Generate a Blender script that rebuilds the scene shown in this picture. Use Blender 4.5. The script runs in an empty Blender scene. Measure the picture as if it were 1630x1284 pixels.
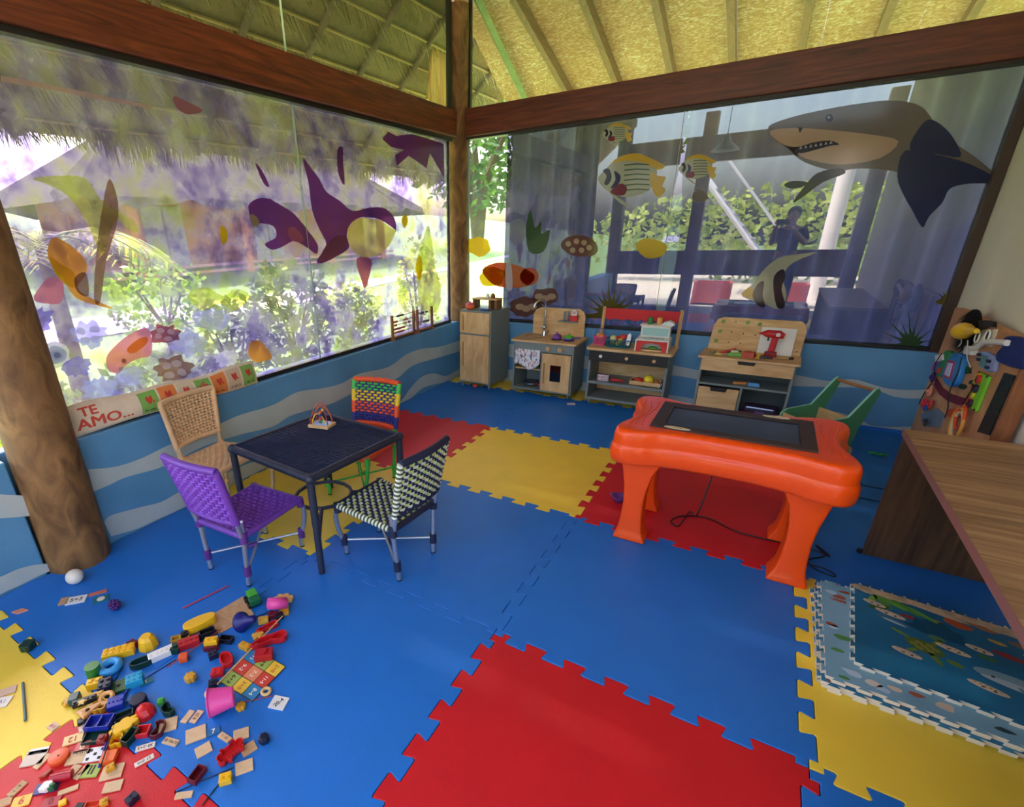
import bpy, bmesh, math, random
import numpy as np
from mathutils import Vector, Matrix, Euler
random.seed(7)
S = bpy.context.scene
COL = S.collection
PI = math.pi
R = math.radians

# ------------------------------------------------------------------ camera
CAM = (1.6355, -3.3856, 1.4537)
EUL = (1.1775, 0.0291, 0.5777)
FPX, CX, CY = 793.14, 677.5, 699.08
cd = bpy.data.cameras.new('camera')
cam = bpy.data.objects.new('camera', cd)
COL.objects.link(cam)
cam.location = CAM
cam.rotation_euler = EUL
cd.sensor_width = 36.0
cd.sensor_fit = 'HORIZONTAL'
cd.lens = FPX / 1630 * 36
cd.shift_x = (815 - CX) / 1630
cd.shift_y = (CY - 642) / 1630
cd.clip_start = 0.02
cd.clip_end = 400
S.camera = cam
_M = np.array(Euler(EUL).to_matrix())
_C = np.array(CAM)


def at(x, y, ax='z', v=0.0):
    """point of the room seen at a picture position, on the plane ax = v"""
    d = _M @ np.array([(x - CX) / FPX, -(y - CY) / FPX, -1])
    i = 'xyz'.index(ax)
    return _C + (v - _C[i]) / d[i] * d


# ------------------------------------------------------------------ light
S.view_settings.view_transform = 'Standard'
S.view_settings.look = 'None'
S.view_settings.gamma = 1
S.view_settings.use_curve_mapping = False
S.view_settings.exposure = 2.2
w = bpy.data.worlds.new('sky')
S.world = w
w.use_nodes = True
nt = w.node_tree
bg = nt.nodes['Background']
sky = nt.nodes.new('ShaderNodeTexSky')
sky.sky_type = 'NISHITA'
sky.sun_disc = False
sky.sun_elevation = R(58)
sky.sun_rotation = R(-60)
sky.air_density = 1.0
sky.dust_density = 6.0
sky.ozone_density = 0.6
nt.links.new(sky.outputs[0], bg.inputs[0])
bg.inputs[1].default_value = 0.38
sl = bpy.data.lights.new('sun', 'SUN')
sl.energy = 3.8
sl.angle = R(1.5)
sl.color = (1.0, 0.95, 0.86)
so = bpy.data.objects.new('sun', sl)
COL.objects.link(so)
so.rotation_euler = (R(28), 0, R(235))


# ------------------------------------------------------------------ materials
def lin(c):
    if isinstance(c, str):
        c = c.lstrip('#')
        c = [int(c[i:i + 2], 16) / 255 for i in (0, 2, 4)]
    return tuple((x / 12.92 if x <= 0.04045 else ((x + 0.055) / 1.055) ** 2.4) for x in c[:3]) + (1,)


_mats = {}


def M(hexc, rough=0.5, var=0.0, vs=6, bump=0.0, bs=60, metal=0, spec=0.5, coat=0, stretch=None, trans=0):
    key = (hexc, rough, var, vs, bump, bs, metal, spec, coat, stretch, trans)
    if key in _mats:
        return _mats[key]
    m = bpy.data.materials.new('mat_' + str(hexc).strip('#'))
    m.use_nodes = True
    n = m.node_tree
    p = n.nodes['Principled BSDF']
    p.inputs['Roughness'].default_value = rough
    p.inputs['Metallic'].default_value = metal
    p.inputs['Specular IOR Level'].default_value = spec
    p.inputs['Coat Weight'].default_value = coat
    if trans:
        p.inputs['Transmission Weight'].default_value = trans
    c = lin(hexc)
    p.inputs['Base Color'].default_value = c
    m.diffuse_color = c
    if var or bump:
        tc = n.nodes.new('ShaderNodeTexCoord')
        mp = n.nodes.new('ShaderNodeMapping')
        if stretch:
            mp.inputs['Scale'].default_value = stretch
        n.links.new(tc.outputs['Object'], mp.inputs[0])
    if var:
        nz = n.nodes.new('ShaderNodeTexNoise')
        nz.inputs['Scale'].default_value = vs
        nz.inputs['Detail'].default_value = 4
        n.links.new(mp.outputs[0], nz.inputs[0])
        rp = n.nodes.new('ShaderNodeValToRGB')
        a = tuple(max(0, x * (1 - var)) for x in c[:3]) + (1,)
        b = tuple(min(1, x * (1 + var)) for x in c[:3]) + (1,)
        rp.color_ramp.elements[0].color = a
        rp.color_ramp.elements[1].color = b
        rp.color_ramp.elements[0].position = 0.3
        rp.color_ramp.elements[1].position = 0.7
        n.links.new(nz.outputs[0], rp.inputs[0])
        n.links.new(rp.outputs[0], p.inputs['Base Color'])
    if bump:
        nb = n.nodes.new('ShaderNodeTexNoise')
        nb.inputs['Scale'].default_value = bs
        n.links.new(mp.outputs[0], nb.inputs[0])
        bp = n.nodes.new('ShaderNodeBump')
        bp.inputs['Strength'].default_value = bump
        bp.inputs['Distance'].default_value = 0.01
        n.links.new(nb.outputs[0], bp.inputs['Height'])
        n.links.new(bp.outputs[0], p.inputs['Normal'])
    _mats[key] = m
    return m


def wood(hexa, hexb, scale=9, stretch=(1, 1, 8), rough=0.5, det=6, bump=0.05):
    """wood grain: noise stretched along the axis with the small factor"""
    key = ('wood', hexa, hexb, scale, stretch, rough)
    if key in _mats:
        return _mats[key]
    m = bpy.data.materials.new('wood_' + hexa.strip('#'))
    m.use_nodes = True
    n = m.node_tree
    p = n.nodes['Principled BSDF']
    p.inputs['Roughness'].default_value = rough
    tc = n.nodes.new('ShaderNodeTexCoord')
    mp = n.nodes.new('ShaderNodeMapping')
    mp.inputs['Scale'].default_value = stretch
    nz = n.nodes.new('ShaderNodeTexNoise')
    nz.inputs['Scale'].default_value = scale
    nz.inputs['Detail'].default_value = det
    nz.inputs['Distortion'].default_value = 1.2
    rp = n.nodes.new('ShaderNodeValToRGB')
    rp.color_ramp.elements[0].color = lin(hexa)
    rp.color_ramp.elements[1].color = lin(hexb)
    rp.color_ramp.elements[0].position = 0.3
    rp.color_ramp.elements[1].position = 0.72
    bp = n.nodes.new('ShaderNodeBump')
    bp.inputs['Strength'].default_value = bump * 3
    bp.inputs['Distance'].default_value = 0.005
    L = n.links.new
    L(tc.outputs['Object'], mp.inputs[0])
    L(mp.outputs[0], nz.inputs[0])
    L(nz.outputs[0], rp.inputs[0])
    L(rp.outputs[0], p.inputs['Base Color'])
    L(nz.outputs[0], bp.inputs['Height'])
    L(bp.outputs[0], p.inputs['Normal'])
    _mats[key] = m
    return m


def film(name, tint, milk, milk_fac=0.3, gloss=0.06, rough=0.02, ramp=None, scale=3.0, cov=None, dsh=0.35):
    """tinted see-through pane or printed film: clear share + milky share + mirror share"""
    m = bpy.data.materials.new(name)
    m.use_nodes = True
    n = m.node_tree
    n.nodes.remove(n.nodes['Principled BSDF'])
    L = n.links.new
    out = n.nodes['Material Output']
    tr = n.nodes.new('ShaderNodeBsdfTransparent')
    tl = n.nodes.new('ShaderNodeBsdfTranslucent')
    df = n.nodes.new('ShaderNodeBsdfDiffuse')
    gl = n.nodes.new('ShaderNodeBsdfGlossy')
    gl.inputs['Roughness'].default_value = rough
    tr.inputs[0].default_value = lin(tint)
    tl.inputs[0].default_value = lin(milk)
    df.inputs[0].default_value = lin(milk)
    m0 = n.nodes.new('ShaderNodeMixShader')
    m0.inputs[0].default_value = dsh
    m1 = n.nodes.new('ShaderNodeMixShader')
    m1.inputs[0].default_value = milk_fac
    m2 = n.nodes.new('ShaderNodeMixShader')
    m2.inputs[0].default_value = gloss
    L(tl.outputs[0], m0.inputs[1])
    L(df.outputs[0], m0.inputs[2])
    L(tr.outputs[0], m1.inputs[1])
    L(m0.outputs[0], m1.inputs[2])
    L(m1.outputs[0], m2.inputs[1])
    L(gl.outputs[0], m2.inputs[2])
    L(m2.outputs[0], out.inputs[0])
    if ramp:
        tc = n.nodes.new('ShaderNodeTexCoord')
        nz = n.nodes.new('ShaderNodeTexNoise')
        nz.inputs['Scale'].default_value = scale
        nz.inputs['Detail'].default_value = 7
        nz.inputs['Roughness'].default_value = 0.72
        rp = n.nodes.new('ShaderNodeValToRGB')
        e = rp.color_ramp.elements
        while len(e) < len(ramp):
            e.new(0.5)
        for el, (pos, c) in zip(e, ramp):
            el.position = pos
            el.color = lin(c)
        L(tc.outputs['Object'], nz.inputs[0])
        L(nz.outputs[0], rp.inputs[0])
        L(rp.outputs[0], tr.inputs[0])
        L(rp.outputs[0], tl.inputs[0])
        if cov:
            mr = n.nodes.new('ShaderNodeMapRange')
            nz2 = n.nodes.new('ShaderNodeTexNoise')
            nz2.inputs['Scale'].default_value = scale * 1.7
            nz2.inputs['Detail'].default_value = 6
            L(tc.outputs['Object'], nz2.inputs[0])
            mr.inputs[1].default_value = 0.35
            mr.inputs[2].default_value = 0.65
            mr.inputs[3].default_value = cov[0]
            mr.inputs[4].default_value = cov[1]
            L(nz2.outputs[0], mr.inputs[0])
            L(mr.outputs[0], m1.inputs[0])
    return m


def leafmat(hexa, hexb, tl=0.4):
    key = ('leaf', hexa, hexb)
    if key in _mats:
        return _mats[key]
    m = bpy.data.materials.new('leaf_' + hexa.strip('#'))
    m.use_nodes = True
    n = m.node_tree
    L = n.links.new
    p = n.nodes['Principled BSDF']
    p.inputs['Roughness'].default_value = 0.5
    tr = n.nodes.new('ShaderNodeBsdfTranslucent')
    mx = n.nodes.new('ShaderNodeMixShader')
    mx.inputs[0].default_value = tl
    nz = n.nodes.new('ShaderNodeTexNoise')
    nz.inputs['Scale'].default_value = 3
    rp = n.nodes.new('ShaderNodeValToRGB')
    rp.color_ramp.elements[0].color = lin(hexa)
    rp.color_ramp.elements[1].color = lin(hexb)
    rp.color_ramp.elements[0].position = 0.35
    rp.color_ramp.elements[1].position = 0.65
    tc = n.nodes.new('ShaderNodeTexCoord')
    L(tc.outputs['Object'], nz.inputs[0])
    L(nz.outputs[0], rp.inputs[0])
    L(rp.outputs[0], p.inputs['Base Color'])
    L(rp.outputs[0], tr.inputs[0])
    L(p.outputs[0], mx.inputs[1])
    L(tr.outputs[0], mx.inputs[2])
    L(mx.outputs[0], n.nodes['Material Output'].inputs[0])
    _mats[key] = m
    return m


# ------------------------------------------------------------------ geometry builder
class G:
    def __init__(s):
        s.v, s.f, s.mi, s.sm = [], [], [], []

    def add(s, vs, fs, mi=0, sm=False):
        o = len(s.v)
        s.v += [tuple(float(c) for c in q) for q in vs]
        for f in fs:
            s.f.append(tuple(i + o for i in f))
            s.mi.append(mi)
            s.sm.append(sm)
        return s

    def box(s, c, d, mi=0, rz=0, top=None):
        x, y, z = d[0] / 2, d[1] / 2, d[2] / 2
        t = top or 1
        q = [(-x, -y, -z), (x, -y, -z), (x, y, -z), (-x, y, -z), (-x * t, -y * t, z), (x * t, -y * t, z), (x * t, y * t, z), (-x * t, y * t, z)]
        if rz:
            a, b = math.cos(rz), math.sin(rz)
            q = [(i * a - j * b, i * b + j * a, k) for i, j, k in q]
        q = [(i + c[0], j + c[1], k + c[2]) for i, j, k in q]
        return s.add(q, [(0, 3, 2, 1), (4, 5, 6, 7), (0, 1, 5, 4), (1, 2, 6, 5), (2, 3, 7, 6), (3, 0, 4, 7)], mi)

    def bb(s, x0, x1, y0, y1, z0, z1, mi=0):
        return s.box(((x0 + x1) / 2, (y0 + y1) / 2, (z0 + z1) / 2), (x1 - x0, y1 - y0, z1 - z0), mi)

    def tube(s, pts, r, n=8, mi=0, closed=False, cap=True, sm=True):
        P = [Vector(p) for p in pts]
        k = len(P)
        rs = r if isinstance(r, (list, tuple)) else [r] * k
        rings = []
        up = None
        for i in range(k):
            if closed:
                t = P[(i + 1) % k] - P[i - 1]
            else:
                t = P[min(i + 1, k - 1)] - P[max(i - 1, 0)]
            if t.length < 1e-9:
                t = Vector((0, 0, 1))
            t.normalize()
            if up is None:
                a = Vector((0, 0, 1)) if abs(t.z) < 0.9 else Vector((1, 0, 0))
                up = (a - t * a.dot(t)).normalized()
            else:
                up = up - t * up.dot(t)
                up = up.normalized() if up.length > 1e-6 else t.orthogonal().normalized()
            b = t.cross(up)
            rings.append([P[i] + (up * math.cos(2 * PI * j / n) + b * math.sin(2 * PI * j / n)) * rs[i] for j in range(n)])
        vs = [q for g in rings for q in g]
        fs = []
        for i in range(k if closed else k - 1):
            i2 = (i + 1) % k
            for j in range(n):
                j2 = (j + 1) % n
                fs.append((i * n + j, i * n + j2, i2 * n + j2, i2 * n + j))
        s.add(vs, fs, mi, sm)
        if cap and not closed:
            s.add(rings[0], [tuple(range(n))[::-1]], mi)
            s.add(rings[-1], [tuple(range(n))], mi)
        return s

    def cyl(s, p0, p1, r0, r1=None, n=14, mi=0, cap=True):
        return s.tube([p0, p1], [r0, r0 if r1 is None else r1], n, mi, cap=cap)

    def lathe(s, prof, c=(0, 0, 0), n=18, mi=0, sx=1, sy=1, sm=True):
        vs = []
        for r, z in prof:
            for j in range(n):
                a = 2 * PI * j / n
                vs.append((c[0] + r * math.cos(a) * sx, c[1] + r * math.sin(a) * sy, c[2] + z))
        fs = []
        for i in range(len(prof) - 1):
            for j in range(n):
                j2 = (j + 1) % n
                fs.append((i * n + j, i * n + j2, (i + 1) * n + j2, (i + 1) * n + j))
        return s.add(vs, fs, mi, sm)

    def ball(s, c, r, sc=(1, 1, 1), n=14, m=9, mi=0):
        prof = [(r * math.sin(PI * i / m) * 1.0, -r * math.cos(PI * i / m) * sc[2]) for i in range(m + 1)]
        return s.lathe([(max(a, 1e-5), b) for a, b in prof], c, n, mi, sc[0], sc[1])

    def torus(s, c, Rr, r, ax='z', n=24, m=8, mi=0, sy=1):
        pts = []
        for i in range(n):
            a = 2 * PI * i / n
            u, v = Rr * math.cos(a), Rr * math.sin(a) * sy
            pts.append({'z': (c[0] + u, c[1] + v, c[2]), 'y': (c[0] + u, c[1], c[2] + v), 'x': (c[0], c[1] + u, c[2] + v)}[ax])
        return s.tube(pts, r, m, mi, closed=True)

    def prism(s, poly, a, b, ax='z', mi=0, smi=None, sm=False):
        """2-D outline extruded from a to b along ax; x: (y,z), y: (x,z), z: (x,y)"""
        k = len(poly)
        ar = sum(poly[i][0] * poly[(i + 1) % k][1] - poly[(i + 1) % k][0] * poly[i][1] for i in range(k))
        if (ar < 0) != (ax == 'y'):
            poly = poly[::-1]
        f = {'z': lambda p, t: (p[0], p[1], t), 'y': lambda p, t: (p[0], t, p[1]), 'x': lambda p, t: (t, p[0], p[1])}[ax]
        vs = [f(p, a) for p in poly] + [f(p, b) for p in poly]
        s.add(vs, [tuple(range(k))[::-1], tuple(range(k, 2 * k))], mi)
        o = len(s.v) - 2 * k
        for i in range(k):
            j = (i + 1) % k
            s.f.append((o + i, o + j, o + k + j, o + k + i))
            s.mi.append(mi if smi is None else smi)
            s.sm.append(sm)
        return s

    def shell(s, poly, z0, z1, th, mi=0, floor=None):
        """open-topped wall along a closed outline"""
        k = len(poly)
        cx = sum(p[0] for p in poly) / k
        cy = sum(p[1] for p in poly) / k
        inn = []
        for x, y in poly:
            d = math.hypot(x - cx, y - cy) or 1
            q = max(0.05, 1 - th / d)
            inn.append((cx + (x - cx) * q, cy + (y - cy) * q))
        vs = [(x, y, z0) for x, y in poly] + [(x, y, z1) for x, y in poly] + [(x, y, z1) for x, y in inn] + [(x, y, z0) for x, y in inn]
        fs = []
        for i in range(k):
            j = (i + 1) % k
            for l in range(4):
                a, b = l * k, ((l + 1) % 4) * k
                fs.append((a + i, a + j, b + j, b + i))
        s.add(vs, fs, mi)
        if floor:
            s.prism(poly, z0, z0 + floor, 'z', mi)
        return s

    def mesh(s, name, mats):
        me = bpy.data.meshes.new(name)
        me.from_pydata(s.v, [], s.f)
        mats = mats if isinstance(mats, (list, tuple)) else [mats]
        for m in mats:
            me.materials.append(m)
        me.polygons.foreach_set('material_index', s.mi)
        me.polygons.foreach_set('use_smooth', s.sm)
        me.update()
        return me

    def out(s, name, mats, parent=None, loc=(0, 0, 0), rot=(0, 0, 0), bevel=0, seg=2, label=None, fixn=True, sub=0):
        me = s.mesh(name, mats)
        if fixn:
            bm = bmesh.new()
            bm.from_mesh(me)
            bmesh.ops.recalc_face_normals(bm, faces=bm.faces)
            bm.to_mesh(me)
            bm.free()
        o = bpy.data.objects.new(name, me)
        COL.objects.link(o)
        o.location = loc
        o.rotation_euler = rot
        if parent:
            o.parent = parent
        if bevel:
            b = o.modifiers.new('bevel', 'BEVEL')
            b.width = bevel
            b.segments = seg
            b.limit_method = 'ANGLE'
            b.angle_limit = R(40)
        if sub:
            b = o.modifiers.new('sub', 'SUBSURF')
            b.levels = b.render_levels = sub
        if label:
            o['label'] = label
        return o


def T(name, label, cat, loc=(0, 0, 0), rz=0, group=None):
    o = bpy.data.objects.new(name, None)
    COL.objects.link(o)
    o.location = loc
    o.rotation_euler = (0, 0, rz)
    o['label'] = label
    o['category'] = cat
    if group:
        o['group'] = group
    return o


def tag(o, label, cat, group=None, kind=None):
    o['label'] = label
    o['category'] = cat
    if group:
        o['group'] = group
    if kind:
        o['kind'] = kind
    return o


def struct(o, label=None):
    o['kind'] = 'structure'
    if label:
        o['label'] = label
    return o


def dup(o, parent):
    c = o.copy()
    COL.objects.link(c)
    c.parent = parent
    return c


_tc = {}


def text_geo(s, size=1.0, bold=0.0):
    """flat letter outlines, centred, as (verts, faces) in the xy plane"""
    key = (s, size, bold)
    if key in _tc:
        return _tc[key]
    cu = bpy.data.curves.new('lettering', 'FONT')
    cu.body = s
    cu.size = size
    cu.align_x = 'CENTER'
    cu.align_y = 'CENTER'
    cu.offset = bold * size
    cu.resolution_u = 3
    o = bpy.data.objects.new('lettering', cu)
    COL.objects.link(o)
    bpy.context.view_layer.update()
    me = o.to_mesh()
    r = ([tuple(v.co) for v in me.vertices], [tuple(p.vertices) for p in me.polygons])
    o.to_mesh_clear()
    bpy.data.objects.remove(o)
    bpy.data.curves.remove(cu)
    _tc[key] = r
    return r


def refine(v, f, maxlen):
    bm = bmesh.new()
    vs = [bm.verts.new(p) for p in v]
    for q in f:
        try:
            bm.faces.new([vs[i] for i in q])
        except ValueError:
            pass
    for _ in range(6):
        bmesh.ops.triangulate(bm, faces=bm.faces[:])
        long_ = [e for e in bm.edges if e.calc_length() > maxlen]
        if not long_:
            break
        bmesh.ops.subdivide_edges(bm, edges=long_, cuts=1)
    bmesh.ops.triangulate(bm, faces=bm.faces[:])
    bm.verts.index_update()
    r = ([tuple(x.co) for x in bm.verts], [tuple(x.index for x in q.verts) for q in bm.faces])
    bm.free()
    return r


def put_text(g, s, size, f, mi=0, bold=0.0):
    v, fc = text_geo(s, size, bold)
    g.add([f(p[0], p[1]) for p in v], fc, mi)
    return g


def rrect(w, d, r, n=5, cx=0, cy=0):
    p = []
    for sx, sy, a0 in ((1, 1, 0), (-1, 1, 90), (-1, -1, 180), (1, -1, 270)):
        for i in range(n + 1):
            a = R(a0 + 90 * i / n)
            p.append((cx + sx * (w / 2 - r) + r * math.cos(a), cy + sy * (d / 2 - r) + r * math.sin(a)))
    return p


def smooth_closed(pts, n=4):
    """Catmull-Rom through a closed outline"""
    out = []
    k = len(pts)
    for i in range(k):
        p0, p1, p2, p3 = [np.array(pts[(i + j - 1) % k], float) for j in range(4)]
        for t in range(n):
            u = t / n
            out.append(tuple(0.5 * ((2 * p1) + (-p0 + p2) * u + (2 * p0 - 5 * p1 + 4 * p2 - p3) * u * u + (-p0 + 3 * p1 - 3 * p2 + p3) * u ** 3)))
    return out


def smooth_open(pts, n=5):
    P = [np.array(p, float) for p in pts]
    P = [2 * P[0] - P[1]] + P + [2 * P[-1] - P[-2]]
    out = []
    for i in range(1, len(P) - 2):
        p0, p1, p2, p3 = P[i - 1:i + 3]
        for t in range(n):
            u = t / n
            out.append(tuple(0.5 * ((2 * p1) + (-p0 + p2) * u + (2 * p0 - 5 * p1 + 4 * p2 - p3) * u * u + (-p0 + 3 * p1 - 3 * p2 + p3) * u ** 3)))
    out.append(tuple(P[-2]))
    return out
# ================================================================== SETTING
XW, YW, XR = -0.99, 1.30, 2.71        # inner faces of the left, back and right walls
GX, GY = -1.05, 1.36                  # glass planes

struct(G().bb(-1.25, 2.95, -5.1, 1.55, -0.12, -0.02).out('floor', M('#6d7378', .8, .1)), 'concrete floor slab under the foam mats')

# ---- foam mats
D, PIT, E = 0.022, 0.1455, 0.0055


def wave(start, n=7):
    q = [(0.0, 0.0), (0.034, 0.0), (0.034, D)]
    for k in range(n):
        a, b = start + k * PIT, min(start + k * PIT + 0.0745, 0.966)
        if a > 0.93:
            break
        for t, l0, l1 in ((a, D, -D), (b, -D, D)):
            s0, s1 = (1 if l0 > 0 else -1), (1 if l1 > 0 else -1)
            q += [(t + E - 0.005, l0), (t + E, l0 - s0 * .005), (t - E, l1 - s1 * .005), (t - E + 0.005, l1)]
    q += [(0.968, q[-1][1]), (0.968, 0.0), (1.0, 0.0)]
    return q


WU, WV = wave(0.058, 6), wave(0.072, 6)


def hedge_line(i, j):
    return [(i + t, j + d) for t, d in WU]


def vedge_line(i, j):                     # from y=j+1 down to y=j
    return [(i + d, j + 1 - t) for t, d in WV]


def clip(poly, x0, x1, y0, y1):
    for ax, lim, sg in ((0, x0, 1), (0, x1, -1), (1, y0, 1), (1, y1, -1)):
        res = []
        for a, b in zip(poly, poly[1:] + poly[:1]):
            ia, ib = (a[ax] - lim) * sg >= 0, (b[ax] - lim) * sg >= 0
            if ia:
                res.append(a)
            if ia != ib:
                t = (lim - a[ax]) / (b[ax] - a[ax])
                res.append((a[0] + t * (b[0] - a[0]), a[1] + t * (b[1] - a[1])))
        poly = res
    return poly


FOAM = {'b': M('#1a70c6', .5, .05, 5, .10, 220), 'r': M('#cf1320', .5, .05, 5, .10, 220), 'y': M('#f5d040', .5, .05, 5, .10, 220)}
MATS = {
    (-1, 1): ('y', 'narrow yellow foam strip behind the play fridge'), (0, 1): ('y', 'narrow yellow foam strip behind the play stove'),
    (1, 1): ('b', 'narrow blue foam strip behind the workbench'), (2, 1): ('b', 'narrow blue foam strip at the foot of the busy board'),
    (-1, 0): ('b', 'blue foam mat in front of the play fridge in the corner'), (0, 0): ('b', 'blue foam mat in front of the play stove'),
    (1, 0): ('b', 'blue foam mat in front of the toy workbench'), (2, 0): ('b', 'blue foam mat under the green push cart'),
    (-1, -1): ('r', 'red foam mat behind the rainbow chair'), (0, -1): ('y', 'yellow foam mat between the rainbow chair and the orange table'),
    (1, -1): ('r', 'red foam mat under the orange touch table'), (2, -1): ('b', 'blue foam mat beneath the end of the brown desk'),
    (-1, -2): ('y', 'yellow foam mat under the dark woven table'), (0, -2): ('b', 'blue foam mat under the green and white chair'),
    (1, -2): ('b', 'blue foam mat in front of the orange touch table'), (2, -2): ('y', 'yellow foam mat under the stack of printed sea mats'),
    (-1, -3): ('b', 'blue foam mat under the white ball beside the log post'), (0, -3): ('b', 'blue foam mat under the pink toy bucket'),
    (1, -3): ('r', 'large red foam mat in the middle foreground'), (2, -3): ('b', 'blue foam mat in the lower right corner'),
    (-1, -4): ('y', 'yellow foam mat in the lower left corner'), (0, -4): ('r', 'red foam mat under the wooden number cards'),
    (1, -4): ('b', 'blue foam mat below the large red foreground mat'), (2, -4): ('y', 'yellow foam mat out of the way beside the desk end'),
}
for (i, j), (c, lab) in MATS.items():
    p = hedge_line(i, j) + vedge_line(i + 1, j)[::-1] + hedge_line(i, j + 1)[::-1] + vedge_line(i, j)
    cx, cy = i + .5, j + .5
    p = [(cx + (x - cx) * .9975, cy + (y - cy) * .9975) for x, y in p]
    p = [q for k, q in enumerate(p) if math.hypot(q[0] - p[k - 1][0], q[1] - p[k - 1][1]) > 1e-4]
    if i == -1 or i == 2 or j == 1:
        p = clip(p, XW + .004, XR - .006, -5, YW - .004)
    o = G().prism([(x - cx, y - cy) for x, y in p], -0.0198, 0.0).out('foam_floor_mat', FOAM[c], loc=(cx, cy, 0), bevel=.0018, seg=1)
    tag(o, lab, 'mat', 'interlocking foam floor mats')

# ---- painted low walls
PAINT = M('#5890b8', .55, .12, 3, .15, 40)
BAND = M('#b3bcba', .6, .07, 4, .12, 40)
wl = struct(G().prism([(-1.22, -4.83), (XW, -4.83), (XW, -2.755), (-1.135, -2.755), (-1.135, -2.465), (XW, -2.465), (XW, 1.52), (-1.22, 1.52)], -.02, .585).out('wall_left', PAINT, bevel=.008), 'low blue wall with painted pale waves under the left window')
wb = struct(G().bb(-1.22, 2.9, YW, 1.52, -.02, .60).out('wall_back', PAINT, bevel=.008), 'low blue wall with painted pale waves behind the play kitchen')


def band(up, lo, ax, val, sgn, parent):
    a = [at(x, y, ax, val) for x, y in up]
    b = [at(x, y, ax, val) for x, y in lo]
    k = 1 if ax == 'x' else 0
    a = smooth_open([(p[k], p[2]) for p in a], 5)
    b = smooth_open([(p[k], p[2]) for p in b], 5)
    poly = a + b[::-1]
    poly = [(u, min(max(z, .001), .58)) for u, z in poly]
    G().prism(poly, val - sgn * .004, val + sgn * .0015, ax).out('painted_wave', BAND, parent)


band([(140, 747), (186, 742), (228, 728), (269, 708), (325, 686), (380, 661), (433, 645), (473, 624), (512, 618), (544, 610), (571, 595), (618, 584), (645, 565), (671, 555), (698, 552), (735, 541)],
     [(149, 782), (177, 770), (201, 759), (263, 741), (320, 712), (380, 692), (433, 679), (459, 663), (486, 654), (528, 642), (565, 624), (605, 610), (632, 602), (658, 581), (698, 569), (735, 558)], 'x', XW, 1, wl)
band([(166, 831), (177, 820), (223, 807), (258, 798), (291, 780), (340, 762), (400, 736), (450, 730), (510, 700), (570, 668), (612, 655), (640, 636), (653, 618), (671, 600), (690, 594), (711, 598), (735, 584)],
     [(177, 853), (219, 841), (258, 823), (300, 806), (345, 784), (405, 757), (450, 736), (520, 702), (580, 672), (620, 655), (640, 646), (655, 633), (672, 618), (690, 612), (711, 607), (735, 598)], 'x', XW, 1, wl)
band([(-90, 795), (-30, 786), (10, 787), (55, 790)], [(-90, 838), (-30, 826), (10, 824), (55, 820)], 'x', XW, 1, wl)
band([(-60, 940), (0, 918), (30, 905), (60, 898), (85, 897)], [(-60, 985), (0, 946), (30, 932), (60, 917), (85, 906)], 'x', XW, 1, wl)
band([(735, 535), (809, 547), (880, 556), (945, 568), (1000, 566), (1085, 584), (1140, 592), (1200, 588), (1269, 597), (1315, 606), (1338, 604), (1362, 604), (1387, 611), (1419, 619), (1470, 620), (1520, 610)],
     [(735, 552), (809, 567), (880, 580), (945, 588), (1000, 590), (1085, 599), (1140, 610), (1200, 612), (1262, 614), (1291, 615), (1330, 616), (1365, 617), (1401, 623), (1424, 631), (1460, 634), (1520, 628)], 'y', YW, -1, wb)
band([(735, 578), (808, 588), (870, 592), (945, 612), (1010, 620), (1090, 632), (1160, 645), (1260, 650), (1330, 655), (1360, 664), (1377, 672), (1392, 678), (1438, 679), (1500, 676)],
     [(735, 594), (808, 612), (870, 620), (945, 632), (1010, 642), (1090, 650), (1160, 660), (1260, 672), (1330, 680), (1360, 681), (1377, 684), (1392, 686), (1438, 690), (1500, 700)], 'y', YW, -1, wb)
# mat edge turned up against the back wall
tag(G().bb(1.95, XR - .01, YW - .02, YW - .004, .0005, .03).out('mat_border_strip', FOAM['b']), 'thin blue foam strip standing against the back wall base', 'strip')

wr = struct(G().bb(XR, XR + .16, -3.4, 1.52, -.02, 3.3).out('wall_right', M('#ebe7d2', .8, .04, 3, .1, 30)), 'plain cream plastered wall behind the busy board')

# ---- beams, posts, trims
BEAM = wood('#4c1f10', '#86411f', 5, (6, .5, 6), .45)
BEAMB = wood('#421a0d', '#73331a', 5, (.5, 6, 6), .45)
BLACK = M('#17120f', .5)
bl = struct(G().bb(-1.12, -.965, -2.62, 1.17, 2.243, 2.455).out('trim_1', BEAM, bevel=.006), 'reddish brown beam above the left window')
bb_ = struct(G().bb(-.94, XR, 1.275, 1.43, 2.258, 2.478).out('trim_2', BEAMB, bevel=.006), 'reddish brown beam above the curtained window')
struct(G().bb(-1.09, -1.0, -2.55, 1.15, 2.215, 2.243).out('trim_3', BLACK), 'black strip under the left beam')
struct(G().bb(-.95, XR, 1.31, 1.41, 2.238, 2.258).out('trim_4', M('#2a1a12', .5)), 'dark strip under the back beam')


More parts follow.
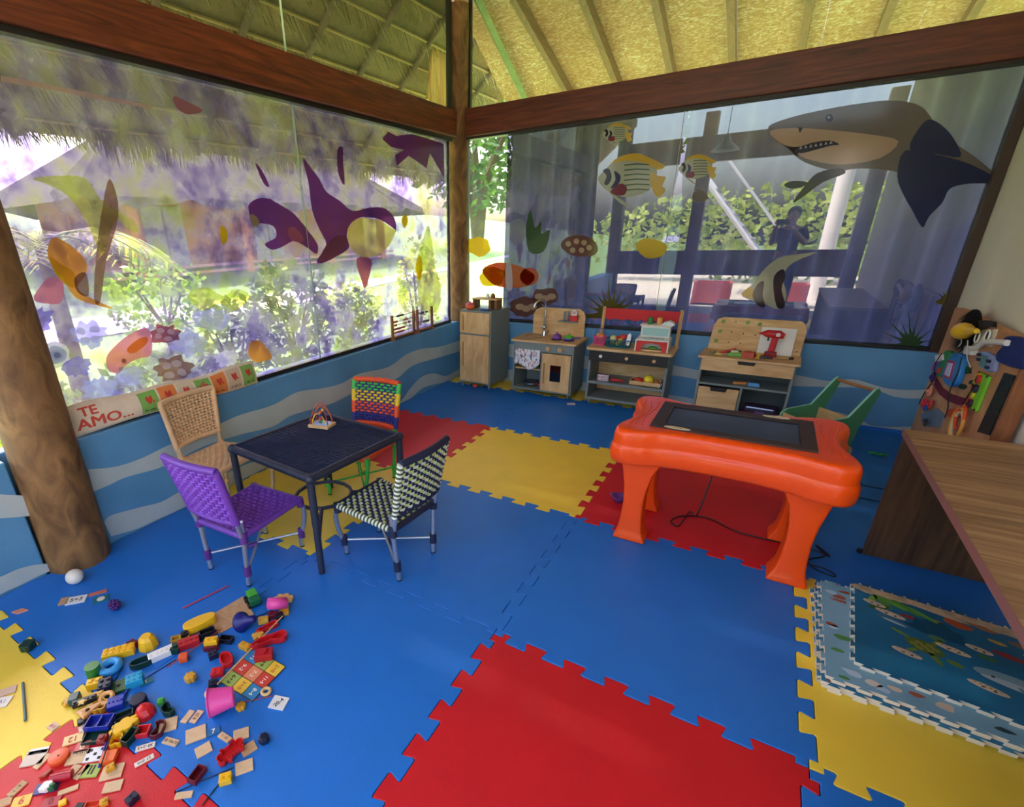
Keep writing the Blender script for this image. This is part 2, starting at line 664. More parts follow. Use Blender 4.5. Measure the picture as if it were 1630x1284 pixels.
def log(name, x, y, r, z0, z1, label, seed):
    rnd = random.Random(seed)
    n, k = 20, 26
    vs, fs = [], []
    ph = [rnd.uniform(0, 6) for _ in range(4)]
    for i in range(k + 1):
        t = i / k
        z = z0 + (z1 - z0) * t
        ox = .008 * math.sin(z * 2 + ph[0])
        oy = .008 * math.sin(z * 1.7 + ph[1])
        for j in range(n):
            a = 2 * PI * j / n
            q = r * (1.03 - .06 * t + .035 * math.sin(2 * a + ph[2] + z) + .02 * math.sin(5 * a + ph[3] - z * 3) + rnd.uniform(-.006, .006))
            vs.append((ox + q * math.cos(a), oy + q * math.sin(a), z))
    for i in range(k):
        for j in range(n):
            fs.append((i * n + j, i * n + (j + 1) % n, (i + 1) * n + (j + 1) % n, (i + 1) * n + j))
    g = G().add(vs, fs, 0, True)
    g.add(vs[-n:], [tuple(range(n))])
    o = g.out(name, wood('#523518', '#9a7040', 6, (1.6, 1.6, .8), .75, 10, .5), loc=(x, y, 0))
    return tag(o, label, 'post', 'debarked log posts')


log('log_post', -1.045, 1.325, .105, .58, 3.25, 'tall log post in the room corner between the two windows', 1)
log('log_post', -.985, -2.61, .132, -.0195, 3.3, 'thick log post at the left edge beside the heart cushion', 2)

# ---- windows
def pane(name, mat, y0, y1, z0, z1, x, parent):
    return G().bb(x - .004, x + .004, y0, y1, z0, z1).out(name, mat, parent)


FILM_L = film('printed_film_left', '#ddd3ee', '#c9c2e6', .4, .05, .03,
              ramp=[(.30, '#8878bc'), (.42, '#b9b0d4'), (.50, '#d2cde0'), (.60, '#d0d0bc'), (.72, '#b6ba90')], scale=4.2, cov=(.10, .30))
CLEAR = film('clear_glass', '#eef5ee', '#e8f0e0', .03, .07, .0)
FILM_B = film('printed_film_back', '#b4b8c8', '#888ca0', .05, .12, .01,
              ramp=[(.30, '#a8aac0'), (.5, '#bcbccb'), (.70, '#d0d0d2')], scale=1.6)
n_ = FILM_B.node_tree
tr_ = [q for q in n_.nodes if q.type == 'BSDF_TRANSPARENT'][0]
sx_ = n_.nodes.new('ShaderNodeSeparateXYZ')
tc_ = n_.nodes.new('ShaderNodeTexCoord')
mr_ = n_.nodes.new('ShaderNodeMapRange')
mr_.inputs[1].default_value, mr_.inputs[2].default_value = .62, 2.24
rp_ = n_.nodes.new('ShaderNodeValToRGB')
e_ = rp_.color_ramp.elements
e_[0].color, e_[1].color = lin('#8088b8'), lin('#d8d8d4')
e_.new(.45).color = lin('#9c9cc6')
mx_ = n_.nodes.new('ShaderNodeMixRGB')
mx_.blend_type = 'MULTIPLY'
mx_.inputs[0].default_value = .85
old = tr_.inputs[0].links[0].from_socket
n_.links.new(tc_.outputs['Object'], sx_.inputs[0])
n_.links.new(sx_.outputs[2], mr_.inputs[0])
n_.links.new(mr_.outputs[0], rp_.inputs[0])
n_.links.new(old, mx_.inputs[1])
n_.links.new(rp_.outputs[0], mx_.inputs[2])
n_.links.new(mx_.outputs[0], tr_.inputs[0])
w1 = struct(bpy.data.objects.new('window_1', None), 'large left window with printed sea life film')
COL.objects.link(w1)
for a, b in ((-2.49, -.755), (-.751, 1.14)):
    pane('glass_pane', FILM_L, a, b, .612, 2.216, GX, w1)
fr = G().bb(GX - .03, GX + .03, -2.54, -2.488, .585, 2.243).bb(GX - .03, GX + .02, -2.54, 1.15, .5855, .613).bb(GX - .012, GX + .012, 1.128, 1.15, .6, 2.22)
fr.out('window_frame', BLACK, w1, bevel=.003)
G().bb(GX - .006, GX + .006, -.7555, -.7505, .61, 2.217).out('pane_joint', M('#9fb7a6', .3), w1)

w2 = struct(bpy.data.objects.new('window_2', None), 'large back window with printed fish and shark film')
COL.objects.link(w2)
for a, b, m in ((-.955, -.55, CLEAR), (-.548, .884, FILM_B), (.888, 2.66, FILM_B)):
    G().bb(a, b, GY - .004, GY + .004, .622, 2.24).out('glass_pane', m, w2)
fr = G().bb(-.96, XR, GY - .04, GY + .03, .6005, .624).bb(-.965, -.945, GY - .02, GY + .02, .6, 2.24)
fr.out('window_frame', BLACK, w2, bevel=.003)
G().bb(2.655, XR - .002, GY - .06, GY + .03, .6005, 2.258).out('side_frame', M('#3a2416', .5), w2, bevel=.003)
G().bb(.884, .888, GY - .005, GY + .005, .622, 2.24).out('pane_joint', M('#9a9a80', .3), w2)
w3 = struct(bpy.data.objects.new('window_3', None), 'clear glass panes above the left beam')
COL.objects.link(w3)
for a, b in ((-3.2, -.757), (-.753, 1.2)):
    pane('glass_pane', CLEAR, a, b, 2.456, 3.3, GX, w3)
G().bb(GX - .006, GX + .006, -.758, -.752, 2.456, 3.3).out('pane_joint', M('#cfd8bf', .3), w3)
G().bb(GX - .02, GX + .02, 1.165, 1.2, 2.456, 3.3).out('window_frame', BLACK, w3)
w4 = struct(bpy.data.objects.new('window_4', None), 'clear glass panes above the back beam')
COL.objects.link(w4)
for a, b in ((-.93, -.30), (-.296, 1.40), (1.404, 2.7)):
    G().bb(a, b, GY - .004, GY + .004, 2.479, 3.36).out('glass_pane', CLEAR, w4)
G().bb(-.945, -.925, GY - .02, GY + .02, 2.479, 3.36).out('window_frame', BLACK, w4)


# ---- roof: oriented-strand board with rafters at the back, thatch at the left
def osb():
    m = bpy.data.materials.new('strand_board')
    m.use_nodes = True
    n = m.node_tree
    L = n.links.new
    p = n.nodes['Principled BSDF']
    p.inputs['Roughness'].default_value = .6
    tc = n.nodes.new('ShaderNodeTexCoord')
    mp = n.nodes.new('ShaderNodeMapping')
    mp.inputs['Scale'].default_value = (9, 22, 9)
    mp.inputs['Rotation'].default_value = (0, 0, .5)
    nz = n.nodes.new('ShaderNodeTexNoise')
    nz.inputs['Scale'].default_value = 1.4
    nz.inputs['Detail'].default_value = 5
    nz.inputs['Distortion'].default_value = 2.5
    n2 = n.nodes.new('ShaderNodeTexNoise')
    n2.inputs['Scale'].default_value = 1.2
    rp = n.nodes.new('ShaderNodeValToRGB')
    for el, (a, c) in zip([rp.color_ramp.elements[0], rp.color_ramp.elements[1], rp.color_ramp.elements.new(.5)], ((.25, '#774a20'), (.78, '#c89a66'), (.5, '#a8743c'))):
        el.position = a
        el.color = lin(c)
    mx = n.nodes.new('ShaderNodeMixRGB')
    mx.blend_type = 'MULTIPLY'
    mx.inputs[0].default_value = .5
    r2 = n.nodes.new('ShaderNodeValToRGB')
    r2.color_ramp.elements[0].color = lin('#c98f45')
    r2.color_ramp.elements[1].color = (1, 1, 1, 1)
    r2.color_ramp.elements[0].position = .35
    r2.color_ramp.elements[1].position = .6
    L(tc.outputs['Object'], mp.inputs[0])
    L(tc.outputs['Object'], n2.inputs[0])
    L(mp.outputs[0], nz.inputs[0])
    L(nz.outputs[0], rp.inputs[0])
    L(n2.outputs[0], r2.inputs[0])
    L(rp.outputs[0], mx.inputs[1])
    L(r2.outputs[0], mx.inputs[2])
    L(mx.outputs[0], p.inputs['Base Color'])
    return m


OSB = osb()
TAN = math.tan(R(15.9))
zr = lambda y: 3.30 - TAN * (y - GY)
ceil = struct(bpy.data.objects.new('ceiling', None), 'sloping strand board roof underside with brown rafters')
COL.objects.link(ceil)
RX = [1.0 + .515 * k for k in range(-4, 8)]
hipx = lambda y: -1.05 - .16 * max(0, y - 1.2)
row = 0
for k in range(0, 11, 2):
    x0, x1 = RX[k] if k else None, RX[min(k + 2, 11)]
    ys = [3.4, 2.15, .9, -.35, -1.6] if row % 2 else [3.4, 2.75, 1.5, .25, -1.0, -1.6]
    for a, b in zip(ys, ys[1:]):
        xa, xb = (hipx(a), hipx(b)) if x0 is None else (x0, x0)
        q = [(xa + .003, a - .003, zr(a)), (x1 - .003, a - .003, zr(a)), (x1 - .003, b + .003, zr(b)), (xb + .003, b + .003, zr(b))]
        q += [(x, y, z + .015) for x, y, z in q]
        G().add(q, [(0, 1, 2, 3), (7, 6, 5, 4), (0, 4, 5, 1), (1, 5, 6, 2), (2, 6, 7, 3), (3, 7, 4, 0)]).out('ceiling_panel', OSB, ceil)
    row += 1
RAF = wood('#5a3018', '#86502c', 6, (6, .6, 6), .6)
rme = None
for x in RX[1:]:
    q = []
    for y in (3.4, -1.6):
        for dx in (-.028, .028):
            q += [(dx, y, zr(y) - .105), (dx, y, zr(y) - .001)]
    if rme is None:
        g = G().add(q, [(0, 1, 3, 2), (4, 6, 7, 5), (0, 4, 5, 1), (2, 3, 7, 6), (1, 5, 7, 3), (0, 2, 6, 4)])
        ro = g.out('rafter', RAF, ceil)
        rme = ro.data
    else:
        ro = bpy.data.objects.new('rafter', rme)
        COL.objects.link(ro)
        ro.parent = ceil
    ro.location.x = x
# oblique hip timber beside the corner post and the orange barge board
G().tube([(-.80, 1.0, 3.33), (-.846, 1.43, 3.20), (-1.035, 2.88, 2.79), (-1.10, 3.38, 2.65)], .035, 4, sm=False).out('hip_rafter', M('#6f7a52', .6, .2), ceil)
PINE = wood('#b9762f', '#e6b368', 5, (4, 4, .6), .55)
G().prism([(p[1], p[2]) for p in (at(681, 158, 'x', -1.40), at(698, -30, 'x', -1.40), at(712, -30, 'x', -1.40), at(712, 175, 'x', -1.40))], -1.42, -1.40, 'x').out('barge_board', PINE, ceil)
G().bb(-1.2, 4.7, -1.72, -1.5, 4.12, 4.20).out('ridge_sunblock', RAF, ceil)  # unseen board added over the ridge gap to keep sun off the floor
# front slope of the roof over the camera side, plain boards
for k in range(6):
    x0, x1 = -1.2 + .95 * k, -1.2 + .95 * (k + 1)
    q = [(x0 + .003, -1.62, 4.15), (x1 - .003, -1.62, 4.15), (x1 - .003, -4.4, 3.35), (x0 + .003, -4.4, 3.35)]
    q += [(x, y, z + .015) for x, y, z in q]
    G().add(q, [(0, 1, 2, 3), (7, 6, 5, 4), (0, 4, 5, 1), (1, 5, 6, 2), (2, 6, 7, 3), (3, 7, 4, 0)]).out('ceiling_panel', OSB, ceil)

STRAW = [M('#6b5527', .8, .25, 20), M('#9b8344', .8, .25, 20), M('#c7b06c', .7, .2, 20)]
th = T('thatched_eave', 'straw thatched eave with hanging fringe outside the left window', 'roof')
SL = -.89
zt_ = lambda x: 3.36 + SL * (-1.05 - x)
for y0_, y1_, xa, xb in ((-6, 1.2, -1.125, -1.125), (1.2, 3.3, -1.125, -1.37)):
    q = [(xa, y0_, zt_(xa)), (xb, y1_, zt_(xb)), (-2.45, y1_, zt_(-2.45)), (-2.45, y0_, zt_(-2.45))]
    q += [(x, y, z + .12) for x, y, z in q]
    G().add(q, [(0, 1, 2, 3), (7, 6, 5, 4), (0, 4, 5, 1), (1, 5, 6, 2), (2, 6, 7, 3), (3, 7, 4, 0)]).out('thatch_layer', STRAW[0], th)
struct(G().prism([(-4.4, 3.3), (1.18, 3.3), (1.18, 3.33), (-1.6, 4.13), (-4.4, 3.34)], -1.12, -1.0, 'x').out('wall_gable_sunblock', M('#b98a4a', .7, .1, 3)), 'unseen wooden gable added above the left window to block the sun')  # added out of view to stop a sun streak reaching the mats
rnd = random.Random(3)
g = G()
for i in range(8):
    x = -1.2 - .165 * i
    for y in np.arange(-3.2, 3.1, .022):
        yy = y + rnd.uniform(-.01, .01)
        if rnd.random() < .12:
            continue
        l = rnd.uniform(.07, .16)
        bend = rnd.uniform(.02, .07)
        z0 = zt_(x) - .03
        wd = rnd.uniform(.003, .006)
        pts = [(x, yy, z0), (x + .02, yy + bend * .3, z0 - l * .5), (x + .01 + bend * .4, yy + bend, z0 - l)]
        mi = rnd.choice((0, 1, 1, 2))
        vs = []
        for p in pts:
            vs += [(p[0], p[1] - wd, p[2]), (p[0], p[1] + wd, p[2])]
        g.add(vs, [(0, 1, 3, 2), (2, 3, 5, 4)], mi)
o = g.out('straw_row', STRAW, th, fixn=False)
o['kind'] = 'stuff'
for i in range(8):
    x = -1.2 - .165 * i
    G().cyl((x, -3.3, zt_(x) - .022), (x, 3.15, zt_(x) - .022), .012, n=6).out('batten', M('#a8874a', .7), th)
for y in np.arange(-3.0, 3.2, .62):
    G().cyl((-1.1, y, zt_(-1.1) - .045), (-2.42, y, zt_(-2.42) - .045), .026, n=8).out('eave_rafter', M('#5c4527', .7), th)
g = G()
for k in range(2600):
    y = rnd.uniform(-5.5, 3.2)
    x = -2.40 + rnd.uniform(-.07, .05)
    l = rnd.uniform(.10, .24) + .05 * math.sin(y * 5)
    z0 = zt_(-2.42) + .04
    dy = rnd.uniform(-.03, .03)
    g.add([(x, y - .006, z0), (x, y + .006, z0), (x + rnd.uniform(-.03, .03), y + dy, z0 - l)], [(0, 1, 2)], rnd.choice((0, 1, 1, 2)))
o = g.out('straw_fringe', STRAW, th, fixn=False)
o['kind'] = 'stuff'

# ================================================================== OUTDOORS
def hgt(x, y):
    h = -.14
    if x < -3:
        h += .13 * (-3 - x)
    if y > 2.5:
        h += .12 * (y - 2.5) * min(1, max(0, (x + 7) / 3.5))
    return min(h, 3.2)


xs = [-40, -30, -22, -16, -13, -11, -9.5, -8, -7, -6, -5, -4, -3, -2, 0, 3, 6, 10, 20, 40]
ys = [-40, -25, -15, -9, -5, -3, -1, 0, 1, 2, 2.5, 3, 4, 5, 6, 7, 8, 10, 12, 14, 17, 20, 25, 32, 45]
vs = [(x, y, hgt(x, y)) for x in xs for y in ys]
ny = len(ys)
fs = [(i * ny + j, (i + 1) * ny + j, (i + 1) * ny + j + 1, i * ny + j + 1) for i in range(len(xs) - 1) for j in range(ny - 1)]
struct(G().add(vs, fs, 0, True).out('ground_lawn', M('#66873c', .8, .22, 4, .4, 30)), 'bright green lawn rising outside the windows')


def ribbon(name, pts, w, mat, label, dz=.02):
    g = G()
    vs = []
    for i, (x, y) in enumerate(pts):
        a = np.array(pts[min(i + 1, len(pts) - 1)], float) - np.array(pts[max(i - 1, 0)], float)
        a /= np.linalg.norm(a)
        for s_ in (-1, 1):
            px, py = x - a[1] * w / 2 * s_, y + a[0] * w / 2 * s_
            vs.append((px, py, hgt(px, py) + dz))
    g.add(vs, [(2 * i, 2 * i + 1, 2 * i + 3, 2 * i + 2) for i in range(len(pts) - 1)])
    vb = [(x, y, z - .06) for x, y, z in vs]
    g.add(vs + vb, [(2 * i + k, 2 * i + 2 + k, len(vs) + 2 * i + 2 + k, len(vs) + 2 * i + k) for i in range(len(pts) - 1) for k in (0, 1)])
    return struct(g.out(name, mat), label)


PAVE = M('#c8bfae', .85, .08, 2)
ribbon('garden_path', [(-6.6, -2), (-6.5, 0), (-6.4, 2), (-6.3, 4), (-6.3, 6), (-6.2, 8), (-5.6, 10), (-4.4, 11.5), (-2, 12.5), (2, 13), (6, 13)], 1.1, PAVE, 'pale garden path crossing the lawn')
struct(G().bb(-6, 9, -14, -5.1, -.2, -.13).out('courtyard_paving', PAVE), 'pale sunlit courtyard paving on the open side')
struct(G().bb(-1.2, 5.0, 1.55, 3.3, -.16, -.10).out('bounce_paving', M('#e8dcc0', .85, .1, 3)), 'pale paving strip added behind the curtained window to bounce warm light')  # added as a pale reflector, warms the bounce on the strand boards
struct(G().bb(-3.0, -1.25, -6, 3.4, -.16, -.10).out('outer_paving', M('#bdb59c', .85, .1, 3)), 'pale paving strip below the left window')


def foliage(n, rx, ry, rz_, size, seed, hollow=.55):
    rn = random.Random(seed)
    g = G()
    for _ in range(n):
        while True:
            a = Vector((rn.uniform(-1, 1), rn.uniform(-1, 1), rn.uniform(-1, 1)))
            if hollow < a.length < 1:
                break
        c = Vector((a.x * rx, a.y * ry, a.z * rz_ + rz_))
        u = Vector((rn.uniform(-1, 1), rn.uniform(-1, 1), rn.uniform(-.6, 1))).normalized()
        v = u.orthogonal().normalized()
        v.rotate(Matrix.Rotation(rn.uniform(0, 6), 3, u))
        s_ = size * rn.uniform(.6, 1.3)
        g.add([c, c + u * s_ * .5 + v * s_ * .28, c + u * s_, c + u * s_ * .5 - v * s_ * .28], [(0, 1, 2, 3)])
    return g


def shrub(name, x, y, rx, rz_, label, cols, seed, n=900, size=.09, ry=None, stem=.06, cat='shrub', group='garden shrubs', trunk=.12):
    t = T(name, label, cat, (x, y, hgt(x, y)), 0, group)
    o = foliage(n, rx, ry or rx, rz_, size, seed).out('foliage', leafmat(*cols), t, (0, 0, trunk), fixn=False)
    o['kind'] = 'stuff'
    g = G()
    rn = random.Random(seed)
    for k in range(5):
        a = 2 * PI * k / 5
        g.tube([(0, 0, -.03), (.1 * rx * math.cos(a), .1 * rx * math.sin(a), trunk + rz_ * .5), (.55 * rx * math.cos(a), .55 * rx * math.sin(a), trunk + rz_ * 1.4)], [stem * .5, stem * .35, stem * .12], 5)
    g.out('stem', M('#5a4430', .8, .2), t)
    return t


DK, LT, YL = ('#2c4a1e', '#5d7d2f'), ('#5f8f2a', '#a9c44a'), ('#9fbf35', '#e0e573')
shrub('garden_shrub', -2.6, -.38, .40, .48, 'dark leafy shrub right outside the left window, nearest the heart cushion', DK, 1, 700, .10)
shrub('garden_shrub', -2.75, .55, .50, .62, 'tallest dark leafy shrub outside the middle of the left window', DK, 2, 1000, .11)
shrub('garden_shrub', -2.7, 1.55, .30, .42, 'dark leafy shrub outside the abacus on the sill', DK, 3, 700, .09)
shrub('garden_shrub', -2.45, -1.27, .38, .33, 'low lime green shrub behind the heart cushion', LT, 4, 700, .09)
shrub('garden_shrub', -2.2, -2.28, .36, .34, 'yellow green shrub outside the left end of the heart cushion', YL, 5, 700, .09)
shrub('garden_shrub', -2.0, 1.98, .26, .72, 'slim yellow green shrub outside next to the corner post', YL, 6, 800, .08)
shrub('garden_shrub', -3.6, 2.5, .5, .4, 'yellow green shrub on the lawn behind the dark shrubs', YL, 7, 600, .10)
shrub('garden_shrub', -4.7, .2, .6, .55, 'mid green shrub on the lawn below the terracotta bungalow', LT, 8, 800, .10)
for k, (x, y, r_, h_, lab) in enumerate([(-17, -2.5, 2.4, 2.6, 'round tree beyond the left end of the bungalow'), (-17.5, 17, 2.8, 2.8, 'broad tree beyond the right end of the bungalow'), (-9, 17, 2.6, 2.6, 'broad tree at the top of the lawn'), (-3.5, 19, 2.2, 2.2, 'round tree at the top of the lawn behind the clear corner pane')]):
    shrub('garden_tree', x, y, r_, h_, lab, LT if k % 2 else DK, 20 + k, 1500, .42, None, .5, 'tree', 'trees beyond the lawn', 1.2)

# arching palm at the left end of the window
t = T('garden_palm', 'yellow green palm with arching fronds outside the left end of the window', 'palm', (-2.7, -1.75, hgt(-2.7, -1.75)))
G().tube([(0, 0, -.03), (.02, .02, .7), (0, .05, 1.62)], [.09, .07, .05], 8).out('trunk', M('#7a6242', .8, .2), t)
rn = random.Random(9)
for k in range(17):
    a = 2 * PI * k / 17 + rn.uniform(-.2, .2)
    L_ = rn.uniform(.8, 1.15)
    up = rn.uniform(.25, .75)
    sp = []
    for i in range(9):
        u = i / 8
        sp.append(Vector((math.cos(a) * L_ * u, .05 + math.sin(a) * L_ * u, 1.58 + up * u - 1.05 * u * u * up * 1.25)))
    g = G()
    g.tube(sp, [.010 * (1 - i / 10) for i in range(9)], 4)
    side = Vector((-math.sin(a), math.cos(a), 0))
    for i in range(1, 9):
        for s_ in (-1, 1):
            for q in (0, .5):
                c = sp[i - 1].lerp(sp[i], q)
                l = .26 * math.sin(PI * min(1, (i + q) / 9.5)) + .05
                e = c + side * s_ * l + (sp[i] - sp[i - 1]).normalized() * l * .5 - Vector((0, 0, l * .35))
                m_ = c.lerp(e, .5) + Vector((0, 0, .02))
                d_ = (sp[i] - sp[i - 1]).normalized() * .014
                g.add([c, m_ - d_, e, m_ + d_], [(0, 1, 2, 3)])
    g.out('frond', leafmat('#8fae33', '#dfe06a'), t, fixn=False)

# terracotta bungalow across the lawn
t = T('garden_bungalow', 'terracotta bungalow with dark thatched roof across the lawn', 'building', (-9.4, 6.2, .50))
ORG = M('#d8763f', .8, .12, 2)
G().bb(-2.6, -1.2, -4.2, 5.2, -.4, 2.1).out('wall', ORG, t)
for y in (-3.6, -.9, 2.1, 4.6):
    G().box((.0, y, .85), (.2, .2, 2.3)).out('column', M('#e98a3c', .7), t)
for y in (-2.2, .9, 3.6):
    d_ = G().bb(-1.2, -1.16, y - .5, y + .5, .2, 1.7).out('door', M('#c9c6c4', .6), t)
    G().bb(-1.165, -1.15, y - .03, y + .03, .2, 1.7).out('door_mullion', M('#8d8a88', .6), d_)
for z in (.12, .26, .40):
    G().bb(-.05, .05, -4.2, 5.2, z - .03, z + .03).out('rail', M('#e2a08a', .7), t)
G().bb(-2.6, .3, -4.4, 5.4, -.5, 0).out('veranda', PAVE, t)
g = G()
vs = []
nn = 40
ry0, ry1 = -5.2, 6.2
for i in range(nn + 1):
    y = ry0 + (ry1 - ry0) * i / nn
    e = .07 * math.sin(i * .9) + .04 * math.sin(i * 2.3)
    vs += [(.75, y, 1.62 + e), (-1.5, min(max(y, -2.8), 4.2), 3.25), (-3.8, y, 1.6 + e), (.62, y, 1.75)]
g.add(vs, [(4 * i + a, 4 * i + 4 + a, 4 * i + 4 + b, 4 * i + b) for i in range(nn) for a, b in ((0, 1), (1, 2), (3, 1), (0, 3))])
g.add([vs[0], vs[1], vs[2]], [(0, 1, 2)])
g.add([vs[-4], vs[-3], vs[-2]], [(0, 1, 2)])
g.out('roof', M('#3a3426', .95, .35, 6, .6, 25), t, fixn=False)

# ---- open side behind the photographer (seen as reflections in the back window)
DKW = wood('#2c1a10', '#573420', 6, (.6, 6, 6), .5)
for x, lab in ((-1.05, 'left'), (.35, 'middle'), (2.75, 'right')):
    o = G().box((0, 0, 1.6), (.2, .2, 3.4)).out('veranda_post', M('#4a2c1a', .6, .2, 5), loc=(x, -4.95, -.1))
    tag(o, 'dark square post on the open side behind the camera, %s one' % lab, 'post', 'veranda posts')
struct(G().bb(-1.1, 2.9, -5.02, -4.88, 2.45, 2.85).out('trim_5', DKW), 'dark beam over the open side of the room')
for a_, b_, lab in ((-.94, .24, 'short broad dark rail on the open side of the room'), (.46, 2.64, 'long broad dark rail on the open side of the room')):
    tag(G().bb(a_, b_, -5.0, -4.9, .57, 1.0).out('veranda_rail', DKW), lab, 'railing')
hd = T('clipped_hedge', 'long clipped hedge across the sunlit courtyard', 'hedge', (2, -11.5, -.14))
o = foliage(2600, 6, .8, 1.25, .26, 33, .3).out('foliage', leafmat('#7f9a35', '#c3cd62'), hd, fixn=False)
o['kind'] = 'stuff'
st = T('courtyard_stair', 'white metal stair with handrails in the courtyard', 'stair', (1.0, -8.2, -.14))
WHM = M('#e6e6e8', .4)
for s_ in (-.5, .5):
    G().tube([(-1.0, s_, 2.6), (1.1, s_, .05)], .05, 4, sm=False).out('stringer', WHM, st)
    G().tube([(-1.0, s_, 3.4), (1.1, s_, .9), (1.1, s_, 0)], .025, 6).out('handrail', WHM, st)
for k in range(9):
    u = k / 9
    G().box((1.0 - 2.0 * u, 0, .2 + 2.35 * u), (.28, .98, .04)).out('tread', M('#9a9aa0', .5), st)
o = G().cyl((0, 0, 0), (0, 0, 3.0), .14, n=12).out('courtyard_column', M('#e9e4e0', .7), loc=(2.55, -7.6, -.14))
tag(o, 'white round column in the courtyard', 'column')
for k, (x, lab) in enumerate(((.7, 'terracotta planter box beside the stair'), (2.0, 'terracotta planter box beside the white column'))):
    o = G().shell(rrect(.7, .5, .05), 0, .45, .05, floor=.04).out('planter_box', M('#c4574a', .7, .1), loc=(x, -6.4, -.13))
    tag(o, lab, 'planter')
t = T('pendant_lamp', 'white bell pendant lamp hanging over the camera side', 'lamp', (.75, -3.5, 2.45))
G().lathe([(.02, .22), (.04, .2), (.07, .12), (.15, .05), (.19, 0), (.185, 0), (.145, .045), (.06, .11), (.02, .19)], n=24).out('lamp_shade', M('#f2f2f0', .4), t)
G().cyl((0, 0, .2), (0, 0, 1.12), .005, n=6).out('cord', M('#dddddd', .5), t)

# ---- curtains outside the back window
def curtain(x0, x1, label, seed, top_in=0.0, open_side=0):
    rn = random.Random(seed)
    n = int((x1 - x0) * 90)
    g = G()
    vs = []
    ph = [rn.uniform(0, 6) for _ in range(4)]
    for k in range(9):
        z = .45 + 1.85 * k / 8
        fl = 1 - k / 8
        for i in range(n + 1):
            u = i / n
            x = x0 + (x1 - x0) * u
            if open_side:
                gather = math.sin(PI * min(1, max(0, (z - .6) / 1.2))) * .06
                x -= open_side * gather * (u if open_side > 0 else 1 - u) ** 3
            y = 1.66 + .066 * math.sin(x * 31 + ph[0] + .6 * math.sin(x * 7)) + .030 * math.sin(x * 13 + ph[1]) + .014 * fl * math.sin(x * 61 + ph[2]) + rn.uniform(-.001, .001)
            vs.append((x, y, z))
    for k in range(8):
        for i in range(n):
            a = k * (n + 1) + i
            g.add([], [], 0)
            g.f.append((a, a + 1, a + n + 2, a + n + 1))
            g.mi.append(0)
            g.sm.append(True)
    g.v = vs
    return tag(g.out('curtain', CURT, fixn=False), label, 'curtain', 'curtains outside the back window')


CURT = film('curtain_cloth', '#a8b0c4', '#cfcfc8', .985, .0)
curtain(-.66, .865, 'blue grey pleated curtain behind the striped angelfish', 5, 0, 1)
curtain(.885, 2.74, 'blue grey pleated curtain behind the printed shark', 6, 0, -1)
o = G().cyl((-.9, 1.60, 2.315), (2.9, 1.60, 2.315), .014, n=8).out('curtain_rail', M('#8a8a8a', .4))
tag(o, 'thin metal curtain rail outside the back window', 'rail')
# ================================================================== FURNITURE
PLY = wood('#c99a5f', '#e8c48c', 5, (3, 3, .8), .5)
PLYX = wood('#c99a5f', '#e8c48c', 5, (.8, 3, 3), .5)
GREY = M('#7c8682', .55, .05, 4)
DGREY = M('#4a5350', .6, .05, 4)
CHROME = M('#c9ccd0', .18, metal=1)
STEEL = M('#aeb2b8', .32, metal=1)
BLK = M('#141416', .45)
DARK = M('#2a2c2e', .6)


def caster(parent, x, y, z=.05):
    g = G().cyl((x, y, z), (x, y, z - .012), .012, n=10).torus((x, y, .018), .012, .006, 'x', 14, 6).box((x, y, .03), (.018, .014, .022))
    g.out('caster', M('#9a9ea2', .35, metal=.6), parent)


# ---- play fridge
t = T('play_fridge', 'tall grey play fridge with two plywood doors in the corner', 'play fridge', (-.617, .872, 0), R(-3))
b = G().bb(-.175, .175, .018, .385, .05, .76)
b.out('body', GREY, t, bevel=.003)
for z0, z1, h0, h1 in ((.545, .742, .57, .72), (.068, .528, .22, .46)):
    d_ = G().bb(-.162, .162, 0, .017, z0, z1).out('door', PLY, t, bevel=.003)
    G().bb(-.130, -.118, -.012, 0, h0, h1).out('handle', wood('#a87844', '#c9985c', 6, (4, 4, 1)), d_, bevel=.003)
for x in (-.15, .15):
    for y in (.04, .36):
        caster(t, x, y)

FZ = .76


def fr_pt(x, y):   # spot on top of the fridge
    a = R(-3)
    return (-.617 + x * math.cos(a) - y * math.sin(a), .872 + x * math.sin(a) + y * math.cos(a), FZ)


o = G().lathe([(.001, 0), (.03, 0), (.045, .018), (.046, .03), (.04, .045), (.001, .048)]).out('toy_pot_body', M('#e8683a', .4), None)
o.name = 'pot_body'
t = T('toy_pot', 'orange toy pot with pink lid on the play fridge', 'toy pot', fr_pt(-.09, .07))
o.parent = t
G().lathe([(.04, .047), (.034, .058), (.012, .064), (.01, .074), (.001, .076)]).out('lid', M('#e0567f', .4), t)
o = G().lathe([(.001, 0), (.034, 0), (.047, .012), (.043, .012), (.032, .004), (.001, .004)], n=24, sx=1.15).out('toy_plate', M('#1d62b5', .35), loc=fr_pt(.075, .055))
tag(o, 'blue toy plate on the play fridge', 'toy plate')
t = T('toy_serving_stand', 'small wooden stand with dark end blocks on the play fridge', 'toy stand', fr_pt(.02, .2), R(-3))
G().bb(-.13, .14, -.06, .06, .085, .097).out('tray', PLYX, t, bevel=.002)
for x in (-.115, .06, .125):
    G().bb(x - .012, x + .012, -.055, .055, 0, .0848).out('leg', wood('#6b4524', '#94683a', 6), t, bevel=.002)
p_ = fr_pt(.03, .2)
o = G().lathe([(.001, 0), (.018, 0), (.02, .012), (.014, .022), (.016, .03), (.001, .042)]).out('toy_figure', M('#dfe6dc', .5), loc=(p_[0], p_[1], FZ + .0972))
tag(o, 'tiny white toy cup on the wooden stand', 'toy cup')
p_ = fr_pt(.085, .2)
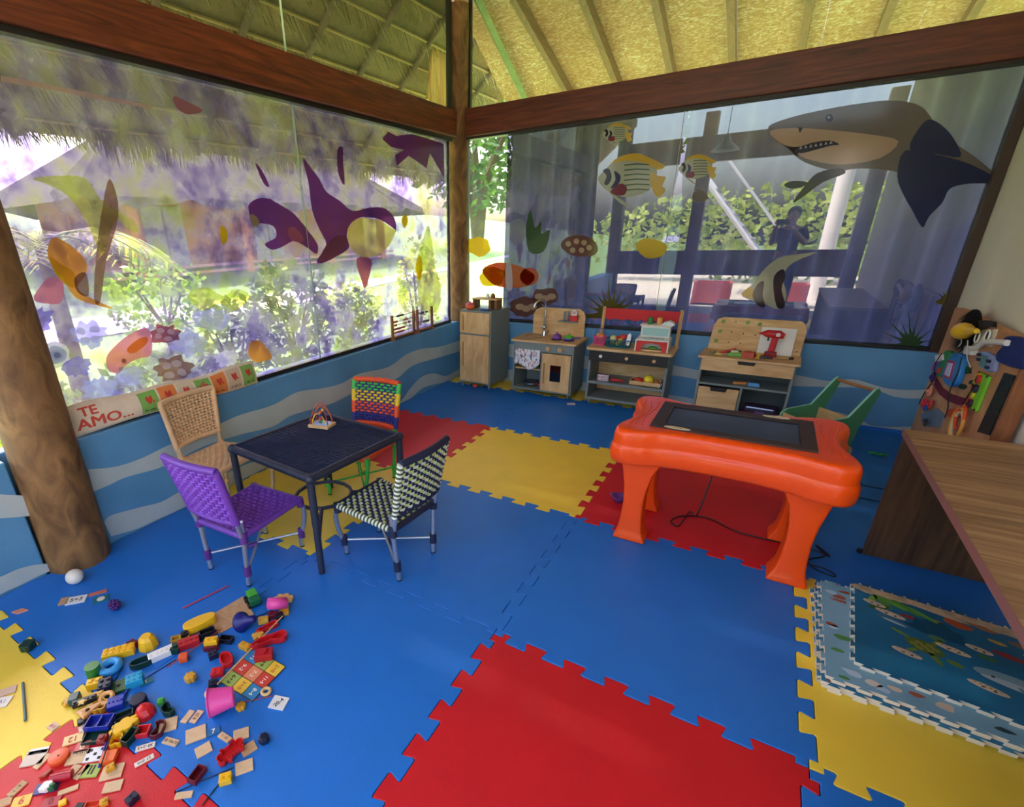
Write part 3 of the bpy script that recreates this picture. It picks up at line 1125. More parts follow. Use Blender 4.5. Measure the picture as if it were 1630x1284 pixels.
o = G().lathe([(.001, 0), (.02, 0), (.024, .015), (.02, .032), (.012, .04), (.001, .048)]).out('toy_jar', M('#9b6038', .5), loc=(p_[0], p_[1], FZ + .0972))
tag(o, 'brown toy jar on the wooden stand', 'toy jar')
o = G().lathe([(.001, 0), (.022, 0), (.028, .015), (.022, .03), (.001, .034)]).out('toy_tomato', M('#e2552f', .4), loc=(-.63, .93, 0))
tag(o, 'orange red toy tomato under the play fridge', 'toy food')

# ---- play stove
SX, SY = .055, .925
t = T('play_stove', 'grey play kitchen stove with wooden worktop and fabric curtain', 'play stove', (SX, SY, 0))
W2, DP = .285, .34
g = G().bb(-W2, -W2 + .016, .0, DP, .05, .502).bb(W2 - .016, W2, 0, DP, .05, .502).bb(-W2 + .016, W2 - .016, DP - .012, DP, .05, .502)
g.bb(-W2 + .016, W2 - .016, 0, DP - .012, .05, .066).bb(-.015, .001, .004, DP - .012, .066, .44).bb(-W2 + .016, W2 - .016, .0, .016, .42, .502)
g.out('body', GREY, t, bevel=.002)
G().bb(-W2 + .016, -.0152, .03, DP - .013, .24, .252).out('shelf', PLYX, t)
top = G()
top.prism(rrect(2 * W2 + .045, DP + .02, .015, 3, 0, DP / 2 - .008), .5022, .52)
top.out('worktop', PLYX, t, bevel=.003)
bs = [(-.235, .52), (.262, .52), (.262, .70), (.245, .745), (.205, .768), (-.16, .768), (-.21, .745), (-.235, .70)]
G().prism(bs, DP - .006, DP + .008, 'y').out('backsplash', PLYX, t, bevel=.002)
G().prism([(.03, .255), (.215, .255), (.195, .335), (.05, .335)], .655, .666, 'z').out('hanging_shelf', GREY, t, bevel=.002)
d_ = G()
fr4 = [(.006, .07), (W2 - .018, .07), (W2 - .018, .415), (.006, .415)]
x0, x1, z0, z1 = .006, W2 - .018, .07, .415
wx0, wx1, wz0, wz1 = .085, .185, .165, .315
d_.bb(x0, wx0, -.016, -.001, z0, z1).bb(wx1, x1, -.016, -.001, z0, z1).bb(wx0, wx1, -.016, -.001, z0, wz0).bb(wx0, wx1, -.016, -.001, wz1, z1)
door = d_.out('door', PLY, t)
G().bb(.022, .034, -.028, -.016, .14, .33).out('handle', wood('#a87844', '#c9985c', 6, (4, 4, 1)), door, bevel=.002)
G().bb(wx0, wx1, -.010, -.008, wz0, wz1).out('door_pane', film('oven_pane', '#6a6a6a', '#333333', .15, .08), door)
G().bb(.01, W2 - .018, .05, DP - .014, .24, .248).out('oven_shelf', GREY, t)
for x in (.055, .165):
    k_ = G().cyl((x, -.001, .46), (x, -.022, .46), .022, .020, 20).out('knob', PLY, t, bevel=.002)
    G().cyl((x, -.022, .46), (x, -.024, .46), .006, n=10).out('knob_screw', STEEL, k_)
g = G().lathe([(.085, .003), (.088, .006), (.08, .006), (.07, -.03), (.02, -.045), (.001, -.046)], (-.155, .17, .52), 28)
g.out('sink', STEEL, t)
g = G().tube(smooth_open([(-.09, .26, .52), (-.09, .26, .68), (-.092, .262, .80), (-.115, .24, .845), (-.155, .2, .835), (-.17, .185, .80), (-.172, .183, .785)], 5), .010, 10)
g.out('faucet', CHROME, t)
G().cyl((-.09, .26, .52), (-.09, .26, .56), .022, .016).ball((-.09, .255, .60), .024).cyl((-.065, .25, .54), (-.04, .235, .575), .008).out('faucet_base', CHROME, t)
for x in (.08, .19):
    G().cyl((x, .13, .5202), (x, .13, .524), .05, n=24).out('burner', BLK, t)
G().bb(-.02, .03, .235, .25, .5205, .523).out('trim_inlay', M('#c8a33c', .4), t)
for x in (-W2 + .03, W2 - .03):
    for y in (.03, DP - .04):
        caster(t, x, y)
# curtain of flowered cloth (printed dots are little flat patches)
g = G()
n, k = 40, 9
vs = []
for j in range(k):
    v = j / (k - 1)
    for i in range(n + 1):
        u = i / n
        low = .265 + .03 * math.sin(u * 5 + 1) + (.055 * max(0, (u - .55)) / .45)
        z = .437 - (.437 - low) * v
        x = -.262 + .242 * u
        vs.append((x, -.007 - .006 * math.sin(u * 24 + v) * (.4 + .6 * v), z))
g.v = vs
rn = random.Random(4)
for j in range(k - 1):
    for i in range(n):
        a = j * (n + 1) + i
        g.f.append((a, a + 1, a + n + 2, a + n + 1))
        r_ = rn.random()
        g.mi.append(1 if r_ < .10 else 2 if r_ < .20 else 3 if r_ < .26 else 0)
        g.sm.append(True)
cm = g.out('fabric_curtain', [M('#e8e6e4', .8), M('#5d7fa8', .8), M('#d9807c', .8), M('#6a5a50', .8)], t, fixn=False, label='white cloth with small coloured print')
sd = cm.modifiers.new('thick', 'SOLIDIFY')
sd.thickness = .002

# things on and in the stove
t = T('toy_pan', 'grey toy frying pan with red handle inside the stove', 'toy pan', (SX - .14, SY + .12, .0662))
G().lathe([(.001, 0), (.06, 0), (.082, .035), (.078, .035), (.057, .006), (.001, .005)], n=28).out('pan_body', M('#6e7476', .3, metal=.7), t)
G().tube([(.06, -.03, .03), (.11, -.075, .035), (.125, -.09, .034)], [.008, .010, .009], 8).out('handle', M('#d02a2a', .4), t)
t = T('toy_pot', 'purple toy pot on the left burner of the play stove', 'toy pot', (SX + .08, SY + .13, .5242))
G().lathe([(.001, 0), (.036, 0), (.04, .012), (.04, .028), (.03, .042), (.01, .05), (.001, .05)]).out('pot_body', M('#7a3f96', .4), t)
G().ball((0, 0, .056), .009).out('lid_knob', M('#8d50aa', .4), t)
t = T('toy_pan', 'purple toy pan with green lid on the right burner', 'toy pan', (SX + .19, SY + .13, .5242))
G().lathe([(.001, 0), (.04, 0), (.05, .022), (.046, .022), (.03, .004), (.001, .004)], n=22).out('pan_body', M('#6a4a9a', .4), t)
G().tube([(.045, 0, .018), (.10, .02, .022)], [.008, .007], 8).out('handle', M('#6a4a9a', .4), t)
G().lathe([(.046, .0225), (.042, .034), (.015, .043), (.008, .045), (.009, .056), (.001, .058)], n=22).out('lid', M('#58b53a', .4), t)
o = G().shell([(math.cos(a) * .03, math.sin(a) * .03) for a in np.linspace(0, 2 * PI, 14)[:-1]], 0, .085, .002, floor=.002).out('clear_cup', film('clear_plastic', '#f2f4f6', '#e8ecee', .18, .08), loc=(SX + .10, SY + .295, .6665))
tag(o, 'clear plastic cup on the little shelf of the stove', 'cup')
t = T('toy_carton', 'red toy carton with white top on the stove shelf', 'toy carton', (SX + .17, SY + .295, .6665), R(8))
G().bb(-.034, .034, -.02, .02, 0, .05).out('box', M('#d3222a', .5), t, bevel=.003)
G().prism([(-.022, .05), (.022, .05), (.026, .075), (.012, .10), (-.012, .10), (-.02, .08)], -.008, .008, 'y').out('insert', M('#f0efe9', .5), t)
g = G()
for k in range(3):
    g.bb(-.012 + .009 * k, -.007 + .009 * k, -.0095, -.0085, .062, .088)
g.out('lettering', M('#d3222a', .5), t)
o = G().bb(-.035, .035, -.02, .02, 0, .006).out('candy_wrapper', M('#d9b8b0', .5, .3, 60), loc=(at(909, 643)[0], at(909, 643)[1], .0003), rot=(0, 0, .4))
tag(o, 'small crumpled wrapper on the blue mat below the stove', 'wrapper')

# ---- market stand
MX, MY = .79, .915
t = T('market_stand', 'toy market stand with black drawer front and red awning', 'market stand', (MX, MY, 0))
W2, DP = .315, .31
g = G().bb(-W2, -W2 + .018, .0, DP, .05, .49).bb(W2 - .018, W2, 0, DP, .05, .49)
g.bb(-W2 + .018, W2 - .018, 0, DP - .012, .05, .072).bb(-W2 + .018, W2 - .018, 0, DP - .012, .195, .217)
g.out('body', GREY, t, bevel=.002)
G().bb(-W2 + .018, W2 - .018, DP - .012, DP, .05, .49).out('back_panel', PLYX, t)
dr = G().bb(-W2 + .004, W2 - .004, -.016, -.0005, .40, .489).out('drawer_front', BLK, t, bevel=.002)
for x in (-.21, 0, .21):
    G().cyl((x, -.016, .447), (x, -.032, .447), .011, .014, 14).out('knob', M('#efe9dc', .4) if x < -.1 else PLY, dr)
G().prism(rrect(2 * W2 + .05, DP + .03, .03, 4, 0, DP / 2 - .01), .4902, .512).out('worktop', PLYX, t, bevel=.003)
for x in (-.30, .318):
    G().tube([(x, DP - .035, .512), (x, DP - .005, .81)], .013, 4, sm=False).out('post', PLY, t)
g = G()
n = 24
aw = [(-.29, .80), (.31, .795)]
low = []
for i in range(n + 1):
    u = i / n
    low.append((.31 - .60 * u, .715 - .016 * abs(math.sin(u * PI * 6))))
g.prism(aw + low, DP - .01, DP - .003, 'y').out('awning', M('#cf2026', .6), t)
for x in (-W2 + .03, W2 - .03):
    for y in (.03, DP - .04):
        caster(t, x, y)
WZ = .5122


def basket(name, label, x, y, w, d, h, col, rings=False):
    t = T(name, label, 'basket', (x, y, WZ), R(3))
    g = G()
    g.prism(rrect(w * .86, d * .86, .02), 0, .004)
    g.out('base', M(col, .4), t)
    pr = rrect(w, d, .02, 3)
    pr0 = rrect(w * .86, d * .86, .02, 3)
    k = 0
    for (a, b), (c, e) in zip(pr0, pr):
        k += 1
    g = G()
    per = []
    for i in range(len(pr)):
        j = (i + 1) % len(pr)
        L_ = math.hypot(pr[j][0] - pr[i][0], pr[j][1] - pr[i][1])
        m_ = max(1, int(L_ / .013))
        for q in range(m_):
            u = q / m_
            per.append(((pr0[i][0] * (1 - u) + pr0[j][0] * u, pr0[i][1] * (1 - u) + pr0[j][1] * u), (pr[i][0] * (1 - u) + pr[j][0] * u, pr[i][1] * (1 - u) + pr[j][1] * u)))
    for (a, b), (c, e) in per:
        g.tube([(a, b, .002), (c, e, h)], .0026, 4)
    g.out('side_bars', M(col, .4), t)
    for z, q in ((.004, pr0), (h, pr)):
        G().tube([(a, b, z) for a, b in q], .004, 6, closed=True).out('rim', M(col, .4), t)
    return t


basket('toy_basket', 'teal slatted toy basket on the market stand', MX - .105, MY + .10, .20, .13, .065, '#23707c')
basket('toy_basket', 'pink round toy basket on the market stand', MX - .27, MY + .13, .10, .09, .07, '#ef5f9c')
G().tube([(MX - .27 + .045 * math.cos(a), MY + .13, WZ + .07 + .07 * math.sin(a)) for a in np.linspace(0, PI, 12)], .004, 6).out('x', M('#6a4a8a', .4)).name = 'basket_handle'
bh = bpy.data.objects['basket_handle']
tag(bh, 'arched purple handle loop over the pink basket', 'handle')


def food(kind, col, x, y, z, r, label, leaf=None, sc=(1, 1, 1)):
    t = T('toy_' + kind, label, 'toy food', (x, y, z), 0, 'toy food')
    G().ball((0, 0, r * sc[2]), r, sc).out('fruit', M(col, .35, .08, 30), t)
    G().tube([(0, 0, r * 2 * sc[2] - .003), (.003, 0, r * 2 * sc[2] + .007)], .002, 5).out('stalk', M(leaf or '#4d7a2e', .5), t)


fz = WZ + .0045
for a in [('apple', '#e2342c', -.075, .12, .045, .028, 'large red toy apple heaped on the teal basket'), ('lemon', '#f0cf2e', -.085, .065, .035, .020, 'yellow toy lemon at the front of the teal basket'),
          ('melon', '#e5df9a', -.155, .11, .035, .026, 'pale yellow toy melon on the left of the teal basket'), ('tomato', '#d8302c', -.125, .14, .035, .022, 'red toy tomato at the back of the teal basket'),
          ('grape_bunch', '#6b3f8e', -.045, .08, .032, .022, 'purple toy grapes on the right of the teal basket'), ('lime', '#6cae37', -.03, .13, .035, .020, 'green toy lime at the back right of the teal basket'),
          ('pear', '#c9c23c', -.11, .085, .005, .020, 'yellow green toy pear low in the teal basket')]:
    food(a[0], a[1], MX + a[2], MY + a[3], fz + a[4], a[5], a[6])
food('orange', '#ef8a2a', MX - .262, MY + .125, fz + .035, .027, 'orange toy fruit in the pink basket')
food('peach', '#f0a266', MX - .288, MY + .14, fz + .055, .018, 'peach toy fruit on top of the pink basket')
food('plum', '#c9405a', MX - .285, MY + .115, fz + .01, .017, 'dark pink toy plum low in the pink basket')
o = G().prism([(-.012, 0), (.012, 0), (.016, .05), (.013, .085), (0, .10), (-.013, .085), (-.016, .05)], -.004, .004, 'y').out('toy_spatula', M('#eef0ee', .4), loc=(MX - .022, MY + .045, WZ + .03), rot=(-.1, .08, 0))
tag(o, 'white toy spatula standing at the right end of the teal basket', 'toy spatula')
# toy register
t = T('toy_cash_register', 'white and red toy cash register on the market stand', 'toy register', (MX + .165, MY + .09, WZ), R(2))
WHT = M('#eae7dc', .45)
g = G().bb(-.125, -.115, -.08, .12, 0, .095).bb(.115, .125, -.08, .12, 0, .095).bb(-.115, .115, -.08, .12, .085, .095).bb(-.115, .115, .03, .12, 0, .085)
g.out('case', WHT, t, bevel=.002)
fr_ = G()
arch = [(-.115, 0), (-.08, 0), (-.075, .04), (-.05, .062), (0, .07), (.05, .062), (.075, .04), (.08, 0), (.115, 0), (.115, .085), (-.115, .085)]
fr_.prism(arch, -.08, -.072, 'y').out('red_front', M('#cf2d24', .5), t)
G().bb(-.09, .09, -.06, .0, .0005, .012).out('cash_drawer', PLYX, t)
G().bb(-.11, .11, .04, .12, .0955, .185).out('upper_case', WHT, t, bevel=.002)
G().bb(-.098, .098, .036, .04, .108, .17).out('display', M('#9fc9c6', .4), t)
G().bb(-.12, .12, .025, .125, .1855, .195).out('top_shelf', WHT, t, bevel=.002)
g = G()
for k in range(4):
    for l in range(2):
        g.box((-.07 + .045 * k, -.04 + .035 * l, .098), (.024, .02, .006))
g.out('keys', M('#b9c2bf', .5), t)
o = G().ball((0, 0, .012), .03, (1.3, .8, .4)).out('toy_lettuce', M('#5f9b3a', .5, .2, 50), loc=(MX + .175, MY + .055, WZ + .0125))
tag(o, 'green toy lettuce in the red register opening', 'toy food')
for x, c, lab in ((-.055, '#2f8a3c', 'green toy can on top of the toy register'), (.015, '#e8a35a', 'light orange toy can on top of the toy register')):
    o = G().lathe([(.001, 0), (.019, 0), (.02, .004), (.02, .052), (.018, .056), (.001, .056)]).out('toy_can', M(c, .45), loc=(MX + .165 + x, MY + .165, WZ + .1955))
    tag(o, lab, 'toy can', 'toy cans')
o = G().prism([(-.05, 0), (.05, 0), (.045, .02), (.01, .035), (-.03, .022)], -.03, .03, 'y').out('paper_bag', M('#dfe2df', .7, .1, 20), loc=(MX + .245, MY + .165, WZ + .1955))
tag(o, 'folded white paper bag on top of the toy register', 'paper')
SZ = .2172
o = G().prism(rrect(.10, .06, .008), 0, .055).out('foil_pack', M('#c9b3b8', .25, .5, 60, metal=.4), loc=(MX - .19, MY + .06, SZ), rot=(0, 0, .1), bevel=.004)
tag(o, 'shiny pinkish pack on the middle shelf of the market stand', 'pack')
o = G().tube([(-.05, 0, .015), (-.02, 0, .02), (.03, .01, .014), (.06, .015, .012)], [.008, .016, .012, .006], 8).out('toy_chili', M('#c2272d', .4), loc=(MX - .075, MY + .05, SZ))
tag(o, 'red toy chili on the middle shelf of the market stand', 'toy food')
t = T('wooden_crate', 'low wooden crate on the middle shelf of the market stand', 'crate', (MX + .155, MY + .085, SZ))
G().shell([(-.12, -.06), (.12, -.06), (.12, .06), (-.12, .06)], 0, .038, .008, floor=.006).out('crate_box', PLYX, t)
food('tomato', '#cf3a2c', MX + .095, MY + .08, SZ + .0065, .033, 'red toy tomato in the wooden crate', None, (1.2, 1, .8))
food('lemon', '#f1d52d', MX + .175, MY + .08, SZ + .0065, .040, 'big yellow toy lemon in the wooden crate')
food('carrot', '#c9713a', MX + .235, MY + .09, SZ + .0065, .022, 'brown orange toy vegetable at the right of the wooden crate', None, (1, 1.4, 1))
t = T('toy_fork', 'white toy fork leaning from the wooden crate', 'toy fork', (MX + .262, MY + .01, SZ))
G().tube([(0, 0, .004), (.02, -.005, .03), (.03, -.008, .05)], .003, 5).out('handle', WHT, t)

# ---- workbench
BX, BY = 1.625, .955
t = T('toy_workbench', 'plywood toy workbench with peg panel and two drawers', 'workbench', (BX, BY, 0), R(-2))
W2, DP = .325, .27
g = G().bb(-W2 + .02, -W2 + .038, 0, DP, .03, .50).bb(W2 - .038, W2 - .02, 0, DP, .03, .50)
g.bb(-W2 + .038, W2 - .038, 0, DP - .01, .03, .05).bb(-W2 + .038, W2 - .038, 0, DP - .01, .29, .306).bb(-.005, .011, 0, DP - .01, .05, .29)
g.out('body', GREY, t, bevel=.002)
G().bb(-W2 + .038, W2 - .038, DP - .01, DP, .03, .50).out('back_panel', DGREY, t)
G().prism(rrect(2 * W2, DP + .03, .012, 3, 0, DP / 2 - .012), .5002, .517).out('worktop', PLYX, t, bevel=.002)
pp = [(-.30, .517), (.315, .517), (.318, .70), (.305, .745), (.275, .772), (-.225, .772), (-.265, .755), (-.285, .71)]
pegp = G().prism(pp, DP - .004, DP + .01, 'y').out('peg_panel', PLYX, t, bevel=.003)


def drawer(x0, x1, z0, z1, notch):
    w_ = .06
    c = (x0 + x1) / 2
    poly = [(x0, z0), (x1, z0), (x1, z1), (c + w_, z1), (c + w_ - .01, z1 - notch), (c - w_ + .01, z1 - notch), (c - w_, z1), (x0, z1)]
    d = G().prism(poly, -.012, -.0005, 'y').bb(x0 + .01, x1 - .01, .01, DP - .03, z0 + .01, z0 + .016).out('drawer', PLYX, t, bevel=.001)
    G().bb(c - w_ + .006, c + w_ - .006, -.001, .002, z1 - notch + .001, z1 - .001).out('finger_slot', BLK, d)


drawer(-W2 + .03, W2 - .03, .405, .498, .028)
drawer(-W2 + .042, -.009, .055, .275, .03)
for x, z in ((-.225, .74), (-.06, .742), (.02, .735), (-.235, .66), (-.25, .585)):
    G().cyl((x, DP - .004, z), (x, DP - .018, z), .014, n=12).out('peg', M('#7a9c45', .5), pegp)
g = G()
for x, z in ((-.14, .742), (-.155, .66), (-.075, .655), (.005, .65), (-.16, .58), (-.08, .578), (.29, .55)):
    g.cyl((x, DP - .0038, z), (x, DP - .0048, z), .005, n=8)
g.out('peg_holes', BLK, pegp)
t2 = t


def bench(x, y):
    a = R(-2)
    return (BX + x * math.cos(a) - y * math.sin(a), BY + x * math.sin(a) + y * math.cos(a))


BZ = .5173
x, y = bench(.14, .235)
o = G().bb(-.11, .11, -.001, .001, 0, .20).out('paper_sheet', M('#ecebe2', .8), loc=(x + .01, y + .004, BZ), rot=(R(-6), 0, R(-2)))
tag(o, 'white paper sheet leaning on the peg panel', 'paper')
x, y = bench(.13, .17)
t = T('toy_drill', 'red toy power drill standing on the workbench', 'toy drill', (x, y, BZ), R(-4))
RED = M('#c32229', .4)
G().tube([(-.10, 0, .165), (-.075, 0, .168), (-.05, 0, .168), (.03, 0, .165), (.06, 0, .155)], [.004, .013, .027, .030, .018], 12).out('drill_body', RED, t)
G().prism([(-.012, .15), (.028, .15), (.022, .04), (-.022, .035)], -.016, .016, 'y').out('grip', RED, t, bevel=.006)
G().prism([(-.04, 0), (.04, 0), (.038, .035), (-.038, .035)], -.022, .022, 'y').out('battery', M('#8f1a20', .45), t, bevel=.004)
G().bb(.01, .035, -.031, -.029, .155, .18).out('badge', M('#e5d5d2', .5), t)
G().bb(-.04, -.028, -.006, .006, .115, .14).out('trigger', BLK, t)
TOOLS = [('toy_pliers', -.14, .09, '#c0362f', 'red and black toy pliers on the workbench', 'pl'), ('toy_clamp', -.255, .07, '#8c9060', 'olive toy clamp at the left of the workbench', 'cl'),
         ('toy_plane', -.09, .06, '#69a63a', 'green toy wood plane on the workbench', 'gp'), ('toy_block', .0, .075, '#b8472f', 'rust red toy block on the workbench', 'rb'),
         ('toy_spool', .065, .07, '#e5b23c', 'yellow toy spool on the workbench', 'sp'), ('toy_brush', .215, .085, '#b08a58', 'wooden toy brush with dark tip on the workbench', 'br'),
         ('toy_hammer', .13, .055, '#2f3138', 'black toy hammer lying in front of the drill', 'ha'), ('toy_screwdriver', -.17, .06, '#d9c56a', 'thin yellow toy screwdriver on the workbench', 'sd')]
for nm, bx_, by_, c, lab, kd in TOOLS:
    x, y = bench(bx_, by_)
    t = T(nm, lab, 'toy tool', (x, y, BZ), R(random.uniform(-15, 15)), 'toy tools on the workbench')
    m = M(c, .45)
    if kd == 'pl':
        G().tube([(-.05, -.02, .012), (0, 0, .03), (.05, .01, .05)], [.008, .010, .008], 8).out('red_handle', m, t)
        G().tube([(-.03, .02, .012), (0, 0, .024), (.06, .0, .040), (.09, -.005, .035)], [.007, .008, .006, .004], 8).out('black_handle', BLK, t)
    elif kd == 'cl':
        G().torus((0, 0, .012), .016, .006).cyl((-.02, 0, .012), (.03, .01, .014), .005).out('clamp_body', m, t)
        G().ball((.03, .01, .014), .009).out('screw_knob', M('#5a5f58', .5), t)
    elif kd == 'gp':
        G().box((0, 0, .014), (.10, .035, .027), top=.8).out('plane_body', m, t, bevel=.004)
        G().box((-.005, 0, .036), (.05, .022, .016), rz=.2).out('plane_knob', M('#d9e0b0', .5), t, bevel=.003)
    elif kd == 'rb':
        G().box((0, 0, .02), (.085, .07, .04), top=.9).out('block_body', m, t, bevel=.004)
        G().cyl((0, 0, .04), (0, 0, .044), .016).out('block_disc', M('#a63d28', .5), t)
    elif kd == 'sp':
        G().lathe([(.001, 0), (.026, 0), (.026, .006), (.014, .009), (.014, .026), (.026, .03), (.026, .036), (.001, .036)]).out('spool_body', m, t)
    elif kd == 'br':
        G().tube([(-.045, -.015, .012), (0, 0, .013), (.03, .01, .014)], [.008, .011, .012], 8).out('handle', m, t)
        G().box((.045, .015, .014), (.03, .022, .016), rz=.3).out('bristles', BLK, t)
    elif kd == 'ha':
        G().cyl((-.06, -.01, .010), (.02, .0, .012), .007).out('handle', m, t)
        G().cyl((-.045, -.03, .016), (-.05, .02, .016), .013).out('hammer_head', M('#3d4048', .5), t)
    else:
        G().cyl((-.05, 0, .008), (-.01, 0, .008), .007, .006).out('handle', m, t)
        G().cyl((-.01, 0, .008), (.04, .005, .007), .0025).out('shaft', STEEL, t)
x, y = bench(-.01, .08)
o = G().prism([(-.06, -.014), (.03, -.02), (.06, 0), (.03, .018), (-.05, .014)], 0, .018).out('toy_saw', M('#d98d4a', .5), loc=(x, y, .3062), rot=(0, 0, .3), bevel=.004)
tag(o, 'orange toy saw on the open shelf of the workbench', 'toy tool')
x, y = bench(.075, .05)
o = G().box((0, 0, .014), (.085, .04, .028), top=.85).out('toy_level', M('#4a93c9', .5), loc=(x, y, .3062), rot=(0, 0, -.1), bevel=.006)
tag(o, 'blue toy level on the open shelf of the workbench', 'toy tool')
x, y = bench(.15, .10)
t = T('plastic_case', 'clear topped red plastic case in the lower shelf of the workbench', 'case', (x, y, .0502), R(-4))
G().prism(rrect(.235, .13, .03), 0, .05).out('case_base', M('#a32836', .45), t, bevel=.006)
G().prism(rrect(.225, .12, .03), .0502, .10).out('case_lid', film('purple_clear', '#b9a0c4', '#8e7aa0', .35, .1), t, bevel=.012)
G().bb(-.03, .03, -.068, -.06, .04, .065).out('latch', M('#7c4a86', .4), t)

# ---- push cart
cl_, cr_ = np.array([2.171, .934]), np.array([2.361, .717])
cx_ = np.cross
u_ = (cr_ - cl_) / np.linalg.norm(cr_ - cl_)            # across
f_ = np.array([u_[1], -u_[0]])                          # towards the front of the cart
if f_[0] > 0:
    f_ = -f_
ang = math.atan2(-f_[0], f_[1])                         # local +y = front
mid = (cl_ + cr_) / 2 + f_ * .18
t = T('push_cart', 'small green wooden push cart with natural wood handle bar', 'push cart', (mid[0], mid[1], 0), ang)
CG = M('#4c9468', .5)
CE = M('#8fd0b4', .5)
side = [(-.20, .435), (-.175, .46), (-.155, .45), (-.02, .275), (.16, .255), (.20, .225), (.20, .06), (-.10, .06), (-.12, .19)]
wcart = .14
for s_ in (-1, 1):
    o = G().prism(side, s_ * wcart - .008, s_ * wcart + .008, 'x', 0, 1).out('side_panel', [CG, CE], t, bevel=.002)
G().cyl((-wcart, -.172, .44), (wcart, -.172, .44), .011, n=12).out('handle_bar', wood('#8d5b32', '#b57d48', 6), t)
G().bb(-wcart + .009, wcart - .009, -.09, .19, .065, .077).out('floor_board', PLYX, t)
q = [(-wcart + .009, -.085, .23), (wcart - .009, -.085, .23), (wcart - .009, -.075, .077), (-wcart + .009, -.075, .077)]
G().bb(-wcart + .009, wcart - .009, -.095, -.083, .077, .25).out('back_board', PLYX, t)
G().bb(-wcart + .009, wcart - .009, .178, .19, .077, .23).out('front_board', PLYX, t)
for s_ in (-1, 1):
    for y in (-.06, .15):
        w_ = G().cyl((s_ * (wcart + .010), y, .04), (s_ * (wcart + .028), y, .04), .04, n=20).out('wheel', M('#c9a26a', .5), t, bevel=.003)
        G().cyl((s_ * (wcart + .028), y, .04), (s_ * (wcart + .031), y, .04), .010, n=10).out('hub', CG, w_)

# ---- orange touch table
ORA = M('#f8500a', .30, .04, 5, .06, 90, spec=.4, coat=.1)
t = T('touch_table', 'glossy orange plastic children touch table with black screen', 'touch table', (1.622, -.845, 0))
ZT = .60
half = [(0, -.248), (.12, -.250), (.25, -.268), (.33, -.298), (.40, -.308), (.446, -.284), (.460, -.235), (.452, -.18), (.432, -.12), (.416, -.06), (.411, 0)]
q1 = half
outl = [(x, y) for x, y in q1] + [(x, -y) for x, y in q1[::-1][1:]] + [(-x, -y) for x, y in q1[1:]] + [(-x, y) for x, y in q1[::-1][1:-1]]
outl = smooth_closed(outl, 3)
layers = [(.93, .432), (.985, .437), (1.005, .450), (1.012, .475), (1.008, .505), (.995, .519), (.985, .523), (.983, .528), (.985, .545), (.982, .570), (.970, .587), (.945, .597), (.915, .600), (.80, .600)]
vs, fs = [], []
n = len(outl)
for s_, z in layers:
    off = (1 - s_) * .42
    for x, y in outl:
        d = math.hypot(x, y)
        k = (d - off) / d
        vs.append((x * k, y * k, z))
for i in range(len(layers) - 1):
    for j in range(n):
        fs.append((i * n + j, i * n + (j + 1) % n, (i + 1) * n + (j + 1) % n, (i + 1) * n + j))
g = G().add(vs, fs, 0, True)
g.add(vs[:n], [tuple(range(n))[::-1]])
g.add(vs[-n:], [tuple(range(n))])
g.out('table_top', ORA, t)
SW, SH = .312, .195
g = G().bb(-SW, -SW + .055, -SH, SH, .6003, .608).bb(SW - .055, SW, -SH, SH, .6003, .608).bb(-SW + .055, SW - .055, -SH, -SH + .05, .6003, .608).bb(-SW + .055, SW - .055, SH - .05, SH, .6003, .608)
bz = g.out('screen_bezel', M('#3a2622', .5), t)
G().bb(-SW + .055, SW - .055, -SH + .05, SH - .05, .6003, .6015).out('screen', M('#1c1d20', .22, spec=.3), t)
for x, y, a in ((-.20, -SH + .012, 0), (.17, SH - .012, 0)):
    e_ = [(x + .055 * math.cos(b), y + .016 * math.sin(b)) for b in np.linspace(0, 2 * PI, 20)[:-1]]
    st_ = G().prism(e_, .6081, .6088).out('oval_sticker', M('#efe3c8', .5), t)
    e2 = [(x + .038 * math.cos(b), y + .007 * math.sin(b)) for b in np.linspace(0, 2 * PI, 20)[:-1]]
    G().prism(e2, .6089, .6092).out('sticker_print', M('#c9b06a', .5), st_)
# raised wave lines in the moulding
for s_ in (-1, 1):
    for k in range(3):
        pts = [(s_ * (.345 + .022 * k + .012 * math.sin(v * 6 + k)), -.19 + .38 * v, .6002) for v in np.linspace(0, 1, 14)]
        G().tube(pts, .003, 5).out('moulded_line', ORA, t)
# legs: flat tapering slabs that flare into feet
for sx_ in (-1, 1):
    for sy_ in (-1, 1):
        prof = [(.445, .425, .215), (.42, .415, .235), (.36, .400, .265), (.28, .385, .282), (.20, .378, .288), (.12, .380, .284), (.06, .386, .276), (.03, .390, .268), (.0, .392, .262)]
        vs, fs = [], []
        for z, xo, xi in prof:
            fl = .012 * max(0, (.05 - z) / .05)
            yo = .205 + .03 * (.455 - z) / .455 + fl
            yi = .10 if z > .3 else .10 + .02 * (1 - z / .3)
            for x, y in ((xi - fl, yi - fl), (xo + fl, yi - fl), (xo + fl, yo), (xi - fl, yo)):
                vs.append((sx_ * x, sy_ * y, z))
        for i in range(len(prof) - 1):
            for j in range(4):
                fs.append((i * 4 + j, i * 4 + (j + 1) % 4, (i + 1) * 4 + (j + 1) % 4, (i + 1) * 4 + j))
        fs += [(0, 1, 2, 3), tuple(len(vs) - 4 + k for k in (3, 2, 1, 0))]
        g = G().add(vs, fs, 0, True)
        g.out('leg', ORA, t, bevel=.010, seg=3)
P_ = [at(1130, 762)[:2], at(1118, 790)[:2], at(1098, 815)[:2], at(1080, 838)[:2], at(1068, 830)[:2], at(1085, 822)[:2], at(1125, 825)[:2], at(1170, 846)[:2], at(1215, 858)[:2], at(1262, 868)[:2], at(1300, 878)[:2], at(1320, 886)[:2]]
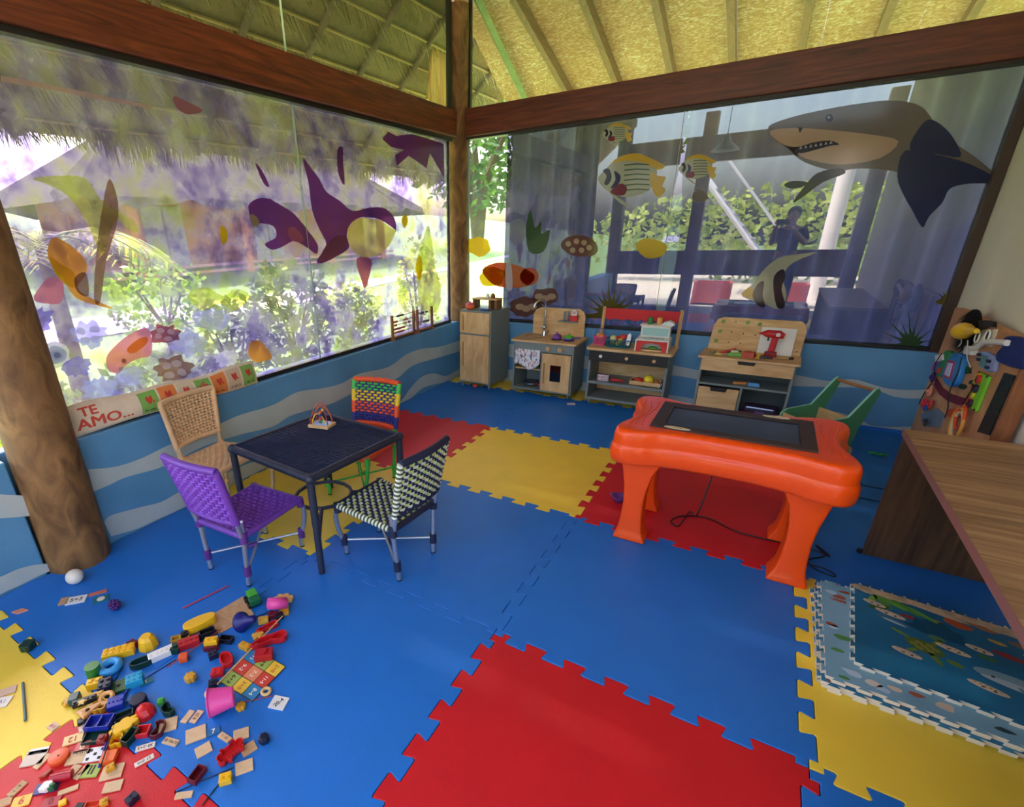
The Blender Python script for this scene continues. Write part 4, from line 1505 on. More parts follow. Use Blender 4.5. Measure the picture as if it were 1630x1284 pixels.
pts = [(1.60, -.70, .43), (1.585, -.74, .25), (1.56, -.80, .08)] + [(p[0], p[1], .004) for p in P_[2:]]
pts += [(at(*q)[0], at(*q)[1], .004) for q in [(1298, 868), (1312, 885), (1290, 890), (1283, 897), (1310, 905), (1328, 915), (1325, 918), (1295, 905), (1285, 895)]]
o = G().tube(smooth_open(pts, 5), .0036, 6).out('power_cord', BLK)
tag(o, 'black power cord looping under the orange touch table', 'cord')
for k, (a, b, lab) in enumerate((((1365, 771), (1405, 779), 'upper black cord running from the orange table to the desk'), ((1352, 790), (1395, 798), 'lower black cord running from the orange table to the desk'))):
    p0, p1 = at(a[0] - 60, a[1] - 12), at(b[0] + 25, b[1] + 5)
    o = G().tube(smooth_open([(p0[0], p0[1], .004), (*at(*a)[:2], .004), (*(at(*b)[:2]), .004), (p1[0], p1[1], .004)], 5), .003, 6).out('power_cord', BLK)
    tag(o, lab, 'cord')
t = T('toy_bowl', 'small purple toy bowl on the red mat beside the orange table', 'toy bowl', (*at(985, 797)[:2], 0))
G().lathe([(.001, 0), (.026, 0), (.042, .03), (.044, .034), (.038, .034), (.024, .006), (.001, .005)], n=20).out('bowl_body', M('#6d3f8a', .4), t)
G().tube([(-.04, 0, .03), (-.055, .005, .032)], .006, 6).out('bowl_ear', M('#6d3f8a', .4), t)
p_ = at(1397, 724)
g = G()
for k in range(5):
    g.ball((-.04 + .02 * k, .008 * math.sin(k * 2), .008), .012, (1, 1.2, .6), 8, 6)
tag(g.out('toy_lizard', M('#2fae3c', .4), loc=(p_[0], p_[1], .001)), 'flat green toy on the blue mat behind the orange table', 'toy')

# ---- desk
t = T('brown_desk', 'brown wood grain desk along the right wall', 'desk', (2.245, -.62, 0))
DESK = wood('#7a5434', '#b08a60', 5, (.45, 7, 3), .5, 6, .03)
DKD = wood('#3e2a1a', '#6d4c30', 5, (6, 3, .5), .5, 6, .03)
G().bb(0, .452, -2.0, 0, .595, .62).out('desk_top', DESK, t, bevel=.001)
G().bb(-.002, .0, -2.0, 0, .593, .622).out('edge_band', M('#8a5f58', .5), t)
G().bb(.006, .452, -.03, -.004, .0003, .594).out('side_panel', DKD, t, bevel=.001)
G().bb(.006, .452, -1.996, -1.97, .0003, .594).out('side_panel', DKD, t, bevel=.001)
G().bb(.40, .418, -1.97, -.03, .2, .594).out('back_panel', DKD, t)
G().cyl((-.004, -.017, .0003), (-.004, -.017, .018), .012, n=10).out('foot_cap', BLK, t)
# ================================================================== WOVEN TABLE AND CHAIRS
def lerp(a, b, t):
    return np.array(a, float) * (1 - t) + np.array(b, float) * t


def bil(q, u, v):
    return lerp(lerp(q[0], q[1], u), lerp(q[3], q[2], u), v)


def weave(quad, nu, nv, r, colu, colv, sag=0.0, bulge=0.0, amp=None):
    """over-and-under strands between four corners (0-1 front, 3-2 rear)"""
    g = G()
    a, b = np.array(quad[1], float) - quad[0], np.array(quad[3], float) - quad[0]
    nrm = np.cross(a, b)
    nrm /= np.linalg.norm(nrm)
    amp = r * .9 if amp is None else amp

    def P(u, v, s_):
        off = s_ * amp - sag * 4 * u * (1 - u) * 4 * v * (1 - v) + bulge * 4 * u * (1 - u)
        return bil(quad, u, v) + nrm * off
    for i in range(nu):                       # strands running along v
        u = (i + .5) / nu
        pts = [P(u, 0, 0)] + [P(u, (j + .5) / nv, 1 if (i + j) % 2 else -1) for j in range(nv)] + [P(u, 1, 0)]
        g.tube(pts, r, 4, colu(i), cap=False)
    for j in range(nv):
        v = (j + .5) / nv
        pts = [P(0, v, 0)] + [P((i + .5) / nu, v, -1 if (i + j) % 2 else 1) for i in range(nu)] + [P(1, v, 0)]
        g.tube(pts, r, 4, colv(j), cap=False)
    return g


def wrapped(pts, r, n=10, pitch=.010, mi=0):
    """a rod wound with strand: fine ridges along its length"""
    P = [np.array(p, float) for p in pts]
    out, rs = [], []
    for a, b in zip(P, P[1:]):
        k = max(2, int(np.linalg.norm(b - a) / pitch))
        for i in range(k):
            out += [lerp(a, b, i / k), lerp(a, b, (i + .5) / k)]
            rs += [r * 1.06, r * .93]
    out.append(P[-1])
    rs.append(r)
    return G().tube(out, rs, n, mi)


def chair(label, loc, ang, mats, colu, colv, wrapm, tubem, jointm, H=1.0, TW=.19, wraps=None, topm=None, dense=False, bands=None, SZ=.275, BH=.61, RW=.148, FW=.158, lean=.055):
    """local: faces +y, seat height SZ, back top BH"""
    t = T('woven_chair', label, 'chair', (loc[0], loc[1], 0), ang, 'small woven chairs round the table')
    dz = .17
    sz = SZ
    rj = [(-RW, -dz, sz - .015), (RW, -dz, sz - .015)]
    fj = [(-FW, dz, sz), (FW, dz, sz)]
    rt = .0115
    # legs
    for s_ in (-1, 1):
        G().tube([(s_ * RW, -dz, sz + .06), (s_ * RW, -dz, sz - .02), (s_ * (RW - .012), -dz - .004, .10), (s_ * (RW - .018), -dz - .006, 0.0)], rt, 10).out('leg', tubem, t)
        o = G().tube(smooth_open([(s_ * FW, dz, sz), (s_ * (FW + .006), dz + .012, sz - .06), (s_ * (FW - .008), dz + .012, .13), (s_ * (FW - .028), dz - .002, .06), (s_ * (FW - .03), dz, 0)], 4), rt, 10).out('leg', tubem, t)
        for y, x in ((-dz - .004, RW - .013), (dz + .002, FW - .024)):
            g = wrapped([(s_ * x, y, .055), (s_ * x, y, .105)], rt + .005)
            g.out('leg_binding', jointm, t)
        g = wrapped([(s_ * RW, -dz, sz - .045), (s_ * RW, -dz, sz + .01)], rt + .007)
        g.out('seat_binding', jointm, t)
        g = wrapped([(s_ * FW, dz, sz - .035), (s_ * FW, dz, sz + .012)], rt + .006)
        g.out('seat_binding', jointm, t)
        G().cyl((s_ * (RW - .018), -dz - .006, 0.0), (s_ * (RW - .018), -dz - .006, .006), rt + .001, n=10).cyl((s_ * (FW - .03), dz, 0.0), (s_ * (FW - .03), dz, .006), rt + .001, n=10).out('foot_cap', BLK, t)
    # crossed stretchers
    zc = .08
    for s_ in (-1, 1):
        G().cyl((-s_ * (RW - .01), -dz, zc), (s_ * (FW - .03), dz, zc), .0062, n=8).out('stretcher', tubem, t)
    ux = .5 * ((-RW + .01) + (FW - .03)) * 0
    g = wrapped([(-.012, -.04, zc), (.012, .0, zc)], .012)
    g.out('stretcher_binding', jointm, t)
    # seat
    R_ = .0145
    for a, b, nm in ((rj[0], fj[0], 'seat_rail'), (rj[1], fj[1], 'seat_rail'), (fj[0], fj[1], 'seat_rail'), (rj[0], rj[1], 'seat_rail')):
        g = wrapped([a, b], R_)
        side = a[0] * b[0] > 0
        mm = wrapm if not (wraps and side) else wraps
        if isinstance(mm, list):
            k_ = len(g.v) // 10
            for fi in range(len(g.f)):
                ring = g.f[fi][0] // 10
                g.mi[fi] = (ring // 2) % 2
        g.out(nm, mm, t)
    q = [(-FW + .008, dz - .005, sz + .004), (FW - .008, dz - .005, sz + .004), (RW - .006, -dz + .005, sz - .01), (-RW + .006, -dz + .005, sz - .01)]
    q = [q[3], q[2], q[1], q[0]]
    nu = 15 if not dense else 14
    weave(q, nu, nu, .0078, colu, colv, .008).out('seat_weave', mats, t)
    # back
    def bp(s_, z):
        u = (z - sz) / (BH - sz)
        return (s_ * (RW + (TW - RW) * u), -dz - .01 - lean * u - .012 * u * u, z)
    z0 = sz + .065
    for s_ in (-1, 1):
        pts = [bp(s_, z0 - .06 + (BH - z0 + .06) * i / 6) for i in range(7)]
        mm = wraps or wrapm
        g = wrapped(pts[1:], R_ if not bands else R_ * 1.1)
        if bands:
            for fi in range(len(g.f)):
                z = g.v[g.f[fi][0]][2]
                g.mi[fi] = bands((z - z0) / (BH - z0))
            g.out('back_post', mats, t)
        else:
            if isinstance(mm, list):
                for fi in range(len(g.f)):
                    g.mi[fi] = (g.f[fi][0] // 10 // 2) % 2
            g.out('back_post', mm, t)
        G().tube([bp(s_, sz - .01), bp(s_, z0 + .02)], rt, 10).out('post_tube', tubem, t)
    def bar(z, nm, m):
        a, b = np.array(bp(-1, z)), np.array(bp(1, z))
        pts = [lerp(a, b, i / 8) + np.array((0, -.02 * math.sin(PI * i / 8), .004 * math.sin(PI * i / 8))) for i in range(9)]
        wrapped(pts, R_ * 1.1).out(nm, m, t)
    bar(BH, 'top_rail', topm or wrapm)
    bar(z0, 'lower_rail', topm or wrapm)
    q = [bp(-1, z0), bp(1, z0), bp(1, BH - .01), bp(-1, BH - .01)]
    nv = 15 if not dense else 15
    g = weave(q, 14 if not dense else 14, nv, .0078, colu if not bands else (lambda i: 3), colv if not bands else (lambda j: bands((j + .5) / nv)), 0, .02)
    g.out('back_weave', mats, t)
    return t


PUR = M('#7b3fae', .5, .10, 12)
ALU = M('#c3c6cb', .34, metal=.85)
chair('purple woven chair nearest the scattered toys', (-.212, -2.14), R(3), [PUR, PUR], lambda i: 0, lambda j: 1, M('#6f3aa0', .5, .1, 12), ALU, M('#5c2f80', .5), dense=True, TW=.166)
NAVY = M('#1c2440', .55, .08, 15)
LIME = M('#c5d27e', .55, .08, 15)
WHI = M('#dfe0cf', .55)
chair('green and white woven chair with navy rails beside the table', (.325, -1.785), R(86), [NAVY, LIME, WHI], lambda i: 0, lambda j: 1 + (j % 2), NAVY, ALU, NAVY, wraps=[WHI, M('#4a5530', .6)], topm=NAVY, TW=.16, SZ=.285, FW=.15)
BEI = M('#e0b484', .6, .10, 15)
chair('beige woven rope chair between the table and the wall', (-.722, -1.9), R(-85), [BEI, BEI], lambda i: 0, lambda j: 1, BEI, M('#cfb48a', .5, metal=.3), BEI, dense=True, TW=.168, SZ=.345, BH=.665, RW=.135, FW=.165, lean=.0)
RB = [M('#e8501e', .5, .06, 20), M('#1f2a7d', .5, .06, 20), M('#f0c421', .5, .06, 20), M('#2f2a78', .5), M('#46b648', .5, .06, 20)]


def rb(u):
    return 1 if u < .25 else 0 if u < .52 else 2 if u < .78 else 4


chair('rainbow striped woven chair with green frame behind the table', (-.245, -1.30), R(188), RB, lambda i: 1 if i % 2 else 0, lambda j: 0 if j % 3 else 2, RB[0], RB[4], RB[4], topm=RB[0], bands=rb, TW=.162)

t = T('woven_table', 'square dark navy woven table in the middle of the chairs', 'table', (-.125, -1.747, 0), R(-4.7))
TN = M('#23293a', .5, .12, 15)
TB = M('#2a3352', .45, .15, 30)
h, ZT = .295, .485
cs = [(-h, -h), (h, -h), (h, h), (-h, h)]
for x, y in cs:
    g = wrapped([(x, y, ZT), (x, y, .25)], .0175)
    g.tube([(x, y, .26), (x * 1.02, y * 1.02, .0)], [.0165, .0155], 12)
    g.out('leg', TN, t)
for k in range(4):
    a, b = cs[k], cs[(k + 1) % 4]
    wrapped([(a[0], a[1], ZT), (b[0], b[1], ZT)], .0185).out('top_rail', TN, t)
    G().ball((a[0], a[1], ZT), .024).out('corner_binding', TN, t)
# lower ring of curved stretchers
ring = [(.5 * h * math.cos(a), .5 * h * math.sin(a), .185) for a in np.linspace(0, 2 * PI, 17)[:-1]]
G().tube(ring, .010, 8, closed=True).out('stretcher_ring', TN, t)
for x, y in cs:
    G().tube([(x, y, .15), (x * .6, y * .6, .18), (x * .355, y * .355, .185)], .010, 8).out('stretcher', TN, t)
g = G()
for i in range(58):
    x = -h + .012 + (2 * h - .024) * i / 57
    pts = [(x, -h, ZT + .012)] + [(x, -h + 2 * h * j / 12, ZT + .010 + (.002 if (i + j) % 2 else -.002) - .006 * math.sin(PI * j / 12)) for j in range(1, 12)] + [(x, h, ZT + .012)]
    g.tube(pts, .0042, 4, 0, cap=False)
for j in range(1, 24):
    y = -h + 2 * h * j / 24
    g.tube([(-h, y, ZT + .008), (0, y, ZT + .002), (h, y, ZT + .008)], .0034, 4, 1, cap=False)
g.out('woven_top', [TB, TN], t)
TTOP = ZT + .0135

# bead maze on the table
p_ = at(511, 680, 'z', .5)
t = T('bead_maze', 'little wooden bead maze with coloured wires on the woven table', 'toy', (p_[0] - .01, p_[1] + .02, TTOP - .001), R(12))
G().bb(-.062, .062, -.045, .045, .002, .018).out('base', PLYX, t, bevel=.003)
G().bb(-.045, .045, -.032, .032, .0182, .0192).out('base_print', M('#a9c4ea', .5), t)
for a in ([(-.05, -.03), (.05, .03), .115, '#b8442e'], [(-.05, .03), (.05, -.02), .10, '#9a3040'], [(-.04, -.035), (.02, .0), .06, '#e8c23a'], [(-.055, 0), (.045, .035), .09, '#e07a3a']):
    (x0, y0), (x1, y1), hh, c = a
    pts = [(x0 + (x1 - x0) * u, y0 + (y1 - y0) * u, .018 + hh * math.sin(PI * u) ** .6) for u in np.linspace(0, 1, 16)]
    G().tube(pts, .0028, 6).out('wire', M(c, .4), t)
for x, y, z, c in ((-.045, -.032, .03, '#8e2430'), (-.045, -.032, .045, '#7b3a1e'), (.0, -.01, .03, '#2f7a3d'), (.0, -.01, .048, '#c8384a'), (0, -.01, .066, '#2c3a7a'), (.002, -.008, .084, '#d8542e'), (.015, .0, .095, '#d9b83a'), (-.05, .03, .032, '#7a2a22')):
    G().ball((x, y, z), .010, (1, 1, .9), 10, 7).out('bead', M(c, .4), t)

# ---- abacuses on the left sill
WN = wood('#7a4522', '#a8683a', 6, (3, 3, 1), .5)


def abacus(label, y0, y1, z1, rows, beads):
    t = T('toy_abacus', label, 'abacus', (-1.015, (y0 + y1) / 2, .5855), 0, 'wooden abacuses on the window sill')
    L_ = (y1 - y0) / 2
    for s_ in (-1, 1):
        G().bb(-.009, .009, s_ * L_ - .012, s_ * L_ + .012, .012, z1).out('upright', WN, t, bevel=.002)
        G().bb(-.018, .022, s_ * L_ - .016, s_ * L_ + .016, .0, .014).out('foot', WN, t, bevel=.002)
    G().bb(-.008, .008, -L_, L_, .014, .03).out('bottom_bar', WN, t)
    for k, z in enumerate(rows):
        G().cyl((0, -L_, z), (0, L_, z), .0022, n=6).out('rod', BLK, t)
        for u, c in beads[k]:
            G().lathe([(.0025, -.008), (.009, -.004), (.010, 0), (.009, .004), (.0025, .008)], n=10).out('bead', M(c, .45), t, (0, -L_ + 2 * L_ * u, z), (R(90), 0, 0))


R1, R2, GR, YE, DKb = '#a83a24', '#c05236', '#5f7a4a', '#cfc06a', '#35302c'
abacus('wider wooden abacus with red beads on the left sill', .11, .44, .215, [.062, .092, .125, .155, .20],
       [[(.12 + .055 * i, R2) for i in range(8)] + [(.72, '#c9c0a0')], [(.1 + .055 * i, R1) for i in range(9)] + [(.8, '#b9b39a')], [(.12, R1), (.18, R1), (.5, YE), (.56, YE), (.62, R1), (.75, R1), (.8, R1)], [(.1, R1), (.16, R1), (.22, R2), (.55, R1), (.61, R1), (.67, R2)], [(.25 + .05 * i, DKb) for i in range(6)]])
abacus('narrower wooden abacus with dark beads next to the corner', .50, .75, .215, [.09, .175],
       [[(.4 + .07 * i, DKb) for i in range(6)], [(.3, DKb), (.36, GR), (.42, DKb), (.6, DKb), (.68, '#7a3a22')]])

# ---- heart cushion on the left sill
t = T('heart_cushion', 'long cream cushion reading TE AMO with red heart patches on the sill', 'cushion', (-1.0, -1.93, .586))
LN, HT, TH = 1.09, .15, .085


def cush(u, v, side=1):
    """u 0..1 along the cushion, v 0..1 up; returns a point on the front (side=1) or back"""
    e = (max(0, 4 * u * (1 - u)) ** .28) * (max(0, 4 * v * (1 - v)) ** .5)
    y = -LN / 2 + LN * u
    cen = .02 * math.sin(u * 5.5 + .6)
    pin = 1 - .10 * math.sin(PI * u)
    z = HT * (.5 + (v - .5) * pin) + .008 * math.sin(u * 17) * (v - .2) + cen * .35 + .006
    lean = -.018 * (v - .5)
    return (side * TH / 2 * e + lean, y, z)


vs, fs = [], []
nu, nv = 60, 14
for s_ in (1, -1):
    for i in range(nu + 1):
        for j in range(nv + 1):
            vs.append(cush(i / nu, j / nv, s_))
for s_ in range(2):
    o_ = s_ * (nu + 1) * (nv + 1)
    for i in range(nu):
        for j in range(nv):
            a = o_ + i * (nv + 1) + j
            fs.append((a, a + 1, a + nv + 2, a + nv + 1))
G().add(vs, fs, 0, True).out('cushion_body', M('#e2cdb0', .85, .06, 20, .2, 150), t)


def onc(u, v, off=.0012):
    p = cush(u, v)
    return (p[0] + off, p[1], p[2])


g = G()
for s_, uc, vc, sz_ in (('TE', .080, .72, .058), ('AMO...', .140, .36, .070)):
    v_, f_c = refine(*text_geo(s_, sz_, 0), .008)
    for dx_, dy_, of_ in ((0, 0, .0022), (.0018, .0009, .0024), (-.0018, -.0009, .0026), (.0009, -.0018, .0028)):
        g.add([onc(uc + (x + dx_) / LN * 1.28, vc + (y + dy_) / HT, of_) for x, y, z in v_], f_c)
g.out('lettering', M('#d04a34', .7), t, fixn=False, label='red words TE AMO...')
HEART = [(0, -.5), (.28, -.22), (.48, .05), (.5, .28), (.36, .46), (.18, .46), (0, .27), (-.18, .46), (-.36, .46), (-.5, .28), (-.48, .05), (-.28, -.22)]
pc = ['#7fae4f', '#e0803e', '#d5bfa0', '#7fae4f', '#e0803e', '#cdb094', '#86ad55']
for k in range(7):
    u0, u1 = .30 + .098 * k, .30 + .098 * k + .088
    nn = 8
    vs = [onc(u0 + (u1 - u0) * i / nn, .10 + .82 * j / nn, .0007) for i in range(nn + 1) for j in range(nn + 1)]
    pt = G().add(vs, [(i * (nn + 1) + j, (i + 1) * (nn + 1) + j, (i + 1) * (nn + 1) + j + 1, i * (nn + 1) + j + 1) for i in range(nn) for j in range(nn)], 0, True).out('patch', M(pc[k], .8), t, fixn=False)
    uc = (u0 + u1) / 2
    g = G()
    if k == 3:
        for a in range(12):
            cx0, cy0 = uc + .014 * math.cos(a * 2.4) * math.sqrt(a / 12) * 1.7, .60 + .17 * math.sin(a * 2.4) * math.sqrt(a / 12) * 1.2
            g.add([onc(cx0 + .006 * math.cos(b), cy0 + .05 * math.sin(b), .0018) for b in np.linspace(0, 2 * PI, 9)[:-1]], [tuple(range(8))])
    else:
        g.add([onc(uc + x * .034, .60 + y * .34, .0018) for x, y in HEART], [tuple(range(12))])
        g.add([onc(uc + x * .012 + .018, .52 + y * .12, .002) for x, y in HEART], [tuple(range(12))])
    g.out('heart_print', M('#c9402f', .7), pt, fixn=False)
    g = G()
    for q in range(7):
        if (q + k) % 4 != 2:
            uu = uc - .030 + .0088 * q
            g.add([onc(uu + a_ * .0055, .19 + b_ * (.05 if q % 2 else .075), .002) for a_, b_ in ((0, 0), (1, 0), (1, 1), (0, 1))], [(0, 1, 2, 3)])
    g.out('caption_marks', M('#3a2a22', .7), pt, fixn=False)['kind'] = 'stuff'
# ================================================================== PRINTS ON THE WINDOWS
def decal(name, pts, mat, parent, plane, val, n=3, off=.0, sm=True):
    """flat print on a pane; pts are picture positions of its outline on that pane"""
    k = 1 if plane == 'x' else 0
    q = [at(x, y, plane, val) for x, y in pts]
    q = [(p[k], p[2]) for p in q]
    if sm:
        q = smooth_closed(q, n)
    sg = 1 if plane == 'x' else -1
    return G().prism(q, val + sg * (.0045 + off), val + sg * (.0055 + off), plane).out(name, mat, parent)


def circ(x, y, rx, ry=None, n=12, wob=0, seed=0, rot=0):
    rn = random.Random(seed)
    o = []
    for i in range(n):
        a = 2 * PI * i / n
        r_ = 1 + rn.uniform(-wob, wob)
        u, v = rx * r_ * math.cos(a), (ry or rx) * r_ * math.sin(a)
        o.append((x + u * math.cos(rot) - v * math.sin(rot), y + u * math.sin(rot) + v * math.cos(rot)))
    return o


def pf(name, tint, milk, f=.45):
    if name.startswith('b_'):
        return film(name, tint, milk, min(.8, f + .2), .03, .1, dsh=.6)
    return film(name, tint, milk, f, .03, .1)


zl = lambda L_: [(x / 2.14, 60 + y / 2.14) for x, y in L_]
F_PUR = pf('print_purple', '#bd82ba', '#9a6ca6', .35)
F_MAR = pf('print_maroon', '#d8a0a8', '#c89aa8', .35)
F_PALE = pf('print_pale', '#f2ecb4', '#e6e0b0', .35)
F_ORG = pf('print_orange', '#f8d48a', '#f2c880', .35)
F_BRN = pf('print_brown', '#d2bcae', '#c4b0a6', .25)
F_PNK = pf('print_pink', '#f6c6cc', '#eab8c0', .35)
F_LAV = pf('print_lavender', '#e4e8f6', '#d8def2', .40)
F_LAV2 = pf('print_violet', '#d4d0f0', '#c8c4ea', .40)
F_WHT = pf('print_white', '#f8f8fb', '#eef0f6', .5)
F_YEL = pf('print_yellow', '#f2e040', '#e0d050', .35)
F_LIM = pf('print_lime', '#f2f6c4', '#e8f0b0', .22)
F_GRN = pf('print_green', '#6a8a4a', '#64804a', .4)

def whale(label, body, belly, extra):
    o = decal('whale_print', zl(body), F_PUR, None, 'x', GX)
    tag(o, label, 'window sticker', 'sea life prints on the windows')
    for nm, pts, m in [('belly_print', belly, F_PALE)] + extra:
        c = decal(nm, zl(pts), m, o, 'x', GX, off=.0014)
    return o


whale('large purple whale print with pale yellow belly on the left window',
      [(1030, 410), (1055, 440), (1085, 480), (1110, 525), (1155, 555), (1200, 590), (1260, 578), (1310, 582), (1342, 615), (1347, 655), (1334, 646), (1290, 618), (1230, 611), (1190, 636), (1179, 678), (1188, 714), (1150, 742), (1095, 768), (1078, 758), (1110, 705), (1088, 655), (1062, 590), (1050, 500), (1038, 450)],
      [(1192, 640), (1230, 615), (1290, 622), (1334, 650), (1346, 660), (1320, 712), (1280, 742), (1230, 747), (1196, 718), (1183, 678)],
      [('fin_print', [(1212, 752), (1262, 755), (1254, 820), (1241, 852), (1228, 822)], F_MAR), ('flipper_print', [(1085, 765), (1110, 705), (1150, 672), (1185, 690), (1150, 738)], F_MAR)])
whale('small purple whale print diving left of the big whale',
      [(845, 570), (870, 550), (910, 547), (950, 568), (1000, 600), (1050, 660), (1080, 705), (1076, 736), (1040, 712), (1000, 692), (960, 712), (925, 722), (900, 702), (938, 680), (930, 642), (880, 632), (858, 640), (848, 600)],
      [(850, 602), (872, 610), (882, 634), (860, 642)],
      [('patch_print', [(978, 655), (1000, 645), (1030, 680), (1026, 695), (990, 690)], F_PNK)])
o = decal('ray_print', zl([(1300, 345), (1320, 320), (1350, 335), (1400, 328), (1450, 342), (1510, 362), (1512, 480), (1490, 440), (1462, 392), (1452, 445), (1420, 422), (1390, 402), (1350, 437), (1344, 400), (1375, 382), (1330, 372)]), F_PUR, None, 'x', GX, sm=False)
tag(o, 'jagged dark purple print in the top right corner of the left window', 'window sticker', 'sea life prints on the windows')
o = decal('angelfish_print', zl([(178, 680), (240, 708), (288, 756), (292, 800), (262, 850), (300, 882), (384, 922), (310, 906), (252, 882), (214, 822), (188, 792), (160, 742)]), F_ORG, None, 'x', GX)
tag(o, 'orange fish print near the left edge of the left window', 'window sticker', 'sea life prints on the windows')
decal('tail_print', zl([(168, 815), (212, 830), (206, 900), (160, 906), (112, 892), (132, 850)]), F_PNK, o, 'x', GX, off=.0014)
decal('shade_print', zl([(252, 818), (290, 800), (300, 878), (262, 866)]), F_BRN, o, 'x', GX, off=.0014)
decal('body_print', zl([(165, 745), (190, 760), (250, 800), (262, 850), (220, 840), (185, 800)]), F_YEL, o, 'x', GX, off=.0007)
o = decal('parrotfish_print', zl([(360, 1090), (390, 1050), (440, 1010), (500, 988), (516, 1040), (510, 1082), (470, 1092), (430, 1112), (400, 1142), (368, 1130)]), F_PNK, None, 'x', GX)
tag(o, 'pink and orange fish print above the heart cushion', 'window sticker', 'sea life prints on the windows')
decal('stripe_print', zl([(430, 1060), (470, 1025), (500, 1020), (495, 1045), (450, 1075)]), F_ORG, o, 'x', GX, off=.0014)
decal('eye_print', zl(circ(420, 1100, 8)), F_BRN, o, 'x', GX, off=.0014)
o = decal('rose_coral_print', zl(circ(186, 1080, 50, 46, 16, .06, 1)), F_WHT, None, 'x', GX)
tag(o, 'pale round coral print with rings at the lower left of the window', 'window sticker', 'sea life prints on the windows')
for k, r_ in enumerate((36, 24, 12)):
    decal('ring_print', zl(circ(188 + 2 * k, 1080, r_, r_ * .85, 14, .06, k)), F_LAV if k % 2 == 0 else F_WHT, o, 'x', GX, off=.0014 * (k + 1))
for k, (x, y, r_, m, lab) in enumerate([(340, 1200, 60, F_LAV, 'grey lavender coral print just above the TE AMO words'), (120, 960, 58, F_LAV2, 'violet coral print below the orange fish print'), (300, 1010, 62, F_LAV, 'cloudy lavender coral print left of the pink fish print'),
                                      (440, 1150, 46, F_LAV, 'lavender coral print right of the pink fish print'), (560, 1010, 48, F_MAR, 'dark maroon coral print right of the pink fish print'), (590, 1130, 62, F_BRN, 'dark shell shaped print above the cushion hearts'),
                                      (640, 1040, 60, F_LAV, 'grey lavender coral print above the dark shell print'), (720, 960, 60, F_LAV, 'pale lavender coral print in the lower middle of the left window'), (770, 1090, 40, F_WHT, 'whitish coral print in the lower middle of the left window'),
                                      (260, 1120, 48, F_LAV2, 'violet grey coral print right of the ringed coral')]):
    o = decal('coral_print', zl(circ(x, y, r_, r_ * .72, 26, .22, 40 + k)), m, None, 'x', GX, 2)
    tag(o, lab, 'window sticker', 'coral prints on the left window')
    for q in range(4):
        decal('coral_lobe', zl(circ(x + r_ * .5 * math.cos(q * 1.7 + k), y + r_ * .35 * math.sin(q * 1.7 + k), r_ * .26, r_ * .2, 10, .15, q)), F_WHT, o, 'x', GX, 2, .0014)
for k, (pts, m, lab) in enumerate([
        ([(110, 480), (200, 470), (290, 480), (350, 560), (450, 620), (470, 665), (430, 650), (390, 620), (360, 720), (340, 740), (300, 640), (230, 540), (160, 500)], F_LIM, 'arching yellow green seaweed print above the orange fish print'),
        ([(1430, 760), (1440, 690), (1455, 640), (1470, 690), (1480, 780), (1500, 850), (1490, 930), (1440, 930), (1420, 850)], F_LIM, 'upright yellow green seaweed print beside the corner post'),
        ([(1415, 770), (1428, 740), (1437, 780), (1430, 825), (1418, 815)], F_YEL, 'small yellow fish print beside the corner post'),
        ([(845, 1080), (850, 1040), (880, 1030), (910, 1060), (925, 1090), (900, 1100), (870, 1105)], F_ORG, 'small orange and yellow fish print above the sill'),
        ([(640, 870), (700, 850), (760, 880), (800, 855), (850, 880), (800, 930), (750, 905), (700, 930), (660, 910)], F_LIM, 'lime green leaf print left of the dark garden shrubs'),
        ([(868, 428), (890, 452), (916, 506), (896, 496)], F_PUR, 'small dark purple fin print above the small whale'),
        ([(1148, 382), (1166, 374), (1166, 420), (1172, 502), (1150, 460)], F_PUR, 'slim purple fin print above the big whale'),
        ([(372, 480), (400, 560), (395, 640), (360, 760), (340, 900), (318, 880), (330, 700), (350, 560)], F_BRN, 'long brown weed print hanging in the left part of the window'),
        ([(590, 200), (650, 225), (690, 248), (640, 262), (600, 240)], F_MAR, 'small maroon print near the top of the left window'),
        ([(1366, 620), (1380, 600), (1388, 625), (1376, 648)], F_YEL, 'tiny pale fish print right of the big whale'),
        ([(752, 640), (770, 655), (772, 690), (756, 702), (748, 670)], F_YEL, 'tiny striped fish print left of the small whale')]):
    o = decal('weed_print' if m is F_LIM or m is F_BRN else 'fish_print', zl(pts), m, None, 'x', GX)
    tag(o, lab, 'window sticker', 'sea life prints on the windows')
o = G()
q0, q1 = at(0, 160, 'x', GX), at(300, 216, 'x', GX)
o = decal('tape_strip', [(0, 120), (60, 131), (240, 168), (240, 174), (60, 140), (0, 130)], pf('print_tape', '#e8d5d0', '#dcc8c4', .4), None, 'x', GX, sm=False)
tag(o, 'pale strip of tape across the top left of the left window', 'tape')

# ---- back window prints
zb_ = lambda L_: L_
B_YEL = pf('b_yellow', '#f4dc50', '#e8ca44', .45)
B_PAL = pf('b_pale', '#e6e8d4', '#cfd2b8', .4)
B_BLK = pf('b_black', '#3a3850', '#2a2836', .5)
B_DKB = pf('b_darkblue', '#5660a0', '#39427a', .3)
B_GRY = pf('b_grey', '#b4aca8', '#94897e', .32)
B_CRM = pf('b_cream', '#ecdccb', '#dcc2a4', .42)
B_ORG = pf('b_orange', '#e07030', '#d06a38', .55)
B_BRN = pf('b_brown', '#b08478', '#8e645a', .4)
B_GRN = pf('b_green', '#84a878', '#5f8458', .25)
B_OLV = pf('b_olive', '#b4ac58', '#948c44', .25)
B_RED = pf('b_red', '#b0405a', '#9a3a50', .5)


def bdec(name, pts, m, par, off=0, sm=True):
    return decal(name, pts, m, par, 'y', GY, 3, off, sm)


